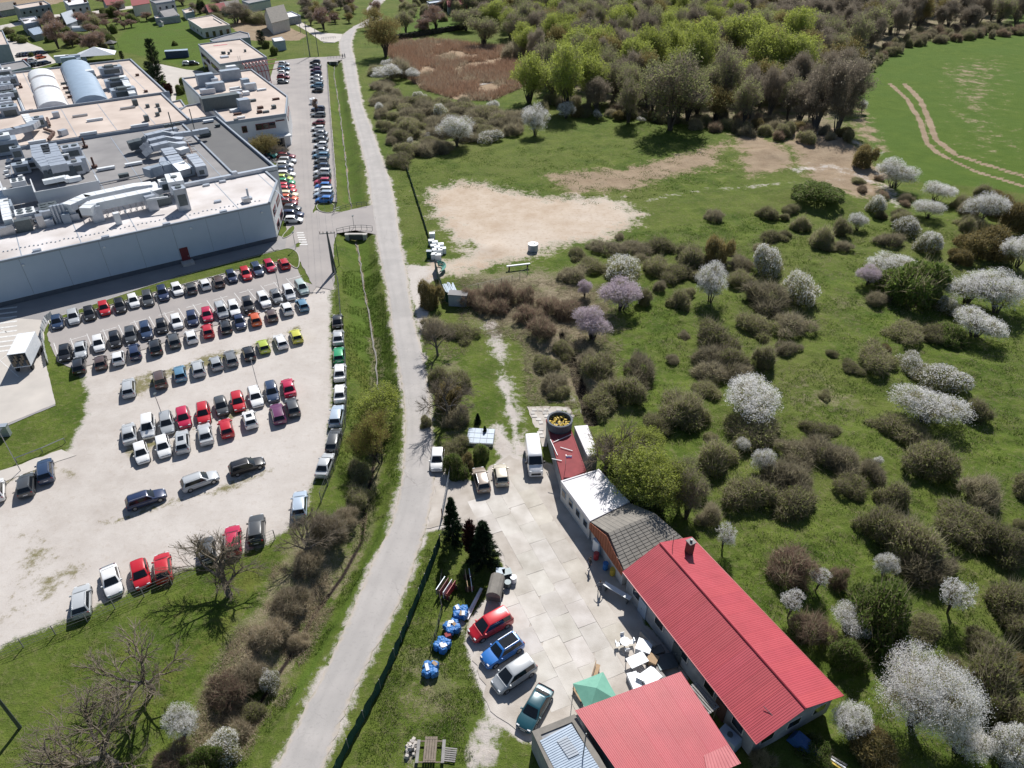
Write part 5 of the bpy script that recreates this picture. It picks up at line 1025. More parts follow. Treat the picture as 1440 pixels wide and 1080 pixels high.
# ================================================================== FARM YARD BUILDINGS
lr = PX([(1063.5,1047),(1186.5,978.5),(973,755.5),(875.6,805)], 3.2)     # near-left, near-right, far-right, far-left eave corners
cx, cy = sum(p[0] for p in lr) / 4, sum(p[1] for p in lr) / 4
big = empty('long_red_barn', (cx, cy, 0), 0, 'long building with bright red ribbed gable roof and a brick chimney', 'building')
a, b, c, d = [Vector((x - cx, y - cy, 3.2)) for x, y in lr]; r1 = (a + b) / 2; r1.z = 4.9; r2 = (c + d) / 2; r2.z = 4.9
up7 = Vector((0, 0, .07))
def sheets(p, q, q2, p2, par, n, pitch, depth, seed):
    "a slope laid from separate ribbed sheets, each with its own slight fading"
    rr = random.Random(seed)
    for i in range(n):
        t0, t1 = i / n, (i + 1) / n; lift = Vector((0, 0, .006 * (i % 2)))
        o = corrugated('roof_sheet', p.lerp(q, t0) + lift, p.lerp(q, t1 + .004) + lift, p2.lerp(q2, t1 + .004) + lift, p2.lerp(q2, t0) + lift, M['redroof'], par, pitch, depth); k = rr.uniform(.97, 1.02); o.color = (k, k * rr.uniform(.98, 1.05), k * rr.uniform(.98, 1.05), 1)
sheets(a, d, r2, r1, big, 18, .19, .018, 1); sheets(b, c, r2 + up7, r1 + up7, big, 18, .19, .012, 2)
u1 = (d - a).normalized(); o_ = (b - a).normalized()
MB().tube(r1 + Vector((0, 0, .05)), r2 + Vector((0, 0, .05)), .11, n=6).build('ridge_cap', M['redroof'], big)
mb = MB(); mb.tube(a, d, .05, n=4); mb.tube(b, c, .05, n=4); mb.build('gutter', M['redpipe'], big)
wi = [a + o_ * .45 + u1 * .5, b - o_ * .45 + u1 * .5, c - o_ * .45 - u1 * .3, d + o_ * .45 - u1 * .3]
V = [(v.x, v.y, 0) for v in wi] + [(v.x, v.y, 3.12) for v in wi] + [(r1.x + u1.x * .5, r1.y + u1.y * .5, 4.7), (r2.x - u1.x * .3, r2.y - u1.y * .3, 4.7)]
ob('wall', mesh_from('wall', V, [(0, 1, 5, 8, 4), (1, 2, 6, 5), (2, 3, 7, 9, 6), (3, 0, 4, 7)], M['plaster_old']), big)
windows(big, wi[3][:2], wi[0][:2], 5, 1.9, 1.4, 1.1); 
for t_, nm, mm in ((.12, 'door', 'bluesheet'), (.42, 'door', 'steel'), (.75, 'door', 'rust')):
    q = wi[3].lerp(wi[0], t_ + .04) - o_ * .06; f = MB().box((q.x, q.y, 1.1), (1.3, .1, 2.2), math.atan2(u1.y, u1.x)).build(nm, M[mm], big); MB().box((q.x - o_.x * .08, q.y - o_.y * .08, 1.05), (.2, .05, .06), math.atan2(u1.y, u1.x)).build('handle', M['rim'], f)
windows(big, wi[0][:2], wi[1][:2], 3, 1.9, 1.5, 1.1)
q = PX([(969, 775)], 4.3)[0]; q = (q[0] - cx, q[1] - cy); ch = MB().box((*q, 4.75), (.65, .65, 1.9), math.atan2(u1.y, u1.x)).build('chimney', M['rust'], big); MB().box((*q, 5.75), (.8, .8, .12), math.atan2(u1.y, u1.x)).build('chimney_cap', M['pole'], ch); MB().tube((*q, 5.8), (*q, 6.1), .14, n=8).build('flue', M['steel'], ch)
q = PX([(945.5, 771)], 4.2)[0]; MB().tube((q[0] - cx, q[1] - cy, 4.2), (q[0] - cx - .1, q[1] - cy, 6.3), .035, n=5).build('antenna', M['steel'], big)
p, q = PX([(1073,995),(1092,1012)], 4.0); MB().tube((p[0] - cx, p[1] - cy, 4.22), (q[0] - cx, q[1] - cy, 3.96), .03, n=4).build('roof_wire', M['steel'], big)
# second red roof
rp = PX([(808.7,999),(957,944.7),(1041,1073),(903,1135)], 3.5); cx2, cy2 = sum(p[0] for p in rp) / 4, sum(p[1] for p in rp) / 4
t2 = empty('square_red_barn', (cx2, cy2, 0), 0, 'square building with red ribbed single-slope roof at the bottom edge', 'building')
A_, B_, C_, D_ = [Vector((x - cx2, y - cy2, z)) for (x, y), z in zip(rp, (3.5, 3.5, 3.5, 3.5))]
E_ = C_ + (C_ - B_) * .0
sheets(A_, B_, C_, D_, t2, 10, .17, .014, 3)
q1 = PX([(1000,1040),(1025,1030),(1041.5,1073),(1000,1092)], 3.56); q1 = PX([(990,1062),(1024,1047),(1042,1073.5),(996,1094)], 3.57); corrugated('patch_sheet', *[(x - cx2, y - cy2, 3.58) for x, y in q1], M['redroof_faded'], t2, .22, .03)
wl = inset([(v.x, v.y) for v in (A_, B_, C_, D_)], .35); MB().prism(wl, 0, 3.42).build('wall', M['plaster_old'], t2)
pp, qq = PX([(822,1010),(816,1062)], 3.6); x, y = G(820, 1060, 3.6); MB().tube((x - cx2, y - cy2, 2.0), (x - cx2 + .1, y - cy2 + .2, 6.4), .05, n=6).build('mast', M['steel'], t2)
# blue-grey sheet roof with a concrete rim
rp = PX([(748,1029),(808,1005),(858,1090),(790,1120)], 2.9); cx3, cy3 = sum(p[0] for p in rp) / 4, sum(p[1] for p in rp) / 4
t3 = empty('grey_lean_to', (cx3, cy3, 0), 0, 'low shed with blue-grey corrugated roof and concrete rim left of the square red roof', 'shed')
MB().prism([(x - cx3, y - cy3) for x, y in rp], 0, 2.88).build('wall', M['plaster_old'], t3)
mb = MB(); pl = ccw([(x - cx3, y - cy3) for x, y in rp]); il = inset(pl, .55)
for i in range(4):
    j = (i + 1) % 4; mb.add([(*pl[i], 2.8), (*pl[j], 2.8), (*il[j], 2.8), (*il[i], 2.8), (*pl[i], 3.0), (*pl[j], 3.0), (*il[j], 3.0), (*il[i], 3.0)], [(4, 5, 6, 7), (0, 1, 5, 4), (2, 3, 7, 6)])
mb.build('roof_rim', M['tile'], t3)
q = [(x - cx3, y - cy3, 3.03) for x, y in PX([(759,1042),(803,1018),(848,1088),(796,1112)], 3.0)]; corrugated('roof_sheet', q[1], q[2], q[3], q[0], M['bluesheet'], t3, .2, .04)
q = [(x - cx3, y - cy3, 3.10) for x, y in PX([(783,1042),(797,1035),(815,1060),(800,1067)], 3.1)]; corrugated('roof_patch', q[1], q[2], q[3], q[0], M['trim'], t3, .2, .04)
# white roof, grey gabled roof with orange board gable, red flat roof
t4, lp4 = flat_block('white_roof_shed', 'low shed with glaring white flat roof below the green trees', PX([(789,677),(842,660.5),(885,706),(830,733)], 3.0), 3.0, M['plaster'], M['whiteroof'], cat='shed', par=.1, pt=.15, trim=M['whiteroof'])
a, b = PX([(789,677),(830,732)], 3); a = (a[0] - t4.location.x, a[1] - t4.location.y); b = (b[0] - t4.location.x, b[1] - t4.location.y); windows(t4, a, b, 4, 1.7, .9, 1.0, M['bluesheet'])
gp = PX([(830,733.5),(885.5,707),(962,758),(876.8,801)], 2.9); cx5, cy5 = sum(p[0] for p in gp) / 4, sum(p[1] for p in gp) / 4
t5 = empty('grey_gable_shed', (cx5, cy5, 0), 0, 'shed with grey fibre cement gable roof and orange boarded gable', 'shed')
P0, P1, P2, P3 = [Vector((x - cx5, y - cy5, 2.9)) for x, y in gp]; rg = PX([(855,749.5),(921,722)], 4.4); q0, q1 = [Vector((x - cx5, y - cy5, 4.4)) for x, y in rg]
corrugated('roof_back', P1, P0, q0, q1, M['tile'], t5, .5, .03); 
rows_, cols_ = 11, 9; tm = {}
fl = (P3 - q0); ac = (q1 - q0); nn = ac.cross(fl).normalized(); nn = nn if nn.z > 0 else -nn
rr = random.Random(7)
for i in range(rows_):
    for j in range(cols_):
        s0, s1 = i / rows_, (i + 1.06) / rows_; t0, t1 = j / cols_ + .004, (j + 1) / cols_ - .004
        def pt(s, t): return q0.lerp(P3, s).lerp(q1.lerp(P2, s), t)
        V = [pt(s1, t0) + nn * .075, pt(s1, t1) + nn * .075, pt(s0, t1) + nn * .03, pt(s0, t0) + nn * .03]; V += [v - nn * .03 for v in V]
        o = MB().add(V, [(0, 1, 2, 3), (7, 6, 5, 4), (0, 4, 5, 1), (1, 5, 6, 2), (3, 7, 4, 0)]).build('roof_tile', M['tile'], t5)
V = [P0, P3, P2, P1]; iw = inset([(v.x, v.y) for v in V], .2); MB().prism(iw, 0, 2.8).build('wall', M['plaster'], t5)
so_ = (P0 - P1).normalized() * .12; g3 = [P0 + so_, P3 + so_, q0 + so_ * .6]; base = [(v.x, v.y, 2.1) for v in g3[:2]]
n_ = 14
for i in range(n_):
    t0, t1 = i / n_ + .004, (i + 1) / n_ - .004
    def topz(t): return (P0.lerp(q0, min(1, t / .5)) if t < .5 else q0.lerp(P3, (t - .5) / .5)).z
    p, q = P0.lerp(P3, t0) + so_, P0.lerp(P3, t1) + so_; V = [(p.x, p.y, 1.9), (q.x, q.y, 1.9), (q.x, q.y, topz(t1) - .06), (p.x, p.y, topz(t0) - .06)]; w2 = [(x - so_.x * .4, y - so_.y * .4, z) for x, y, z in V]
    MB().add(V + w2, [(0, 1, 2, 3), (7, 6, 5, 4), (3, 2, 6, 7), (0, 3, 7, 4), (1, 5, 6, 2)]).build('gable_board', M['orange'], t5)
q = P0.lerp(P3, .3) + so_ * 1.6; MB().box((q.x, q.y, 1.05), (1.0, .08, 2.1), math.atan2(P3.y - P0.y, P3.x - P0.x)).build('door', M['bluesheet'], t5)
t6, _ = flat_block('red_flat_shed', 'long shed with dark red bitumen flat roof and a small flag on it', PX([(768,590),(797,588),(824,662),(791,677)], 2.8), 2.8, M['plaster_old'], M['redflat'], cat='shed', par=.05, pt=.12, trim=M['redflat'])
lx, ly = t6.location.x, t6.location.y
for (u0, v0, u1_, v1_) in ((774,618,784,640), (778,622,803,611), (788,629,805,634), (776,645,790,648)):
    p, q = PX([(u0, v0), (u1_, v1_)], 2.95); MB().tube((p[0] - lx, p[1] - ly, 2.95), (q[0] - lx, q[1] - ly, 2.95), .05, n=4).build('roof_batten', M['white_duct'], t6)
x, y = G(795, 659, 2.8); fl_ = empty('flag', (x, y, 2.8), 0, 'small white, blue and red flag on a pole on the dark red roof', 'flag'); MB().tube((0, 0, 0), (0, 0, 2.2), .03, n=5).build('pole', M['rim'], fl_)
for i, cn in enumerate(((.85,.85,.87), (.05,.10,.45), (.6,.03,.05))): MB().box((.35, 0, 2.05 - i * .17), (.7, .02, .17)).build('stripe', mat('flag_stripe', cn, cn, 1, .6), fl_)
x, y = G(787, 596, 3.3); tk = empty('round_pool', (x, y, 2.85), 0, 'round dark pool tub with yellow leaves inside on the red roof', 'tub'); n = 20; V = []; F = []
for r_, z in ((1.62, 0), (1.70, 1.25), (1.45, 1.25), (1.45, .35)):
    for i in range(n): V.append((r_ * math.cos(2 * math.pi * i / n), r_ * math.sin(2 * math.pi * i / n), z))
for k in range(3):
    for i in range(n): F.append((k * n + i, k * n + (i + 1) % n, (k + 1) * n + (i + 1) % n, (k + 1) * n + i))
F.append(tuple(3 * n + i for i in range(n))); ob('tub_wall', mesh_from('tub_wall', V, F, M['plinth'], smooth=False), tk)
rr = random.Random(2)
mb = MB()
for i in range(70): a_ = rr.uniform(0, 6.28); r_ = 1.3 * math.sqrt(rr.random()); mb.box((r_ * math.cos(a_), r_ * math.sin(a_), .5 + rr.uniform(0, .35)), (rr.uniform(.15, .4), rr.uniform(.1, .3), .06), rr.uniform(0, 3), tilt=rr.uniform(-.6, .6))
mb.build('fallen_leaves', M['yellow'], tk)['kind'] = 'stuff'
x = PX([(808,599.5),(826,598),(841,638),(826.7,642)], 2.6); t7, _ = flat_block('white_roof_annexe', 'narrow annexe with white roof under the green trees', x, 2.6, M['plaster_old'], M['whiteroof'], cat='shed', par=.02, pt=.1, trim=M['whiteroof'])
pv = PX([(741,572),(768,571),(800,572),(812,590),(770,592),(769,628),(762,628),(752,600)]); sheet('cobble_patch', pv, .02, M['yardbase'], .1); cob = bpy.data.objects['cobble_patch']
cm = [MB().box((0, 0, 0), (.72, .52, .14)).mesh('paving_stone', M['slab']), MB().box((0, 0, 0), (.6, .62, .14), taper=.93).mesh('paving_stone', M['slab'])]
for i in range(-8, 9):
    for j in range(-9, 9):
        p = Vector(G(775, 590)) + Vector((i * .85 + (j % 2) * .3, j * .72)); 
        if float(sdist(np.array([p.x]), np.array([p.y]), pv)[0]) < .3 or rr.random() < .12: continue
        o = bpy.data.objects.new('paving_stone', cm[(i + j) % 2]); link(o, cob); o.location = (p.x + rr.uniform(-.05, .05), p.y, .03); o.rotation_euler = (0, 0, rr.uniform(-.12, .12)); k = rr.uniform(.8, 1.1); o.color = (k, k, k, 1)
# ================================================================== PLANTS
def nrm(a): return a / (np.linalg.norm(a, axis=-1, keepdims=True) + 1e-9)
def skeleton(rng, roots, levels, spread=.5, ratio=.72, kids=(2, 4), grav=0., r0=.12, seglen=None, wob=.12):
    "recursive limbs: list of (p, q, r_p, r_q, level)"
    out = []
    def grow(p, d, L, r, lv):
        n = 3; q = p
        for i in range(n):
            d = nrm(d + rng.normal(0, wob, 3) + np.array([0, 0, grav])); q2 = q + d * L / n; ra = r * (1 - .28 * i / n); rb = r * (1 - .28 * (i + 1) / n)
            out.append((q, q2, ra, rb, lv)); q = q2
            if lv < levels and i > 0:
                for _ in range(rng.integers(1, 3)):
                    s = rng.normal(0, 1, 3); s -= s.dot(d) * d; s = nrm(s); grow(q, nrm(d + s * (spread + .25 * rng.random())), L * ratio * (.7 + .5 * rng.random()), rb * .6, lv + 1)
        if lv < levels:
            for _ in range(rng.integers(*kids)):
                s = rng.normal(0, 1, 3); s -= s.dot(d) * d; s = nrm(s); grow(q, nrm(d + s * spread * (.5 + .7 * rng.random())), L * ratio * (.75 + .4 * rng.random()), r * .62, lv + 1)
    for p, d, L, r in roots: grow(np.array(p, float), nrm(np.array(d, float)), L, r, 0)
    return out
def tubes(segs, n=4):
    P = np.array([s[0] for s in segs]); Q = np.array([s[1] for s in segs]); rp = np.array([s[2] for s in segs]); rq = np.array([s[3] for s in segs]); d = nrm(Q - P)
    ref = np.where(np.abs(d[:, 2:3]) > .9, np.array([[1., 0, 0]]), np.array([[0, 0, 1.]])); a = nrm(np.cross(d, ref)); b = np.cross(d, a); V = []
    for C_, rr_ in ((P, rp), (Q, rq)):
        for i in range(n):
            t = 2 * math.pi * i / n; V.append(C_ + (a * math.cos(t) + b * math.sin(t)) * rr_[:, None])
    V = np.stack(V, 1).reshape(-1, 3); m = len(segs); base = (np.arange(m) * 2 * n)[:, None]
    F = np.concatenate([np.stack([base[:, 0] + i, base[:, 0] + (i + 1) % n, base[:, 0] + n + (i + 1) % n, base[:, 0] + n + i], 1) for i in range(n)])
    return V, F
def twigs(P, D, L, W, rng):
    "thin tapering triangles"
    n = len(P); s = nrm(np.cross(D, rng.normal(0, 1, (n, 3)))) * W[:, None] / 2
    V = np.stack([P - s, P + s, P + D * L[:, None]], 1).reshape(-1, 3); return V, np.arange(3 * n).reshape(-1, 3)
def leaves(P, S, rng, up=.4):
    "small four-cornered leaves"
    n = len(P); a = nrm(rng.normal(0, 1, (n, 3))); nrml = nrm(rng.normal(0, 1, (n, 3)) + np.array([0, 0, up])); a = nrm(np.cross(nrml, a)); b = np.cross(nrml, a); S = S[:, None] / 2; k = rng.uniform(.55, 1, (n, 1))
    V = np.stack([P - a * S, P - b * S * k, P + a * S, P + b * S * k], 1).reshape(-1, 3); return V, np.arange(4 * n).reshape(-1, 4)
def tri4(F): return np.concatenate([F, F[:, 2:3]], 1) if F.shape[1] == 3 else F
def joinp(parts, name, mats):
    "parts: (V, F with 3 corners or 4, material index)"
    Vs = []; Fs = []; I = []; b = 0
    for V, F, mi in parts:
        Vs.append(V)
        if F.shape[1] == 4: F = np.concatenate([F[:, [0, 1, 2]], F[:, [0, 2, 3]]])
        Fs.append(F + b); I.append(np.full(len(F), mi)); b += len(V)
    return np_mesh(name, np.concatenate(Vs), np.concatenate(Fs), mats, np.concatenate(I))
PROTO = {}
def add_proto(kind, parts): PROTO.setdefault(kind, []).append(parts)
def sample(segs, n, rng, minlv=1):
    s = [x for x in segs if x[4] >= minlv]; L = np.array([np.linalg.norm(x[1] - x[0]) for x in s]); idx = rng.choice(len(s), n, p=L / L.sum()); t = rng.random(n)[:, None]
    P = np.array([s[i][0] for i in idx]); Q = np.array([s[i][1] for i in idx]); return P + (Q - P) * t, nrm(Q - P)
def shell(rng, cs, n, zlo=-.05, inner=.62):
    "points spread through the outer part of a union of spheres (x, y, z, r), with outward directions"
    cs = np.array(cs); wts = cs[:, 3] ** 2; k = rng.choice(len(cs), n * 3, p=wts / wts.sum()); d = rng.normal(0, 1, (n * 3, 3)); d[:, 2] = np.abs(d[:, 2]) * 1.0 - .25; d = nrm(d)
    t = rng.uniform(inner, 1.03, n * 3) ** .7; P = cs[k, :3] + d * (cs[k, 3] * t)[:, None]
    dist = np.min([np.linalg.norm(P - c[:3], axis=1) / c[3] + (np.arange(len(P)) < 0) for c in cs], axis=0); keep = (dist > inner - .05) & (P[:, 2] > zlo); P, d = P[keep][:n], d[keep][:n]; return P, d
def thorn(kind, seed, m1, m2, f2, n=4600, flat=.75, R_=1.6, lw=.022, buds=0, mb_=None, leafsz=(.07, .13), fuzz=900, topbias=0.):
    "dense leafless bush: stems inside, a fuzzy rounded mass of short twigs outside"
    rng = np.random.default_rng(seed); cs = [(0, 0, .18 * R_, .60 * R_)]
    for _ in range(rng.integers(5, 9)): a = rng.uniform(0, 6.283); q = rng.uniform(.35, .80) * R_; cs.append((q * math.cos(a), q * math.sin(a), rng.uniform(.02, .50) * R_ * flat, rng.uniform(.18, .42) * R_))
    segs = []
    P0, _ = shell(rng, cs, 70, .1, .8)
    for p in P0: b = np.array([p[0] * .45, p[1] * .45, -.3]); mid = (b + p) / 2 + np.array([0, 0, .1]); segs += [(b, mid, lw, lw * .7, 0), (mid, p * 1.02, lw * .7, lw * .3, 1)]
    P, d = shell(rng, cs, n); m = len(P); D2 = nrm(d * .7 + rng.normal(0, .55, (m, 3)) + np.array([0, 0, .3])); lg = np.where(rng.random(m) < .34, rng.uniform(1.6, 2.6, m), 1.); Vt, Ft = twigs(P - D2 * .12, D2, rng.uniform(.16, .40, m) * lg * R_ / 1.6, rng.uniform(.016, .034, m), rng)
    mi = (rng.random(m) < f2).astype(int); parts = [(Vt, Ft, 0)]; P2, _ = shell(rng, cs, fuzz, 0., .5); V2, F2 = leaves(P2, rng.uniform(.05, .11, len(P2)), rng, .2); parts.append((V2, F2, 0)); k2 = 2 * len(F2); k3 = 0
    if buds:
        P3, d3 = shell(rng, cs, buds, .05, .75); 
        if topbias: q = rng.random(len(P3)) < np.clip(P3[:, 2] / (R_ * flat) - .15 + .35 * fbm(P3[:, 0] * 2.2, P3[:, 1] * 2.2, 2, seed), .04, 1) ** topbias; P3, d3 = P3[q], d3[q]
        P3 = P3 + d3 * rng.uniform(0, .14, (len(P3), 1)); V3, F3 = leaves(P3, rng.uniform(*leafsz, len(P3)), rng); parts.append((V3, F3, 2)); k3 = 2 * len(F3)
    me = joinp(parts, 'crown', [m1, m2, mb_ or m2]); ii = np.zeros(len(me.polygons), np.int32); ii[:m] = mi; ii[m:m + k2] = (np.arange(k2) // 2 % 3 == 0); ii[m + k2:] = 2; me.polygons.foreach_set('material_index', ii)
    add_proto(kind, dict(r=R_ * .95, h=float(np.percentile(P[:, 2], 98)) + .1, parts=[('stems', np_mesh('stems', *tubes(segs, 3), bark)), ('crown', me)]))
def crowned(kind, seed, R_, H_, z0, nc, mats, ntw=3000, nleaf=6000, lsz=(.15, .3), spikes=6, trunk=.14, flower=None, nfl=0, fsz=(.07, .14), ntr=2, bk=None, squash=1., leafname='foliage', flip=0.):
    "tree with a lumpy crown from z0 to H_: trunk and limbs reaching into clumps, twigs and leaves (and blossom on the upper, outer side)"
    rng = np.random.default_rng(seed); cs = []; zc = (z0 + H_) / 2; hz2 = (H_ - z0) / 2
    for _ in range(nc):
        v = rng.normal(0, 1, 3); v = v / np.linalg.norm(v) * rng.uniform(.45, .72); r_ = rng.uniform(.26, .42) * min(R_, hz2 * 1.2); cs.append((v[0] * R_, v[1] * R_, zc + v[2] * hz2, r_))
    cs.append((0, 0, zc, .55 * min(R_, hz2)))
    segs = []; rt = [(rng.normal(0, .12), rng.normal(0, .12)) for _ in range(ntr)]
    for c in cs:
        x, y = rt[rng.integers(ntr)]; b = np.array([x, y, -.3]); f = np.array([x * 2 + c[0] * .18, y * 2 + c[1] * .18, z0 * .8 + .1 * H_]); c3 = np.array(c[:3]); mid = (f + c3) / 2 + np.array([0, 0, .06 * H_]) + rng.normal(0, .05 * R_, 3)
        segs += [(b, f, trunk, trunk * .6, 0), (f, mid, trunk * .42, trunk * .26, 1), (mid, c3, trunk * .26, trunk * .12, 1)]
        for _ in range(5): v = nrm(rng.normal(0, 1, 3) + np.array([0, 0, .4])); segs.append((c3 - (c3 - mid) * .3, c3 + v * c[3] * .95, trunk * .12, .01, 2))
    parts = [('trunk', np_mesh('trunk', *tubes(segs, 5), bk or bark))]
    P, d = shell(rng, cs, ntw, z0 * .5, .3); m = len(P); D2 = nrm(d * .6 + rng.normal(0, .4, (m, 3)) + np.array([0, 0, .45])); L_ = rng.uniform(.5, 1.1, m) * .28 * R_ ** .7; parts.append(('twigs', np_mesh('twigs', *twigs(P - D2 * (L_ * .4)[:, None], D2, L_, rng.uniform(.5, 1., m) * .012 * (R_ + 1), rng), mats[0])))
    def spiky(n, inner, zl):
        P, d = shell(rng, cs, max(10, n // 9), zl, inner); D = nrm(d * .8 + rng.normal(0, .35, d.shape) + np.array([0, 0, .35])); P = np.repeat(P, 9, 0); D = np.repeat(D, 9, 0); q = len(P); return P + D * (rng.random((q, 1)) * .27 * R_) + rng.normal(0, .030 * R_, (q, 3)), D
    if nleaf:
        P, d = spiky(nleaf, .55, z0 * .6); V, F = leaves(P, rng.uniform(*lsz, len(P)), rng, .3); parts.append((leafname, np_mesh(leafname, V, F, [mats[1], mats[-1]], (rng.random(len(P)) < .2).astype(int))))
    if flower:
        P, d = spiky(nfl, .8, z0 * .7); hh = (P[:, 2] - z0) / (H_ - z0); q = rng.random(len(P)) < np.clip(.25 + 1.15 * hh - flip + .5 * (fbm(P[:, 0] * 2, P[:, 1] * 2, 2, seed) - .5), .03, 1); P = P[q]; V, F = leaves(P, rng.uniform(*fsz, len(P)), rng, .6); parts.append(('blossom', np_mesh('blossom', V, F, flower)))
    add_proto(kind, dict(r=R_, h=H_, parts=parts))
def tree(kind, seed, H_, mats, levels=4, spread=.6, nroots=1, trunk=.28, nleaf=3000, lsz=(.15, .3), blob=.3, ntw=1200, twl=(.4, .9), tww=.035, bk=None, ratio=.72, up=.3, wid=None, grav=.03, minlv=2, lean=.1, fr=.34, leafname='foliage', top=0., kids=(2, 4)):
    rng = np.random.default_rng(seed); roots = []
    for i in range(nroots):
        a = rng.uniform(0, 6.283); k = lean if nroots == 1 else .32; roots.append(((.15 * math.cos(a) * (nroots > 1), .15 * math.sin(a) * (nroots > 1), -.3), (k * math.cos(a), k * math.sin(a), 1), H_ * fr, H_ * trunk / 10 / (1 if nroots == 1 else 1.6)))
    segs = skeleton(rng, roots, levels, spread, ratio, grav=grav, wob=.10, kids=kids)
    big = [s for s in segs if s[4] <= 1]; small = [s for s in segs if s[4] >= 2]
    zmax = max(s[1][2] for s in segs); k = H_ / zmax
    segs = [(a * k, b * k, c, d, e_) for a, b, c, d, e_ in segs]; big = [s for s in segs if s[4] <= 1]; small = [s for s in segs if s[4] >= 2]
    parts = [('trunk', np_mesh('trunk', *tubes(big, 6), bk or bark)), ]
    tw = []
    if small:
        V, F = tubes(small, 3); tw.append((V, F, 0))
    if ntw:
        P, D = sample(segs, ntw, rng, minlv); D2 = nrm(D * .8 + rng.normal(0, .5, (ntw, 3)) + np.array([0, 0, .2])); V, F = twigs(P, D2, rng.uniform(*twl, ntw), rng.uniform(tww * .6, tww * 1.2, ntw), rng); tw.append((V, F, 0))
    if tw: parts.append(('twigs', joinp(tw, 'twigs', [mats[0]])))
    if nleaf:
        P, D = sample(segs, nleaf, rng, minlv); 
        if top: 
            q = rng.random(nleaf) < np.clip((P[:, 2] / H_ - top) / .35, .12, 1); P, D = P[q], D[q]
        n = len(P); cl = rng.integers(0, max(8, n // 28), n); cc = rng.normal(0, blob, (max(8, n // 28), 3)); P = P + cc[cl] * .6 + rng.normal(0, blob * .5, (n, 3)) + D * rng.uniform(0, .4, (n, 1)); P[:, 2] = np.maximum(P[:, 2], .2)
        V, F = leaves(P, rng.uniform(*lsz, n), rng, up); Fm = F; mi = (rng.random(n) < .12).astype(int) if len(mats) > 2 else np.zeros(n, int); parts.append((leafname, np_mesh(leafname, V, Fm, [mats[1], mats[-1]], mi)))
    allp = np.array([s[1] for s in segs]); r_ = np.percentile(np.linalg.norm(allp[:, :2], axis=1), 92) + blob
    add_proto(kind, dict(r=float(r_), h=H_, parts=parts))
for s in range(5): thorn('b', 10 + s, L_thorn, L_grey, .3)
for s in range(3): thorn('r', 30 + s, L_thorn_red, L_thorn, .35, flat=1.0)
for s in range(4): thorn('bg', 40 + s, L_thorn, L_grey, .25, 5200, buds=2200, mb_=L_bud)
for s in range(3): thorn('g', 50 + s, L_thorn, L_bud, .3, 3000, buds=7000, mb_=L_grn, flat=.9, leafsz=(.07, .14))
for s in range(2): thorn('y', 60 + s, L_ygreen, L_thorn, .4, 4000, buds=4200, mb_=L_ygreen, flat=1.0)
for s in range(3): thorn('wg', 70 + s, L_thorn, L_bud, .5, 3000, buds=7000, mb_=L_white, flat=1.0, leafsz=(.05, .10), topbias=1.0)
for s in range(2): thorn('dry', 80 + s, L_dry, L_thorn, .3, 7000, flat=.6, topbias=0)
for s in range(4): crowned('w', 100 + s, 2.0, 3.4, .5, 11, (L_thorn, L_bud, L_thorn), 2600, 2600, (.06, .12), flower=L_white, nfl=17000, fsz=(.04, .085), ntr=4, trunk=.06)
for s in range(2): crowned('W', 110 + s, 3.6, 6.0, .8, 26, (L_thorn, L_bud, L_thorn), 5200, 5200, (.07, .14), flower=L_white, nfl=48000, fsz=(.045, .095), ntr=5, trunk=.10)
for s in range(2): crowned('l', 120 + s, 2.0, 3.8, .8, 16, (L_thorn, L_lilac, L_thorn), 1600, 3000, (.06, .12), flower=L_lilac, nfl=16000, fsz=(.05, .11), ntr=3, trunk=.08, flip=-.5)
for s in range(2): crowned('tw', 130 + s, 1.5, 4.2, 1.1, 9, (L_grey, L_bud, L_thorn), 1400, 500, (.05, .1), flower=L_white, nfl=4200, fsz=(.05, .10), ntr=1, trunk=.07)
for s in range(3): crowned('wil', 140 + s, 4.0, 9.0, .8, 22, (L_olive, L_will, L_olive), 5000, 12500, (.13, .27), ntr=3, trunk=.20)
for s in range(3): crowned('gg', 150 + s, 4.2, 9.0, 1.0, 18, (L_grey, L_olive, L_grey), 9000, 7000, (.12, .26), ntr=3, trunk=.18)
for s in range(5): crowned('bare', 160 + s, 4.2, 10., .8, 20, (L_grey, L_grey, L_thorn), 12000, 2600, (.12, .26), ntr=3, trunk=.16, bk=bark_g)
for s in range(2): crowned('pink', 170 + s, 3.0, 5.5, 1.2, 12, (L_thorn_red, L_thorn_red, L_lilac), 7000, 1600, (.08, .18), ntr=1, trunk=.16)
for s in range(2): crowned('yg', 180 + s, 3.8, 8.0, 1.0, 14, (L_ygreen, L_ygreen, L_olive), 7000, 6000, (.12, .24), ntr=2, trunk=.18)
for s in range(4): tree('big', 190 + s, 8.0, (L_grey, L_ygreen, L_olive), 4, .62, 1, .34, 900, (.05, .10), .3, 2600, (.35, .9), .017, ratio=.74, bk=bark_g, fr=.24, grav=-.01, kids=(2, 3))
for s in range(2): tree('wb', 200 + s, 10.0, (L_ygreen, L_will, L_olive), 4, .46, 3, .24, 5200, (.08, .16), .32, 6200, (.4, 1.0), .024, ratio=.70, bk=bark, fr=.36)
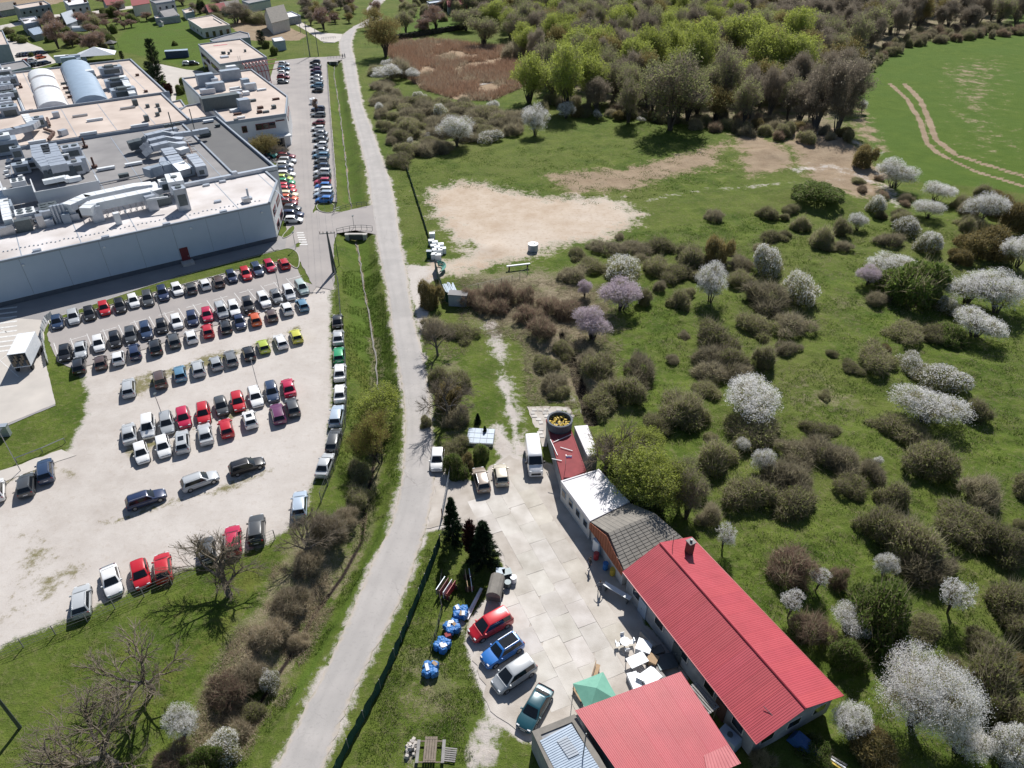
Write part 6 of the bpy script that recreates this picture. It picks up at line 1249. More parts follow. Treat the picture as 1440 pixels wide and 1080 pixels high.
def conifer(kind, seed, H_, Rb, mtl, n=9000, col=False):
    rng = np.random.default_rng(seed); segs = [(np.array([0, 0, -.2]), np.array([0, 0, H_ * .96]), H_ * .022, .02, 0)]; P = []; D = []
    nl = int(H_ * 4.5)
    for i in range(nl):
        z = H_ * (.06 + .9 * i / nl); rad = Rb * ((1 - z / H_) ** .8 if not col else math.sin(math.pi * min(.97, .2 + .75 * z / H_)) ** .6) * rng.uniform(.85, 1.1); k = rng.integers(6, 10)
        for j in range(k):
            a = rng.uniform(0, 6.283); rr_ = rad * rng.uniform(.75, 1.12); dz = -.18 * rr_ if not col else .7 * rr_; tip = np.array([rr_ * math.cos(a), rr_ * math.sin(a), z + dz]); b = np.array([0, 0, z]); segs.append((b, tip, .03, .008, 1)); q = max(3, int(n / nl / k)); t = rng.uniform(.15, 1, q)[:, None] ** .7
            P.append(b + (tip - b) * t + rng.normal(0, .05, (q, 3))); D.append(np.repeat(nrm(tip - b)[None], q, 0))
    P = np.concatenate(P); D = np.concatenate(D); m = len(P); D = nrm(D * .7 + rng.normal(0, .55, (m, 3)) + np.array([0, 0, .1])); V, F = twigs(P, D, rng.uniform(.18, .4, m), rng.uniform(.05, .11, m), rng)
    add_proto(kind, dict(r=Rb, h=H_, parts=[('trunk', np_mesh('trunk', *tubes(segs, 4), bark)), ('needles', np_mesh('needles', V, F, mtl))]))
conifer('con', 1, 7, 2.0, L_con, 14000); conifer('con', 2, 7, 2.1, L_con, 14000); conifer('thu', 3, 4, .9, L_thuja, 7000, True); conifer('cyp', 4, 9, 1.6, L_con, 9000, True)
DESC = dict(b=('bare brown thorn bush', 'bush', 'thorn_bush'), r=('bare red-brown bush', 'bush', 'brown_bush'), bg=('green-tinged brown bush', 'bush', 'budding_bush'), g=('leafy green bush', 'bush', 'green_bush'), y=('yellow-green bush', 'bush', 'yellow_bush'),
 wg=('bush with sparse white blossom', 'bush', 'blossom_bush'), dry=('straw-coloured dry thicket', 'thicket', 'dry_thicket'), w=('white blossoming bush', 'tree', 'blossom_tree'), W=('big white blossoming tree', 'tree', 'blossom_tree'), l=('lilac blossoming tree', 'tree', 'lilac_tree'), tw=('thin tree with white blossom', 'tree', 'slender_tree'),
 wil=('bright yellow-green willow', 'tree', 'willow_tree'), gg=('grey-green budding tree', 'tree', 'budding_tree'), bare=('bare grey tree', 'tree', 'bare_tree'), pink=('bare reddish garden tree', 'tree', 'garden_tree'), yg=('bare yellowish tree', 'tree', 'yellow_tree'), big=('large bare spreading tree', 'tree', 'spreading_tree'), wb=('tall leaning green-budding willow', 'tree', 'leaning_willow'), con=('dark green spruce', 'tree', 'spruce_tree'), thu=('dark red column thuja', 'tree', 'thuja'), cyp=('dark slim conifer', 'tree', 'conifer'))
PLANTS = []; prng = random.Random(77)
def plant(kind, x, y, rad, hgt, lab=None, group=None, sink=0.):
    if kind == 'b' and y < 190 and prng.random() < .60: kind = 'bg'
    PLANTS.append((kind, x, y, rad, hgt, lab, group, sink))
def pl(items):
    for it in items:
        u, vb, wpx, hpx, k = it[:5]; x, y = G(u, vb); s = scale_at(vb); rad = wpx / s / 2 * 1.06
        sn = math.sin(math.atan2(CAM_H, y)); cs_ = math.sqrt(1 - sn * sn)
        # seen height = rise + part of the crown's depth
        hh = max(.6, (hpx / s - rad * sn * .9) / max(cs_, .3)); y += rad * .35
        plant(k, x, y, rad, min(hh, 16) * (.74 if k in ('b', 'r', 'bg', 'dry') else 1.3 if k in ('wil', 'gg', 'bare') and y > 190 else 1), it[5] if len(it) > 5 else None)
b, r, bg_, g_, y_, wg, W_ = 'b', 'r', 'bg', 'g', 'y', 'wg', 'W'
pl([(1260,268,52,42,'w'),(1318,286,40,32,'w'),(1233,300,34,28,wg),(1380,315,55,50,'w'),(1208,325,28,26,'w'),(1307,310,42,30,'w'),(1277,330,40,28,wg),(1307,355,45,35,wg),(1390,362,75,50,y_),(1433,378,45,50,'w'),(1082,387,52,45,wg),(1000,430,50,56,'w'),(1085,434,75,52,b),(1125,427,52,46,wg),(1220,402,34,32,'l'),
 (1290,428,100,68,g_),(1253,398,64,36,'w'),(1362,432,70,56,'w'),(1410,447,80,66,'w'),(1378,480,68,50,'w'),(1335,442,30,26,wg),(1085,340,36,22,b),(1078,307,28,22,b),(1005,312,30,22,b),(1127,324,28,28,b),(1157,347,36,38,bg_),(1182,330,26,30,b),(1163,350,32,18,b),(1186,352,28,18,b),(1270,317,34,26,b),(1255,347,36,26,b),(1040,400,40,28,b),(1043,377,42,25,b),(1008,374,44,44,y_),(972,376,42,42,bg_),
 (1005,489,62,48,b),(1000,514,58,40,b),(1027,519,50,40,bg_),(1067,467,56,34,b),(1115,470,60,38,b),(1077,519,34,44,b),(1110,498,36,26,b),(1232,517,64,42,b),(1272,477,60,32,b),(1313,477,42,30,b),(1340,482,42,30,g_),(1233,427,36,26,b),(1198,523,32,20,b),(1285,522,48,28,wg),(1150,292,70,24,g_),(1428,325,50,40,y_),(1355,372,34,24,y_),(1322,396,34,26,wg),(1112,300,24,18,bg_)])
pl([(1068,590,92,62,'w'),(1066,622,84,50,b),(1310,602,95,60,'w'),(1262,612,66,40,b),(1048,635,22,22,'w'),(1072,667,34,38,'w'),(966,738,46,80,'gg'),(1018,779,28,44,'tw'),(1233,657,16,16,'w'),(1003,662,60,60,bg_),(968,592,52,54,b),(995,557,46,28,b),(1153,612,46,28,b),(1372,590,40,38,b),(1315,668,80,66,bg_),(1383,708,62,54,b),(1355,752,86,58,b),(1095,682,56,50,b),(1122,688,50,46,b),(1160,652,60,46,b),(1190,664,60,48,b),(1125,647,60,38,b),(1055,712,70,54,b),(1120,722,72,52,b),(1197,690,50,36,b),(1225,672,40,36,b),(1262,712,48,44,b),(1237,757,62,60,bg_),(1275,788,86,78,bg_),(1420,787,70,60,b),(1110,815,72,62,r),(1330,548,80,44,wg),(1442,700,40,40,b)])
pl([(1177,824,30,34,r),(1145,900,62,56,r),(1300,818,80,60,b),(1242,900,90,98,g_),(1422,870,70,64,b),(1438,905,50,48,b),(1390,1000,90,110,bg_),(1430,1045,76,80,bg_),(1190,938,52,44,g_),(1108,872,32,44,'tw'),(1147,834,28,36,'tw'),(1192,894,50,44,'w'),(1243,812,32,34,'w'),(1338,872,46,56,'tw'),(1288,1040,118,112,W_),(1196,1040,52,48,'w'),(1350,1068,62,50,'w'),(1415,1095,62,60,'w'),(1235,1075,80,50,y_),(1150,1075,50,34,g_),(1330,960,60,44,bg_),(1070,1082,34,46,b),(1385,920,50,40,bg_)])
pl([(871,440,56,52,'l'),(823,420,20,26,'l'),(832,480,50,50,'l'),(878,395,62,42,wg),(958,432,36,32,b),(927,410,22,18,b),(1002,533,62,38,b),(1036,533,52,34,b),(905,533,56,46,b),(885,567,56,50,b),(955,588,72,50,b),(925,388,42,32,bg_),(950,393,50,30,bg_),(968,368,32,26,b),(855,358,50,25,b),(890,355,50,25,b),(930,355,46,28,b),(808,398,42,30,b),(906,427,24,28,b),(835,382,40,24,bg_),(862,384,34,22,b),(990,395,34,24,bg_),(840,535,50,40,b),(925,608,50,34,bg_),(850,575,60,38,b),(812,362,30,20,bg_)])
pl([(895,715,95,100,'wil'),(932,735,80,95,'wil'),(862,665,66,66,'wil'),(955,720,50,80,'gg'),(905,655,60,60,'wil'),(1000,740,40,40,b),(975,690,46,40,bg_),(905,740,50,40,'g')])
pl([(664,430,36,34,r),(689,428,36,36,r),(713,428,36,42,r),(737,430,30,34,r),(676,438,36,30,r),(703,440,36,30,r),(745,455,40,34,r),(776,440,42,34,r),(792,500,34,30,b),(762,478,44,38,r),(765,520,40,28,bg_),(612,470,40,34,b),(628,575,40,50,y_),(604,432,34,42,'y'),(775,548,44,34,b),(646,600,40,36,b),(618,540,34,34,bg_),(640,545,40,34,b),(650,475,50,28,b),(800,450,46,34,r),(830,512,30,26,b),(786,560,30,22,bg_),(640,640,40,30,b)])
pl([(455,765,56,56,'dry'),(430,805,50,40,'dry'),(402,855,54,44,'dry'),(374,905,56,44,'dry'),(345,955,54,40,'dry'),(312,990,64,46,r),(480,735,44,36,'dry'),(500,700,40,36,b),(505,665,40,34,bg_),(376,958,34,36,wg),(258,1040,44,46,'w'),(306,1062,62,44,wg),(285,1078,50,60,'g'),(412,900,34,28,'dry'),(330,1030,50,36,'dry'),(350,1000,40,30,'bg'),(240,1085,60,40,'r')])
for u, v, rad, hgt, k, lab in ((434,785,4.2,5.8,'big','large bare tree between the car row and the ditch, below the pale blue car'),(324,838,5.8,7.0,'big','large bare spreading tree in the mossy meadow, uppermost of three'),(214,970,6.0,7.4,'big','large bare spreading tree in the mossy meadow, middle of three'),(168,1078,6.6,7.8,'big','large bare spreading tree at the bottom left corner of the photo'),(534,640,3.4,9.0,'wb','tall budding willow over the ditch beside the parked column'),(534,590,3.5,6.5,'wil','yellow-green willow crown over the ditch beside the parked column, upper one')): plant(k, *G(u, v), rad, hgt, lab)
plant('big', 11.5, 65.8, 5.0, 10, 'tall bare tree behind the white shed roof, throwing branch shadows on it'); plant('big', *G(616,500), 3.6, 6.5, 'bare tree at the right road edge, upper of two shading the asphalt'); plant('big', *G(628,590), 4.2, 7, 'bare tree at the right road edge, lower of two shading the asphalt')
pl([(642,208,52,44,'w'),(752,192,40,44,'w'),(796,168,26,24,'w'),(840,168,14,14,'w'),(693,158,18,16,'w'),(901,177,14,8,'w'),(620,166,22,20,wg),(590,143,18,14,wg),(580,115,20,18,'w'),(545,98,18,14,'w'),(543,117,40,20,'w'),(602,197,12,10,'w'),(577,205,9,12,'w'),(533,161,14,16,'w'),(686,200,40,18,wg),(1212,160,12,18,'w')])
pl([(745,147,52,56,'wil'),(795,160,54,76,'wil'),(815,95,52,46,'wil'),(845,96,44,46,'wil'),(828,152,46,60,'wil'),(838,48,36,22,'wil'),(910,112,52,58,'wil'),(937,102,46,52,'wil'),(978,112,46,66,'wil'),(1017,48,50,26,'wil'),(1043,97,52,60,'wil'),(1078,132,56,76,'wil'),(1060,74,40,40,'wil'),(1120,132,52,66,'wil'),(982,132,40,66,'wil'),(968,172,56,54,'gg'),(945,188,98,88,'gg'),(1012,160,50,70,'gg'),(885,175,40,50,'gg'),(1180,190,60,112,'bare'),(1150,186,50,90,'bare'),(1212,236,30,44,'y'),(540,82,52,68,'yg'),(525,42,30,30,'yg'),(560,110,40,34,'b'),(528,34,22,34,'pink'),(595,50,30,26,'pink'),(612,46,36,38,'pink'),(1120,90,46,60,'wil'),(1090,60,40,34,'wil'),(700,40,44,30,'wil'),(725,62,40,34,'gg'),(712,10,30,20,'wil'),(770,120,30,40,'bare'),(758,98,24,30,'bare')])
for u, vb, wp_, hp, k in ((80,70,34,42,'pink'),(100,66,26,22,'pink'),(128,78,34,34,'pink'),(140,74,26,30,'pink'),(68,46,26,26,'pink'),(150,12,26,20,'pink'),(118,38,30,22,'pink'),(128,36,30,18,'bg'),(165,16,26,16,'pink'),(172,84,6,12,'cyp'),(220,104,16,46,'cyp'),(214,118,14,30,'cyp'),(226,132,20,38,'cyp'),(238,134,10,16,'thu'),(281,20,8,14,'cyp'),(286,18,8,14,'cyp'),(350,32,26,22,'bg'),(330,34,40,20,'bare'),(366,34,30,20,'bg'),(430,22,26,20,'bare'),(455,44,30,34,'pink'),(465,26,24,20,'bare'),(385,78,12,12,'g'),(368,66,12,22,'cyp'),(375,68,10,16,'g'),(302,30,24,14,'bg'),(245,64,8,6,'g'),(258,122,12,12,'g'),(252,132,14,12,'g'),(372,222,40,36,'yg'),(392,226,34,26,'big'),(444,158,10,22,'pink'),(345,212,24,20,'g'),(30,60,18,10,'g'),(20,58,16,10,'g'),(10,48,18,12,'bg'),(205,30,18,14,'pink'),(310,14,30,16,'bare'),(255,8,22,14,'bare'),(625,172,18,14,'b'),(44,80,6,6,'g'),(570,48,30,26,'gg'),(655,44,40,26,'gg'),(680,66,44,34,'gg'),(720,84,36,30,'b')): pl([(u, vb, wp_, hp, k)])
pl([(637,765,38,72,'con','dark green spruce by the gate, left of the pair'),(680,800,52,76,'con','dark green spruce by the yard slabs, right of the pair'),(662,785,18,50,'thu','dark red column thuja between the two spruces'),(675,648,26,26,'g','dark evergreen bush above the pale bronze estate car'),(640,668,34,34,'g','leafy bush beside the lone white hatchback'),(655,660,24,24,'y'),(672,596,12,18,'con','tiny dark conifer on the small grave-like slab'),(682,612,10,16,'con','tiny dark conifer nearest the glass roof in the garden'),(600,600,20,20,'bg')])
def inpoly(x, y, p): return float(sdist(np.array([x]), np.array([y]), p)[0])
def scatter(poly, step, kinds, rad, hgt, seed, avoid=2.5, jit=.45):
    rr = random.Random(seed); p = PX(poly); xs = [q[0] for q in p]; yy = [q[1] for q in p]; x = min(xs)
    have = [(P[1], P[2], P[3]) for P in PLANTS]
    while x < max(xs):
        y = min(yy)
        while y < max(yy):
            a, b_ = x + rr.uniform(-jit, jit) * step, y + rr.uniform(-jit, jit) * step
            if inpoly(a, b_, p) > 0 and all((a - q[0]) ** 2 + (b_ - q[1]) ** 2 > (avoid + q[2] * .45) ** 2 for q in have):
                k = rr.choice(kinds); plant(k, a, b_, rad * rr.uniform(.75, 1.35), hgt * rr.uniform(.75, 1.25)); have.append((a, b_, rad * .4))
            y += step
        x += step
scatter([(700,44),(770,140),(800,160),(870,160),(1000,168),(1130,168),(1150,110),(1080,50),(1020,20),(880,5),(780,5)], 10.0, ['wil', 'wil', 'gg', 'gg', 'bare', 'yg'], 4.6, 13, 4, 2.6)
scatter([(742,66),(760,100),(880,168),(1000,180),(1110,178),(1196,206),(1202,130),(1196,92),(1300,48),(1438,38),(1420,8),(1330,38),(1300,-14),(620,-14),(640,24),(700,56)], 10.6, ['bare'] * 7 + ['gg', 'gg', 'yg'], 5.2, 13, 5, 2.8)
scatter([(528,84),(545,120),(580,146),(690,150),(750,172),(740,186),(690,200),(600,222),(562,232),(538,200)], 5.0, [b, b, bg_, bg_, b], 3.4, 2.4, 6, 1.6)
scatter([(845,345),(900,320),(960,350),(1000,350),(1060,330),(1060,300),(1140,312),(1060,360),(990,420),(880,410)], 6.5, [b, bg_, b], 1.5, 1.3, 7, 2.2)
scatter([(900,440),(1000,420),(1400,520),(1440,620),(1440,860),(1200,720),(1080,860),(960,640)], 10, [b, b, bg_, 'y'], 1.1, .9, 8, 3.0)
scatter([(1160,830),(1290,880),(1440,930),(1440,1060),(1240,1000),(1120,920)], 4.8, [bg_, bg_, g_, 'b', 'y'], 1.7, 1.6, 9, 2.0)
scatter([(1340,270),(1440,285),(1440,330),(1340,330)], 5, [y_, bg_, b], 2.4, 2.4, 10, 2.2)
scatter([(1195,250),(1260,250),(1300,280),(1240,320)], 5.5, [b, r], 1.6, 1.4, 11, 2.0)
scatter([(742,160),(880,172),(1000,186),(1196,212),(1200,190),(1000,160),(880,150),(740,140)], 4.6, ['b', 'bg', 'b', 'y', 'r'], 2.2, 2.6, 13, 1.6)
scatter([(1200,110),(1300,62),(1440,50),(1440,40),(1300,44),(1196,86)], 5.5, ['b', 'bg', 'r'], 2.4, 3.0, 14, 1.6)
scatter([(60,30),(190,18),(200,30),(150,80),(60,60)], 10, ['pink', 'bg', 'pink', 'g'], 2.8, 4.0, 15, 3.0)
scatter([(250,14),(340,8),(350,30),(262,22)], 9, ['bare', 'bg', 'g', 'pink'], 2.6, 4.5, 16, 3.0)
scatter([(430,8),(500,4),(505,30),(470,44),(430,34)], 9, ['pink', 'bare', 'bg', 'yg'], 2.8, 5, 17, 3.0)
scatter([(560,4),(640,0),(650,36),(570,46)], 11, ['pink', 'gg', 'bg'], 2.8, 5, 18, 3.0)
LM = dict([('the lone lilac blossom tree', G(871,440)), ('the red chimney building', G(950,760)), ('the gravel clearing', G(760,320)), ('the crop field corner', G(1230,240)), ('the marsh of brown reeds', G(650,110)), ('the round white bush pair', G(1310,600)), ('the big blossom bush', G(1068,600)), ('the long red roof end', G(1186,990)), ('the big white tree', G(1288,1040)), ('the concrete yard gate', G(625,690)), ('the ditch bridge', G(500,310)),
 ('the parked car columns', G(440,200)), ('the blue container', G(249,78)), ('the bungalow', G(295,50)), ('the forest edge willows', G(820,150)), ('the wheel tracks', G(1300,190)), ('the long green bush', G(1290,425)), ('the white bush row', G(1400,440)), ('the green screen fence', G(625,410)), ('the forest corner', G(1180,190)), ('the road bend', G(500,45)), ('the bottom left willows', G(330,960)), ('the right photo edge', G(1430,780)), ('the brown bush ring', G(1120,690)), ('the upper forest', G(1000,30)), ('the far forest strip', G(1330,50)), ('the green trees by the sheds', G(900,690))])
def side(x, y, lx, ly):
    dx, dy = x - lx, y - ly
    if abs(dx) > abs(dy): return 'right of' if dx > 0 else 'left of'
    return 'beyond' if dy > 0 else 'in front of'
cell = {}
for i, P in enumerate(PLANTS):
    if P[5]: continue
    nm, (lx, ly) = min(LM.items(), key=lambda kv: (kv[1][0] - P[1]) ** 2 + (kv[1][1] - P[2]) ** 2)
    szw = 'low' if P[4] < 1.6 and P[0] in 'b r bg g y wg dry'.split() else ('tall' if P[4] > 11 else '')
    key = (P[0], szw, side(P[1], P[2], lx, ly), nm); cell.setdefault(key, []).append((math.hypot(P[1] - lx, P[2] - ly), i))
LAB = {}
for (k, szw, sd_, nm), L_ in cell.items():
    L_.sort()
    for j, (_, i) in enumerate(L_):
        t = f"{szw + ' ' if szw else ''}{DESC[k][0]} {sd_} {nm}"
        if len(L_) > 1: t += ', ' + ('nearest to it' if j == 0 else (ORD[j + 1] + ' nearest' if j + 1 < len(ORD) else f'{j + 1}th nearest'))
        LAB[i] = t
for i, (k, x, y, rad, hgt, lab, grp, sink) in enumerate(PLANTS):
    pr = PROTO[k][prng.randrange(len(PROTO[k]))]; d, cat, nm = DESC[k]; z = H(x, y) - .05
    root = empty(nm, (x, y, z), prng.uniform(0, 6.283), lab or LAB[i], cat, {'bush': 'bushes in the meadow', 'thicket': 'dry thickets along the ditch', 'tree': 'trees around the site'}[cat])
    s = rad / pr['r']; sz = hgt / pr['h']; sz = min(max(sz, s * .55), s * 2.2) if k not in ('tw', 'con', 'thu', 'cyp', 'wb') else sz
    e_ = prng.uniform(.82, 1.2) if cat == 'bush' else prng.uniform(.92, 1.08); root.scale = (s * e_, s / e_, sz)
    for pn, me in pr['parts']: link(bpy.data.objects.new(pn, me), root)
print('plants', len(PLANTS))
# ------------------------------------------------------------------ grass, reeds, litter (uncountable)
rng = np.random.default_rng(5)
def field_points(poly, n, seed=0):
    p = PX(poly); rg = np.random.default_rng(seed); xs = [q[0] for q in p]; yy = [q[1] for q in p]; X = rg.uniform(min(xs), max(xs), n * 3); Y = rg.uniform(min(yy), max(yy), n * 3); s = sdist(X, Y, p) > 0; return X[s][:n], Y[s][:n]
def zat(X, Y):
    j = np.clip(np.searchsorted(ys, Y), 0, len(ys) - 1); i = np.clip(np.round(((X / (ys[j] * .70 + 42)) + 1) / 2 * (NC - 1)).astype(int), 0, NC - 1); return hz[j * NC + i]
paved_polys = [road_poly, side_road, low_lot, service, yard, zw['gravel_lot']]
def tufts(name, poly, n, h, w_, mtl, blades=4, clump=.18, seed=0, thr=.45, sc=1 / 3.):
    X, Y = field_points(poly, n, seed); k = fbm(X * sc, Y * sc, 3, 40 + seed) > thr
    for p in paved_polys: k &= sdist(X, Y, p) < -.4
    X, Y = X[k], Y[k]; Zz = zat(X, Y) - .03; m = len(X); P = np.repeat(np.stack([X, Y, Zz], 1), blades, 0); rg = np.random.default_rng(seed + 9); q = len(P)
    P[:, :2] += rg.normal(0, clump, (q, 2)); D = nrm(rg.normal(0, .55, (q, 3)) + np.array([0, 0, 1.])); V, F = twigs(P, D, rg.uniform(.5, 1.2, q) * h, rg.uniform(.6, 1.2, q) * w_, rg)
    return tag(ob(name, np_mesh(name, V, F, mtl)), kind='stuff')
tufts('grass_tufts', [(880,330),(1060,300),(1440,330),(1440,1075),(1200,1075),(1186,975),(975,750),(900,620),(880,480)], 42000, .28, .085, L_grass, 4, .22, 1, .47)
tufts('dry_grass_tufts', [(900,330),(1440,330),(1440,1075),(1220,1075),(1186,970),(975,745)], 22000, .30, .05, L_dry, 5, .35, 2, .50, 1 / 4.)
tufts('grass_tufts', [(600,770),(700,800),(650,905),(690,960),(660,1075),(500,1075)], 9000, .20, .06, L_grass, 4, .15, 3, .45)
tufts('dry_grass_tufts', [(560,860),(665,880),(680,960),(650,1040),(760,1040),(740,1078),(520,1078)], 2600, .22, .05, L_dry, 4, .2, 4, .52)
tufts('dry_grass_tufts', [(512,715),(460,740),(390,790),(290,960),(250,1078),(365,1078),(440,900),(500,790)], 13000, .40, .05, L_dry, 4, .25, 5, .46)
tufts('grass_tufts', [(300,800),(400,770),(330,900),(200,1078),(0,1078),(0,930),(100,880)], 9000, .14, .07, L_grass, 3, .15, 6, .5)
tufts('grass_tufts', [(480,380),(530,360),(566,560),(560,720),(400,1000),(345,1075),(330,1075),(480,820),(500,720),(470,650),(490,560)], 20000, .24, .07, L_grass, 4, .15, 7, .45)
tufts('dry_grass_tufts', [(595,420),(850,400),(870,560),(820,590),(740,560),(735,480),(660,470),(650,640),(600,640)], 9000, .30, .07, L_dry, 5, .2, 8, .48)
tufts('grass_tufts', [(560,230),(640,210),(1000,200),(1050,250),(900,300),(620,260),(600,360),(560,330)], 16000, .2, .16, L_grass, 3, .3, 9, .52)
tufts('reed_bed', Z['marsh'], 15000, 2.2, .20, L_reed, 4, .35, 10, .40, 1 / 8.); tufts('reed_bed', Z['marsh'], 9000, 1.9, .2, L_dry, 4, .4, 11, .50, 1 / 12.)
# fallen branches and brush litter above the yard
X, Y = field_points([(640,390),(850,400),(880,470),(850,600),(740,570),(735,480),(650,470)], 13000, 31); kq = fbm(X / 3, Y / 3, 3, 77) > .42; X, Y = X[kq], Y[kq]; D = nrm(np.stack([rng.normal(0, 1, len(X)), rng.normal(0, 1, len(X)), np.abs(rng.normal(0, .25, len(X)))], 1)); V, F = twigs(np.stack([X, Y, zat(X, Y) + .05], 1), D, rng.uniform(.5, 2.0, len(X)), rng.uniform(.03, .08, len(X)), rng)
tag(ob('brush_litter', np_mesh('brush_litter', V, F, [L_thorn, L_dry], (rng.random(len(F)) < .4).astype(int))), kind='stuff')
# ================================================================== YARD CLUTTER, FENCES, POLES
def at(u, v, z=0): x, y = G(u, v, z); return Vector((x, y, z))
def wire_fence(name, label, pxs, hgt, every, m_post='pole', lean=.0, screen=None, group=None):
    P = [at(*p) for p in pxs]; o0 = P[0]; t = empty(name, (o0.x, o0.y, 0), 0, label, 'fence', group); posts = []
    for a, b in zip(P, P[1:]):
        L = (b - a).length; k = max(1, round(L / every))
        for i in range(k): posts.append(a.lerp(b, i / k))
    posts.append(P[-1]); posts = [p - Vector((o0.x, o0.y, 0)) for p in posts]
    for p in posts: z = H(p.x + o0.x, p.y + o0.y); MB().tube((p.x, p.y, z - .2), (p.x + lean, p.y, z + hgt), .055, n=5).build('post', M[m_post], t)
    for p, q in zip(posts, posts[1:]):
        zp, zq = H(p.x + o0.x, p.y + o0.y), H(q.x + o0.x, q.y + o0.y)
        if screen:
            rr = random.Random(int(p.x * 100)); n = 6; V = []; F = []
            for i in range(n + 1):
                c = p.lerp(q, i / n); w_ = rr.uniform(-.07, .07); V += [(c.x + w_, c.y, zp + .02), (c.x - w_, c.y, zp + hgt + rr.uniform(-.10, .02))]
                if i: F.append((2 * i - 2, 2 * i, 2 * i + 1, 2 * i - 1))
            V2 = [(x + .02, y, z) for x, y, z in V]; k = len(V); o = mesh_from('screen_panel', V + V2, F + [tuple(k + i for i in f[::-1]) for f in F], M[screen]); ob('screen_panel', o, t)
        else:
            mb = MB()
            for z in (.12, .4, .7, 1.0): 
                if z < 1: mb.tube((p.x + lean * z, p.y, zp + z * hgt), (q.x + lean * z, q.y, zq + z * hgt), .018, n=3)
            mb.tube((p.x + lean, p.y, zp + hgt), (q.x + lean, q.y, zq + hgt), .025, n=3); d = q - p; k = int(d.length / .45)
            for i in range(1, k): c = p.lerp(q, i / k); mb.tube((c.x, c.y, zp), (c.x + lean, c.y, zp + hgt), .010, n=3)
            mb.build('wire_panel', M['wire'], t)
    return t
wire_fence('wire_fence', 'low wire fence on slanted concrete posts below the bottom car row', [(-30,936),(33,910),(78,892),(123,874.5),(161.7,855.7),(202.5,838.7),(242,822),(290,800),(340,778),(387,757)], 1.4, 3.2)
wire_fence('wire_fence', 'thin wire fence between the car column and the ditch, lower stretch', [(452,706),(470,660),(486,600),(488,560),(486,500),(480,450),(476,400),(471,385)], 1.7, 3.0)
wire_fence('wire_fence', 'thin wire fence on the lot side of the upper ditch', [(470,300),(474,282),(470,230),(466,180),(462,130),(460,90)], 1.5, 4)
wire_fence('wire_fence', 'long dark fence beside the gravel clearing running down from the road bushes', [(566,222),(578,256),(592,300),(603,336),(610,362)], .9, 3.5, screen='mesh_green')
wire_fence('screen_fence', 'dark green screen fence panels at the gravel clearing entrance', [(612,378),(618,400),(626,425),(634,428)], 2.2, 2.6, screen='mesh_green')
wire_fence('screen_fence', 'long dark green screen fence between the road verge and the yard', [(619,765),(606,800),(590,840),(574,880),(555,925),(535,968),(512,1012),(490,1052),(470,1095)], 1.6, 2.4, screen='mesh_green')
wire_fence('wire_fence', 'thin leaning wire fence inside the yard meadow beside the blue sacks', [(622,810),(618,840),(622,860),(612,900),(606,918)], 1.2, 2.2, 'rust')
wire_fence('wire_fence', 'fence line with posts behind the brown reeds hedge', [(640,428),(655,412),(690,404),(720,396),(742,385)], 1.3, 2.6)
t = wire_fence('metal_fence', 'kerb-side sheet fence at the left end of the marked lot', [(68,512),(62,484),(60,468),(66,452),(74,446)], 1.2, 1.6, 'rim', screen='wall_white')
# dark hedge row by the marsh, board fence etc.
hd = MB(); a, b_ = at(552, 57), at(652, 41); d = (b_ - a); rr = random.Random(1); t = empty('clipped_hedge', tuple(a), 0, 'long dark clipped hedge above the reed marsh', 'hedge'); n = 2600; rg = np.random.default_rng(2); tt_ = rg.random(n); Pp = np.stack([d.x * tt_, d.y * tt_ + rg.uniform(-1, 1, n), rg.uniform(0, 2.2, n)], 1); V, F = leaves(Pp, rg.uniform(.4, .8, n), rg); ob('foliage', np_mesh('foliage', V, F, L_con), t)
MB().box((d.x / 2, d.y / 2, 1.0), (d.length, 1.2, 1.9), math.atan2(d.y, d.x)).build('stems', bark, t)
# bridge rails and head walls of the culverts
for (pa, pb, lbl, hh) in (((474,328),(524,324),'curved pipe railing on the near side of the ditch bridge',1.0),((470,300),(516,290),'pipe railing on the far side of the ditch bridge',1.0),((461,83),(486,81),'small railing on the culvert at the top of the ditch',.9),((452,56),(472,54),'railing of the village road culvert',.9)):
    a, b_ = at(*pa), at(*pb); t = empty('bridge_railing', tuple(a), 0, lbl, 'railing'); k = 6; P = [Vector(((b_ - a).x * i / k, (b_ - a).y * i / k + 1.1 * math.sin(math.pi * i / k) * (hh > .95), 0)) for i in range(k + 1)]
    for p in P: MB().tube(p, p + Vector((0, 0, hh)), .045, n=5).build('post', M['steel'], t)
    mb = MB(); [mb.tube(p + Vector((0, 0, hh * z)), q + Vector((0, 0, hh * z)), .04, n=5) for z in (.55, 1) for p, q in zip(P, P[1:])]; mb.build('rail', M['steel'], t)
for (ua, ub, v, lbl) in ((488, 513, 330, 'concrete head wall with dark square culvert mouth under the bridge'), (464, 474, 87, 'concrete culvert mouth at the top of the ditch'), (456, 468, 60, 'dark culvert mouth under the village road')):
    a, b_ = at(ua, v), at(ub, v); t = empty('culvert', tuple((a + b_) / 2), 0, lbl, 'culvert'); L = (b_ - a).length
    MB().box((0, .3, -.55), (L * .8, .5, 1.2)).build('opening', M['roof_dark'], t)  # solid block, dark colour stands for the shade inside the mouth
    for s in (-1, 1): MB().box((s * (L * .5), 0, -.5), (L * .2, .9, 1.3)).build('wing_wall', M['curb'], t)
    MB().box((0, .15, .06), (L * 1.25, .7, .22)).build('lintel', M['curb'], t)
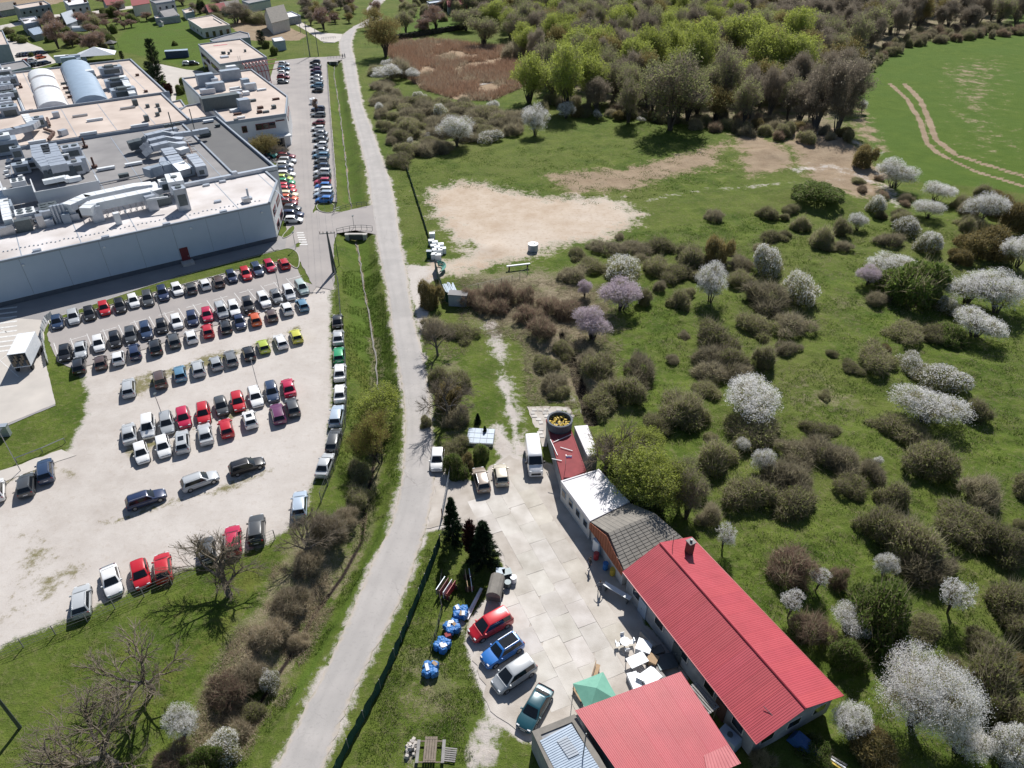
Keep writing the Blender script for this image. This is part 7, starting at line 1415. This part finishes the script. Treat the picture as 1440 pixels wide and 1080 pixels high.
# poles
def pole_(name, label, u, v, hh, rad, arms=(), mtl='pole', base_a=False, lean=0):
    p = at(u, v); t = empty(name, (p.x, p.y, 0), 0, label, 'pole'); MB().tube((0, 0, -.2), (lean, 0, hh), rad, rad * .6, n=9).build('shaft', M[mtl], t)
    if base_a: MB().tube((.5, 0, -.2), (lean, 0, hh * .96), rad * .7, rad * .5, n=8).build('shaft', M[mtl], t)
    for z, w_ in arms:
        MB().box((lean, 0, z), (w_, .12, .12), R(10)).build('crossarm', M['steel'], t)
        for s in (-1, -.55, .55, 1): MB().tube((s * w_ / 2 * .95, 0, z), (s * w_ / 2 * .95, 0, z + .35), .07, n=6).build('insulator', M['rust'], t)
    return t
pole_('power_pole', 'dark double-legged power pole with crossarm at the lot entrance by the ditch', 469, 383, 8.3, .24, ((7.9, 2.8),), 'steel', True)
pole_('sign_pole', 'thin pale green pole right beside the dark power pole', 477, 373, 6.6, .07, (), 'mesh_green')
pole_('power_pole', 'tall dark power pole at the far end of the parking road', 436, 80, 13, .24, ((12.6, 2),), 'steel', False)
pole_('power_pole', 'shorter grey pole beside the far culvert', 448, 79, 10, .16, (), 'steel')
pole_('power_pole', 'tall dark pole at the left bottom edge of the meadow', 28, 1023, 8.5, .17, ((8.2, 1.6),), 'steel', False)
pole_('power_pole', 'grey pole in the village behind the brown field', 423, 46, 9, .16, (), 'pole')
def lamp(u, v, hh, label, arm=.5, d=90):
    p = at(u, v); t = empty('street_lamp', (p.x, p.y, 0), R(d), label, 'street lamp', 'lamps of the parking lots'); MB().tube((0, 0, 0), (0, 0, hh), .06, .045, n=6).build('pole', M['rim'], t); MB().box((.1, 0, hh), (arm, .32, .14)).build('lamp_head', M['steel'], t)
lamp(230, 450, 4.5, 'street lamp standing between the first two car rows, left one'); lamp(394, 413, 5, 'street lamp standing between the first two car rows, right one'); lamp(231, 592, 4.6, 'street lamp at the left of the fourth row', ); lamp(362, 541, 4.6, 'street lamp at the right of the fourth row', )
lamp(29, 662, 6.5, 'street lamp on the grass by the left corner cars', .9); lamp(416, 350, 3.5, 'street lamp at the tip of the grass strip by the crosswalk'); lamp(388, 262, 6, 'street lamp between the warehouse and the car column'); lamp(498, 320, 2.6, 'small sign lamp on the ditch bridge')
p = at(8, 612); t = empty('sign_cabinet', (p.x, p.y, 0), R(10), 'grey cabinet on the lawn at the left edge', 'cabinet'); MB().box((0, 0, .8), (1.4, .7, 1.6)).build('body', M['duct'], t); MB().box((0, 0, 1.66), (1.5, .8, .1)).build('lid', M['trim'], t)
for nm_, pts, lbl in (('pipe_barrier', [(24,650),(60,636),(92,622)], 'long pipe barrier lying across the lawn by the left lot'), ):
    P = [at(*p) for p in pts]; t = empty(nm_, tuple(P[0]), 0, lbl, 'barrier'); MB().path([p - P[0] + Vector((0, 0, .7)) for p in P], .07).build('rail', M['rim'], t)
    for p in P: MB().tube(p - P[0], p - P[0] + Vector((0, 0, .7)), .06).build('post', M['rim'], t)
# cable drum, tank, stacked white blocks
p = at(749.5, 352); t = empty('round_tank', (p.x, p.y, 0), 0, 'round dark concrete ring with white lid at the gravel clearing edge', 'tank'); MB().tube((0, 0, 0), (0, 0, 1.3), 1.0, n=16).build('ring', M['unit'], t); MB().tube((0, 0, 1.3), (0, 0, 1.42), 1.05, n=16).build('lid', M['whitebag'], t); MB().box((.3, 0, 1.46), (.4, .4, .08)).build('hatch', M['steel'], t)
B0 = at(607, 329); k = 0
for (u, v) in ((607.5,328),(606.5,338),(611.5,340),(609.5,345),(614.5,347),(620,343),(612,351),(618,351),(623,349),(610,357),(616,358)):
    p = at(u, v, 1.0); t = MB().box((0, 0, .55), (1.15, 1.0, 1.1)).build('wrapped_pallet', M['whitebag'], None, (p.x, p.y, 0), R(8)); k += 1
    tag(t, 'white wrapped pallet in the stack by the long dark fence, ' + ORD[k] + ' from the top', 'pallet', 'white wrapped pallets at the clearing')
p = at(604, 362); t = empty('green_cabinet', (p.x, p.y, 0), 0, 'small dark green cabinet left of the white pallets', 'cabinet'); MB().box((0, 0, .7), (1.0, .8, 1.4)).build('body', M['mesh_green'], t); MB().box((0, 0, 1.43), (1.1, .9, .06)).build('lid', M['trim'], t)
p = at(617, 380); t = empty('folded_net', (p.x, p.y, 0), 0, 'heap of turquoise green netting at the clearing gate', 'netting'); rr = random.Random(5); mb = MB()
for i in range(9): mb.path([(math.cos(a / 6 * 3.1 - 1.2) * (.7 + i * .09), math.sin(a / 6 * 3.1 - 1.2) * (1.4 + i * .1), .15 + .08 * i + rr.uniform(0, .1)) for a in range(7)], .07, 4)
M['net'] = mat('turquoise_net', (.05,.27,.22), (.03,.18,.15), 3, .7); mb.build('net_folds', M['net'], t)
p = at(633, 408, .0); t = empty('pipe_stack', (p.x, p.y, 0), R(105), 'stack of grey-blue sheets and poles beside the screen fence', 'sheet stack')
for i in range(7): MB().box((rr.uniform(-.3, .3), -.9 + i * .3, .25 + .05 * (i % 3)), (4.2 + rr.uniform(-.6, .6), .26, .06), rr.uniform(-.08, .08)).build('plank', M['bluesheet'], t)
p = at(645, 428); t = empty('dark_shed', (p.x, p.y, 0), R(-8), 'small dark shed closing the corner of the screen fence', 'shed'); MB().box((0, 0, 1.1), (3.2, 1.6, 2.2)).build('wall', M['trim'], t); MB().box((0, 0, 2.25), (3.4, 1.8, .1)).build('roof', M['roof_grey'], t)
p = at(729, 378); t = empty('white_beam', (p.x, p.y, 0), R(14), 'long white beam lying on trestles above the dark hedge', 'beam'); MB().box((0, 0, .8), (4.6, .35, .2)).build('beam', M['whitebag'], t)
for s in (-1.8, 1.8): MB().box((s, 0, .35), (.15, .5, .7)).build('trestle', M['rust'], t)
# small objects: blue sacks
for i, (u, v) in enumerate(((648, 864), (636, 885), (622, 910), (606, 944))):
    p = at(u, v); t = empty('blue_sack_heap', (p.x, p.y, 0), R(30 * i), 'heap of bright blue big bags on the yard grass, ' + ['topmost', 'second from the top', 'third from the top', 'lowest'][i] + ' of four', 'sack heap', 'blue bag heaps on the grass')
    rng_ = random.Random(i)
    for k in range(4):
        bm = bmesh.new(); bmesh.ops.create_icosphere(bm, subdivisions=3, radius=.50)
        for vv in bm.verts:
            c = vv.co; n_ = c.normalized(); m_ = max(abs(n_.x), abs(n_.y), abs(n_.z) * 1.05); vv.co = n_ * (.41 / m_ * .55 + .50 * .45) * (1 + .10 * math.sin(7 * n_.x + k * 2) * math.sin(6 * n_.y + i) + .05 * rng_.uniform(-1, 1))
        me = bpy.data.meshes.new('sack'); bm.to_mesh(me); bm.free(); me.materials.append(M['bluebag']); o = ob('sack', me, t, ((k % 2 - .5) * .66, (k // 2 - .5) * .6, .34), rng_.uniform(0, 3))
    for k in range(3): MB().box((rng_.uniform(-.4, .4), rng_.uniform(-.4, .4), .76 + .03 * k), (.5, .32, .06), rng_.uniform(0, 3), tilt=.15).build('plastic_scrap', M['whitebag' if k else 'cardboard'], t)
p = at(630, 897); t = MB().box((0, 0, .3), (.7, .6, .6), .4, taper=.8).build('rag_bundle', M['redflat'], None, (p.x, p.y, 0)); tag(t, 'small dark red bundle between the second and third blue heap', 'bundle')
def panel_stand(u, v, rz, label, colors, L=1.9):
    p = at(u, v); t = empty('leaning_board', (p.x, p.y, 0), R(rz), label, 'board')
    for k, c in enumerate(colors): MB().box((0, k * .42, .75), (L, .06, .95), 0, tilt=0).build('board_panel', M[c], t)
    for s in (-.8, .8): MB().box((s, .2, .35), (.08, .9, .7)).build('leg', M['rust'], t)
panel_stand(635, 836, 65, 'red and white striped boards leaning in the yard grass', ['redpipe', 'whitebag', 'maroon', 'duct'])
panel_stand(662, 822, 100, 'tall pale advertising board standing by the dark trailer', ['whitebag', 'cardboard'], 2.4)
p = at(667, 850); t = MB().box((0, 0, .15), (4.0, .35, .12), R(70)).box((0, .2, .26), (3.6, .25, .06), R(68)).build('plank_pair', M['whiteroof'], None, (p.x, p.y, 0)); tag(t, 'pair of long pale planks lying beside the advertising board', 'planks')
# trailer
p = at(697, 836); t = empty('box_trailer', (p.x, p.y, .05), R(80), 'dark covered trailer with grey canvas top standing on the slabs', 'trailer'); MB().box((0, 0, .85), (2.6, 1.5, .7)).build('body', M['steel'], t)
V = []; F = []
for i in range(2):
    for j in range(7): a = math.pi * j / 6; V.append((-1.3 + 2.6 * i, .78 * math.cos(a), 1.2 + .75 * math.sin(a)))
for j in range(6): F.append((j, j + 1, j + 8, j + 7))
F += [tuple(range(6, -1, -1)), tuple(range(7, 14))]; ob('canvas_cover', mesh_from('canvas_cover', V, F, M['tile']), t)
for s in (-1, 1): MB().tube((-.1, s * .78 - .09, .3), (-.1, s * .78 + .09, .3), .3, n=12).build('wheel', M['tyre'], t)
MB().box((1.9, 0, .5), (1.3, .1, .08)).build('drawbar', M['steel'], t)
for i, (u, v, c, lbl) in enumerate(((704, 811, 'bluesheet', 'blue-grey crate behind the dark trailer'), (713, 812, 'steel', 'dark metal bin behind the dark trailer'), (722, 818, 'whitebag', 'white bucket at the corner behind the trailer'), (714, 825, 'steel', 'dark drum right of the trailer'))):
    p = at(u, v); t = empty('storage_bin', (p.x, p.y, .05), R(i * 17), lbl, 'bin'); 
    (MB().box((0, 0, .45), (.9, .8, .9), taper=.92) if i < 2 else MB().tube((0, 0, 0), (0, 0, .7), .34, n=12)).build('body', M[c], t)
    (MB().box((0, 0, .93), (.95, .85, .05)) if i < 2 else MB().tube((0, 0, .7), (0, 0, .74), .36, n=12)).build('lid', M[c], t)
# wooden table and pallet at the bottom
p = at(606, 1060); t = empty('park_table', (p.x, p.y, 0), R(90), 'weathered wooden table with two benches at the bottom edge', 'table')
for i in range(5): MB().box((-.0, -.44 + i * .22, .76), (2.2, .19, .05)).build('table_plank', M['wood'], t)
for s in (-1.1, 1.1): MB().box((0, s * 1.0, .45), (2.0, .28, .05)).build('bench', M['pole'], t)
for s in (-.9, .9): MB().box((s, 0, .36), (.1, 2.3, .1)).box((s, 0, .55), (.1, 1.0, .5)).build('trestle', M['wood'], t)
p = at(632, 1062); t = empty('wooden_pallet', (p.x, p.y, .02), R(-6), 'pale wooden pallet lying right of the wooden table', 'pallet')
for i in range(7): MB().box((0, -.55 + i * .18, .12), (1.2, .11, .03)).build('slat', M['pole'], t)
for s in (-.5, 0, .5): MB().box((s, 0, .05), (.1, 1.2, .1)).build('bearer', M['wood'], t)
p = at(577, 1052); t = MB()
rr = random.Random(3)
for i in range(26): a = rr.uniform(0, 6.28); q = rr.random() * .9; t.box((q * math.cos(a) * .6, q * math.sin(a), .1 + .35 * (1 - q)), (rr.uniform(.15, .4),) * 3, rr.uniform(0, 3), taper=.7, tilt=rr.uniform(-.5, .5))
o = t.build('rubble_heap', M['pale_concrete'], None, (p.x, p.y, 0)); tag(o, 'pale rubble heap left of the wooden table', 'rubble heap')
p = at(676, 617); t = empty('polycarbonate_frame', (p.x, p.y, 0), R(-4), 'low pale blue cold frame in the small garden above the bronze car', 'cold frame'); MB().box((0, 0, .25), (3.6, 3.2, .5)).build('frame', M['plaster_old'], t)
for i in range(4):
    for j in range(3): MB().box((-1.3 + i * .88, -1.02 + j * 1.02, .53), (.82, .94, .04)).build('pane', M['bluesheet'], t)
# garden canopy, benches
p = at(838, 973, 2.2); t = empty('garden_canopy', (p.x, p.y, 0), R(22), 'faded green square garden canopy at the corner of the square red roof', 'canopy'); h2 = 1.55; V = [(-h2, -h2, 2.1), (h2, -h2, 2.1), (h2, h2, 2.1), (-h2, h2, 2.1), (0, 0, 2.85), (0, -h2, 2.06), (h2, 0, 2.06), (0, h2, 2.06), (-h2, 0, 2.06)]
ob('canopy_cloth', mesh_from('canopy_cloth', V, [(0, 5, 4), (5, 1, 4), (1, 6, 4), (6, 2, 4), (2, 7, 4), (7, 3, 4), (3, 8, 4), (8, 0, 4)], M['tarp']), t)
for sx in (-1, 1):
    for sy in (-1, 1): MB().tube((sx * 1.48, sy * 1.48, 0), (sx * 1.48, sy * 1.48, 2.1), .035, n=5).build('leg', M['steel'], t)
for i, (u, v, rz, lbl) in enumerate(((838, 948, 70, 'yellowish wooden bench above the green canopy'), (813, 980, -62, 'small wooden bench left of the green canopy'))):
    p = at(u, v); t = empty('wooden_bench', (p.x, p.y, .06), R(rz), lbl, 'bench'); MB().box((0, 0, .44), (1.5, .42, .05)).build('seat', M['cardboard'], t); MB().box((0, .25, .75), (1.5, .05, .4)).build('backrest', M['cardboard'], t)
    for s in (-.62, .62): MB().box((s, 0, .22), (.07, .38, .42)).build('leg', M['steel'], t)
# scrap: white goods and tables beside the square red roof
def junk(name, u, v, L, D, h_, c, rz, label, cat, legs=True, top=.06):
    p = at(u, v, h_); t = empty(name, (p.x, p.y, .0), R(rz), label, cat)
    if legs:
        MB().box((0, 0, h_), (L, D, top)).build('top', M[c], t)
        for sx in (-1, 1):
            for sy in (-1, 1): MB().box((sx * (L / 2 - .08), sy * (D / 2 - .08), h_ / 2), (.06, .06, h_)).build('leg', M['steel'], t)
    else: MB().box((0, 0, h_ / 2), (L, D, h_)).build('body', M[c], t); MB().box((0, 0, h_ + .02), (L * 1.03, D * 1.03, .04)).build('lid', M[c], t)
    return t
junk('white_table', 896, 928, 1.9, 1.15, .8, 'whitebag', 25, 'white table top in the open, left of the scrap pile', 'table'); junk('white_chest', 906, 908, 1.4, 1.3, .8, 'whitebag', -25, 'white chest by the dark pit near the long red roof', 'chest', False)
junk('white_bathtub', 893, 957, .95, 1.7, .55, 'whitebag', 15, 'white bathtub nearest the green canopy', 'bathtub', False); junk('white_sheet', 914, 951, 1.8, 1.4, .45, 'whitebag', 35, 'crumpled white sheet pile at the square red roof corner', 'sheets', False); junk('cardboard_box', 918, 926, .95, .95, .7, 'cardboard', -30, 'brown cardboard box in the middle of the scrap', 'box', False)
junk('steel_frame', 937, 930, 1.9, 1.6, .5, 'steel', 12, 'dark open steel frame in the shade of the long red roof', 'frame'); junk('timber_pack', 929, 948, .5, 1.9, .4, 'pole', 32, 'pale timber pack leaning at the square red roof edge', 'timber', False); junk('dark_trough', 920, 915, 1.9, .8, .6, 'roof_dark', 20, 'black trough beside the white chest', 'trough', False)
junk('wooden_beam_pair', 911, 897, 2.0, .25, .95, 'pole', -55, 'two pale beams lying on the white chest', 'beams', False); junk('grey_cart', 901, 952, .5, .8, .9, 'duct', 60, 'small grey cart between the bathtub and the sheets', 'cart')
p = at(878, 908); t = empty('garden_table_set', (p.x, p.y, 0), R(10), 'white round garden table with chairs, alone on the concrete', 'table'); MB().tube((0, 0, .7), (0, 0, .74), .5, n=16).build('top', M['whitebag'], t); MB().tube((0, 0, 0), (0, 0, .7), .06, n=6).build('leg', M['rim'], t)
for i in range(4): MB().box((.75 * math.cos(i * 1.57), .75 * math.sin(i * 1.57), .42), (.4, .4, .05), i * 1.57).box((.93 * math.cos(i * 1.57), .93 * math.sin(i * 1.57), .65), (.05, .4, .45), i * 1.57).build('chair', M['whitebag' if i % 2 else 'duct'], t)
# shed side of the yard
p = at(868, 832, .8); t = empty('parasol_board', (p.x, p.y, .05), R(-38), 'long pale board on trestles in the shade of the red barn', 'board'); MB().box((0, 0, .9), (3.2, .55, .05)).build('top', M['white_duct'], t)
for s in (-1.3, 1.3): MB().box((s, 0, .45), (.1, .5, .9)).build('trestle', M['steel'], t)
for i, (u, v, c, lbl, nm_) in enumerate(((838, 786, 'redpipe', 'red bin against the shaded shed wall', 'red_bin'), (861, 808, 'yellow', 'yellow drum against the shaded shed wall', 'yellow_drum'), (851, 800, 'bluebag', 'blue drum left of the yellow drum', 'blue_drum'))):
    p = at(u, v); t = empty(nm_, (p.x, p.y, .05), 0, lbl, 'drum'); MB().tube((0, 0, 0), (0, 0, .85), .3, n=12).build('body', M[c], t); MB().tube((0, 0, .85), (0, 0, .9), .32, n=12).build('lid', M[c], t)
p = at(840, 776); t = empty('white_cabinet', (p.x, p.y, .05), R(-55), 'white upright cabinet at the orange-gabled shed', 'cabinet'); MB().box((0, 0, .95), (1.0, .7, 1.9)).build('body', M['bluesheet'], t); MB().box((0, -.37, .95), (.9, .04, 1.75)).build('door', M['white_duct'], t)
p = at(983, 985, 2.0); t = empty('slatted_roof', (p.x, p.y, 0), R(-58), 'small slatted grey lean-to roof between the two red roofs', 'lean-to')
for i in range(9): MB().box((0, -.95 + i * .24, 2.1), (2.9, .15, .05)).build('slat', M['pole'], t)
for sx in (-1.3, 1.3): MB().box((sx, 0, 2.02), (.08, 2.1, .1)).build('beam', M['white_duct'], t)
for sx in (-1.3, 1.3):
    for sy in (-.9, .9): MB().box((sx, sy, 1.0), (.08, .08, 2.0)).build('post', M['wood'], t)
p = at(1026, 1035, 1.0); t = empty('blue_tank', (p.x, p.y, 0), R(-50), 'pale blue tank between the two red roofs', 'tank'); MB().box((0, 0, .6), (2.0, 1.2, 1.2), taper=.9).build('body', M['bluesheet'], t); MB().tube((0, 0, 1.2), (0, 0, 1.35), .25, n=10).build('cap', M['steel'], t)
p = at(1135, 1052, .4); t = empty('blue_boat_cover', (p.x, p.y, 0), R(-50), 'blue covered trailer in the shade below the long red roof', 'trailer'); MB().box((0, 0, .6), (3.2, 1.3, .8), taper=.75).build('cover', mat('blue_cover', (.04,.13,.34), (.03,.09,.25), 2, .6), t); MB().box((2, 0, .4), (1.2, .1, .1)).build('drawbar', M['steel'], t)
for s in (-1, 1): MB().tube((0, s * .7 - .09, .28), (0, s * .7 + .09, .28), .28, n=10).build('wheel', M['tyre'], t)
p = at(1165, 1072); t = empty('yellow_timber', (p.x, p.y, .1), R(-42), 'yellow and white timbers lying below the long red roof', 'timber')
for i, c in enumerate(('yellow', 'whitebag', 'pole')): MB().box((0, i * .25, .15), (2.6, .14, .12), .05 * i).build('plank', M[c], t)
# gate
p = at(633, 690); t = empty('yard_gate', (p.x, p.y, 0), 0, 'open rusty metal gate at the yard entrance beside the road', 'gate'); g0 = at(636, 655) - p; g1 = at(622, 730) - p; d = g1 - g0
for s in (0, 1): q = g0 + d * s; MB().tube((q.x, q.y, 0), (q.x, q.y, 1.7), .07, n=6).build('gate_post', M['rust'], t)
for z in (.2, .8, 1.4): MB().tube((g0.x, g0.y, z), (g1.x, g1.y, z), .035, n=5).build('gate_rail', M['rim'], t)
for i in range(1, 18): q = g0 + d * (i / 18); MB().tube((q.x, q.y, .2), (q.x, q.y, 1.4), .015, n=4).build('gate_bar', M['rim'], t)
# overhead wires
mb = MB(); hub = at(469, 383); far_ = at(436, 80); n = 14
for s in (-1.2, 0, 1.2):
    P = []
    for i in range(n + 1): t_ = i / n; P.append((hub.x + s + (far_.x - hub.x) * t_, hub.y + (far_.y - hub.y) * t_, 8.2 + (12.9 - 8.2) * t_ - 5 * t_ * (1 - t_)))
    mb.path(P, .014, 3)
o = mb.build('overhead_wires', M['steel']); tag(o, 'thin overhead wires between the two dark power poles above the parking road', 'wires')
# ================================================================== PEOPLE
M['skin'] = mat('skin', (.48,.30,.22), (.42,.25,.18), 8, .6); M['hair'] = mat('hair', (.03,.02,.015), (.02,.015,.01), 20, .7); M['jeans'] = mat('dark_trousers', (.03,.04,.07), (.02,.03,.05), 12, .85); M['jacket'] = mat('black_jacket', (.02,.02,.024), (.015,.015,.018), 12, .85); M['shirt'] = mat('grey_shirt', (.20,.21,.24), (.15,.16,.19), 12, .85); M['pale'] = mat('pale_shirt', (.5,.5,.52), (.4,.4,.43), 12, .85)
def person(u, v, face, top, label, stride=.12, armout=.0):
    x, y = G(u, v); t = empty('person', (x, y, H(x, y) + .06 if u < 500 else .07), R(face), label, 'person', 'people on foot')
    J = dict(pel=(0, 0, .93, .135), wai=(0, 0, 1.08, .125), che=(.01, 0, 1.30, .155), nek=(.01, 0, 1.47, .058), chin=(.03, 0, 1.56, .085), head=(.02, 0, 1.66, .10), crn=(.01, 0, 1.73, .07))
    chain = [('pel', 'wai'), ('wai', 'che'), ('che', 'nek'), ('nek', 'chin'), ('chin', 'head'), ('head', 'crn')]
    for s, sg in (('l', 1), ('r', -1)):
        st = stride * sg
        J.update({s + 'hip': (0, sg * .10, .88, .095), s + 'kne': (st * .6 + .03, sg * .11, .50, .062), s + 'ank': (st, sg * .11, .10, .042), s + 'toe': (st + .17, sg * .13, .035, .035),
                  s + 'sho': (.0, sg * .19, 1.40, .062), s + 'elb': (-st * .5, sg * (.27 + armout * .5), 1.13, .045), s + 'wri': (-st + .08, sg * (.27 + armout), .90 + armout * .5, .032), s + 'hnd': (-st + .12, sg * (.27 + armout * 1.1), .81 + armout * .5, .036)})
        chain += [('pel', s + 'hip'), (s + 'hip', s + 'kne'), (s + 'kne', s + 'ank'), (s + 'ank', s + 'toe'), ('che', s + 'sho'), (s + 'sho', s + 'elb'), (s + 'elb', s + 'wri'), (s + 'wri', s + 'hnd')]
    fingers = []
    for s, sg in (('l', 1), ('r', -1)):
        hx, hy, hz_, _ = J[s + 'hnd']
        for k in range(4): J[f'{s}f{k}'] = (hx - .03 + k * .022, hy, hz_ - .085 - .01 * (k in (1, 2)), .009); chain.append((s + 'hnd', f'{s}f{k}'))
        J[s + 'th'] = (hx + .05, hy, hz_ - .03, .010); chain.append((s + 'hnd', s + 'th'))
    names_ = list(J); me = bpy.data.meshes.new('body'); me.from_pydata([J[k][:3] for k in names_], [(names_.index(a), names_.index(b)) for a, b in chain], []); o = ob('body', me)
    sk = o.modifiers.new('s', 'SKIN'); 
    for i, k in enumerate(names_): me.skin_vertices[0].data[i].radius = (J[k][3],) * 2; me.skin_vertices[0].data[i].use_root = (k == 'pel')
    ss = o.modifiers.new('b', 'SUBSURF'); ss.levels = 1; dg = bpy.context.evaluated_depsgraph_get(); m2 = bpy.data.meshes.new_from_object(o.evaluated_get(dg)); bpy.data.objects.remove(o); m2.name = 'body'
    m2.materials.clear(); [m2.materials.append(M[c]) for c in (top, 'jeans', 'skin', 'tyre')]
    for p in m2.polygons:
        c = p.center; p.use_smooth = True; p.material_index = 2 if c.z > 1.49 else (2 if (abs(c.y) > .2 and c.z < .90 + armout * .5) else (3 if c.z < .075 else (1 if c.z < .97 else 0)))
    ob('body', m2, t)
    bm = bmesh.new(); bmesh.ops.create_icosphere(bm, subdivisions=2, radius=.115)
    for vv in bm.verts:
        if vv.co.z < -.02 and vv.co.x > -.02: vv.co *= .8
        vv.co.x -= .012
    mh = bpy.data.meshes.new('hair'); bm.to_mesh(mh); bm.free(); mh.materials.append(M['hair']); ob('hair', mh, t, (.005, 0, 1.70))
    MB().box((.115, 0, 1.645), (.035, .03, .04), taper=.6).build('nose', M['skin'], t)
    for s in (-1, 1): MB().box((.105, s * .038, 1.675), (.015, .024, .012)).build('eye', M['glass'], t)
person(829, 799, 200, 'jacket', 'person in dark clothes walking at the edge of the shed shade', .16)
person(843, 832, 100, 'shirt', 'person in grey top with arms held out near the pale board', .10, .22)
person(482, 82, 95, 'jacket', 'dark-clad person walking on the road at the far culvert, left of the pair', .16)
person(485, 81.5, 95, 'pale', 'person in pale top walking on the road at the far culvert, right of the pair', .14)
print('objects', len(bpy.data.objects), 'slabs', ns)
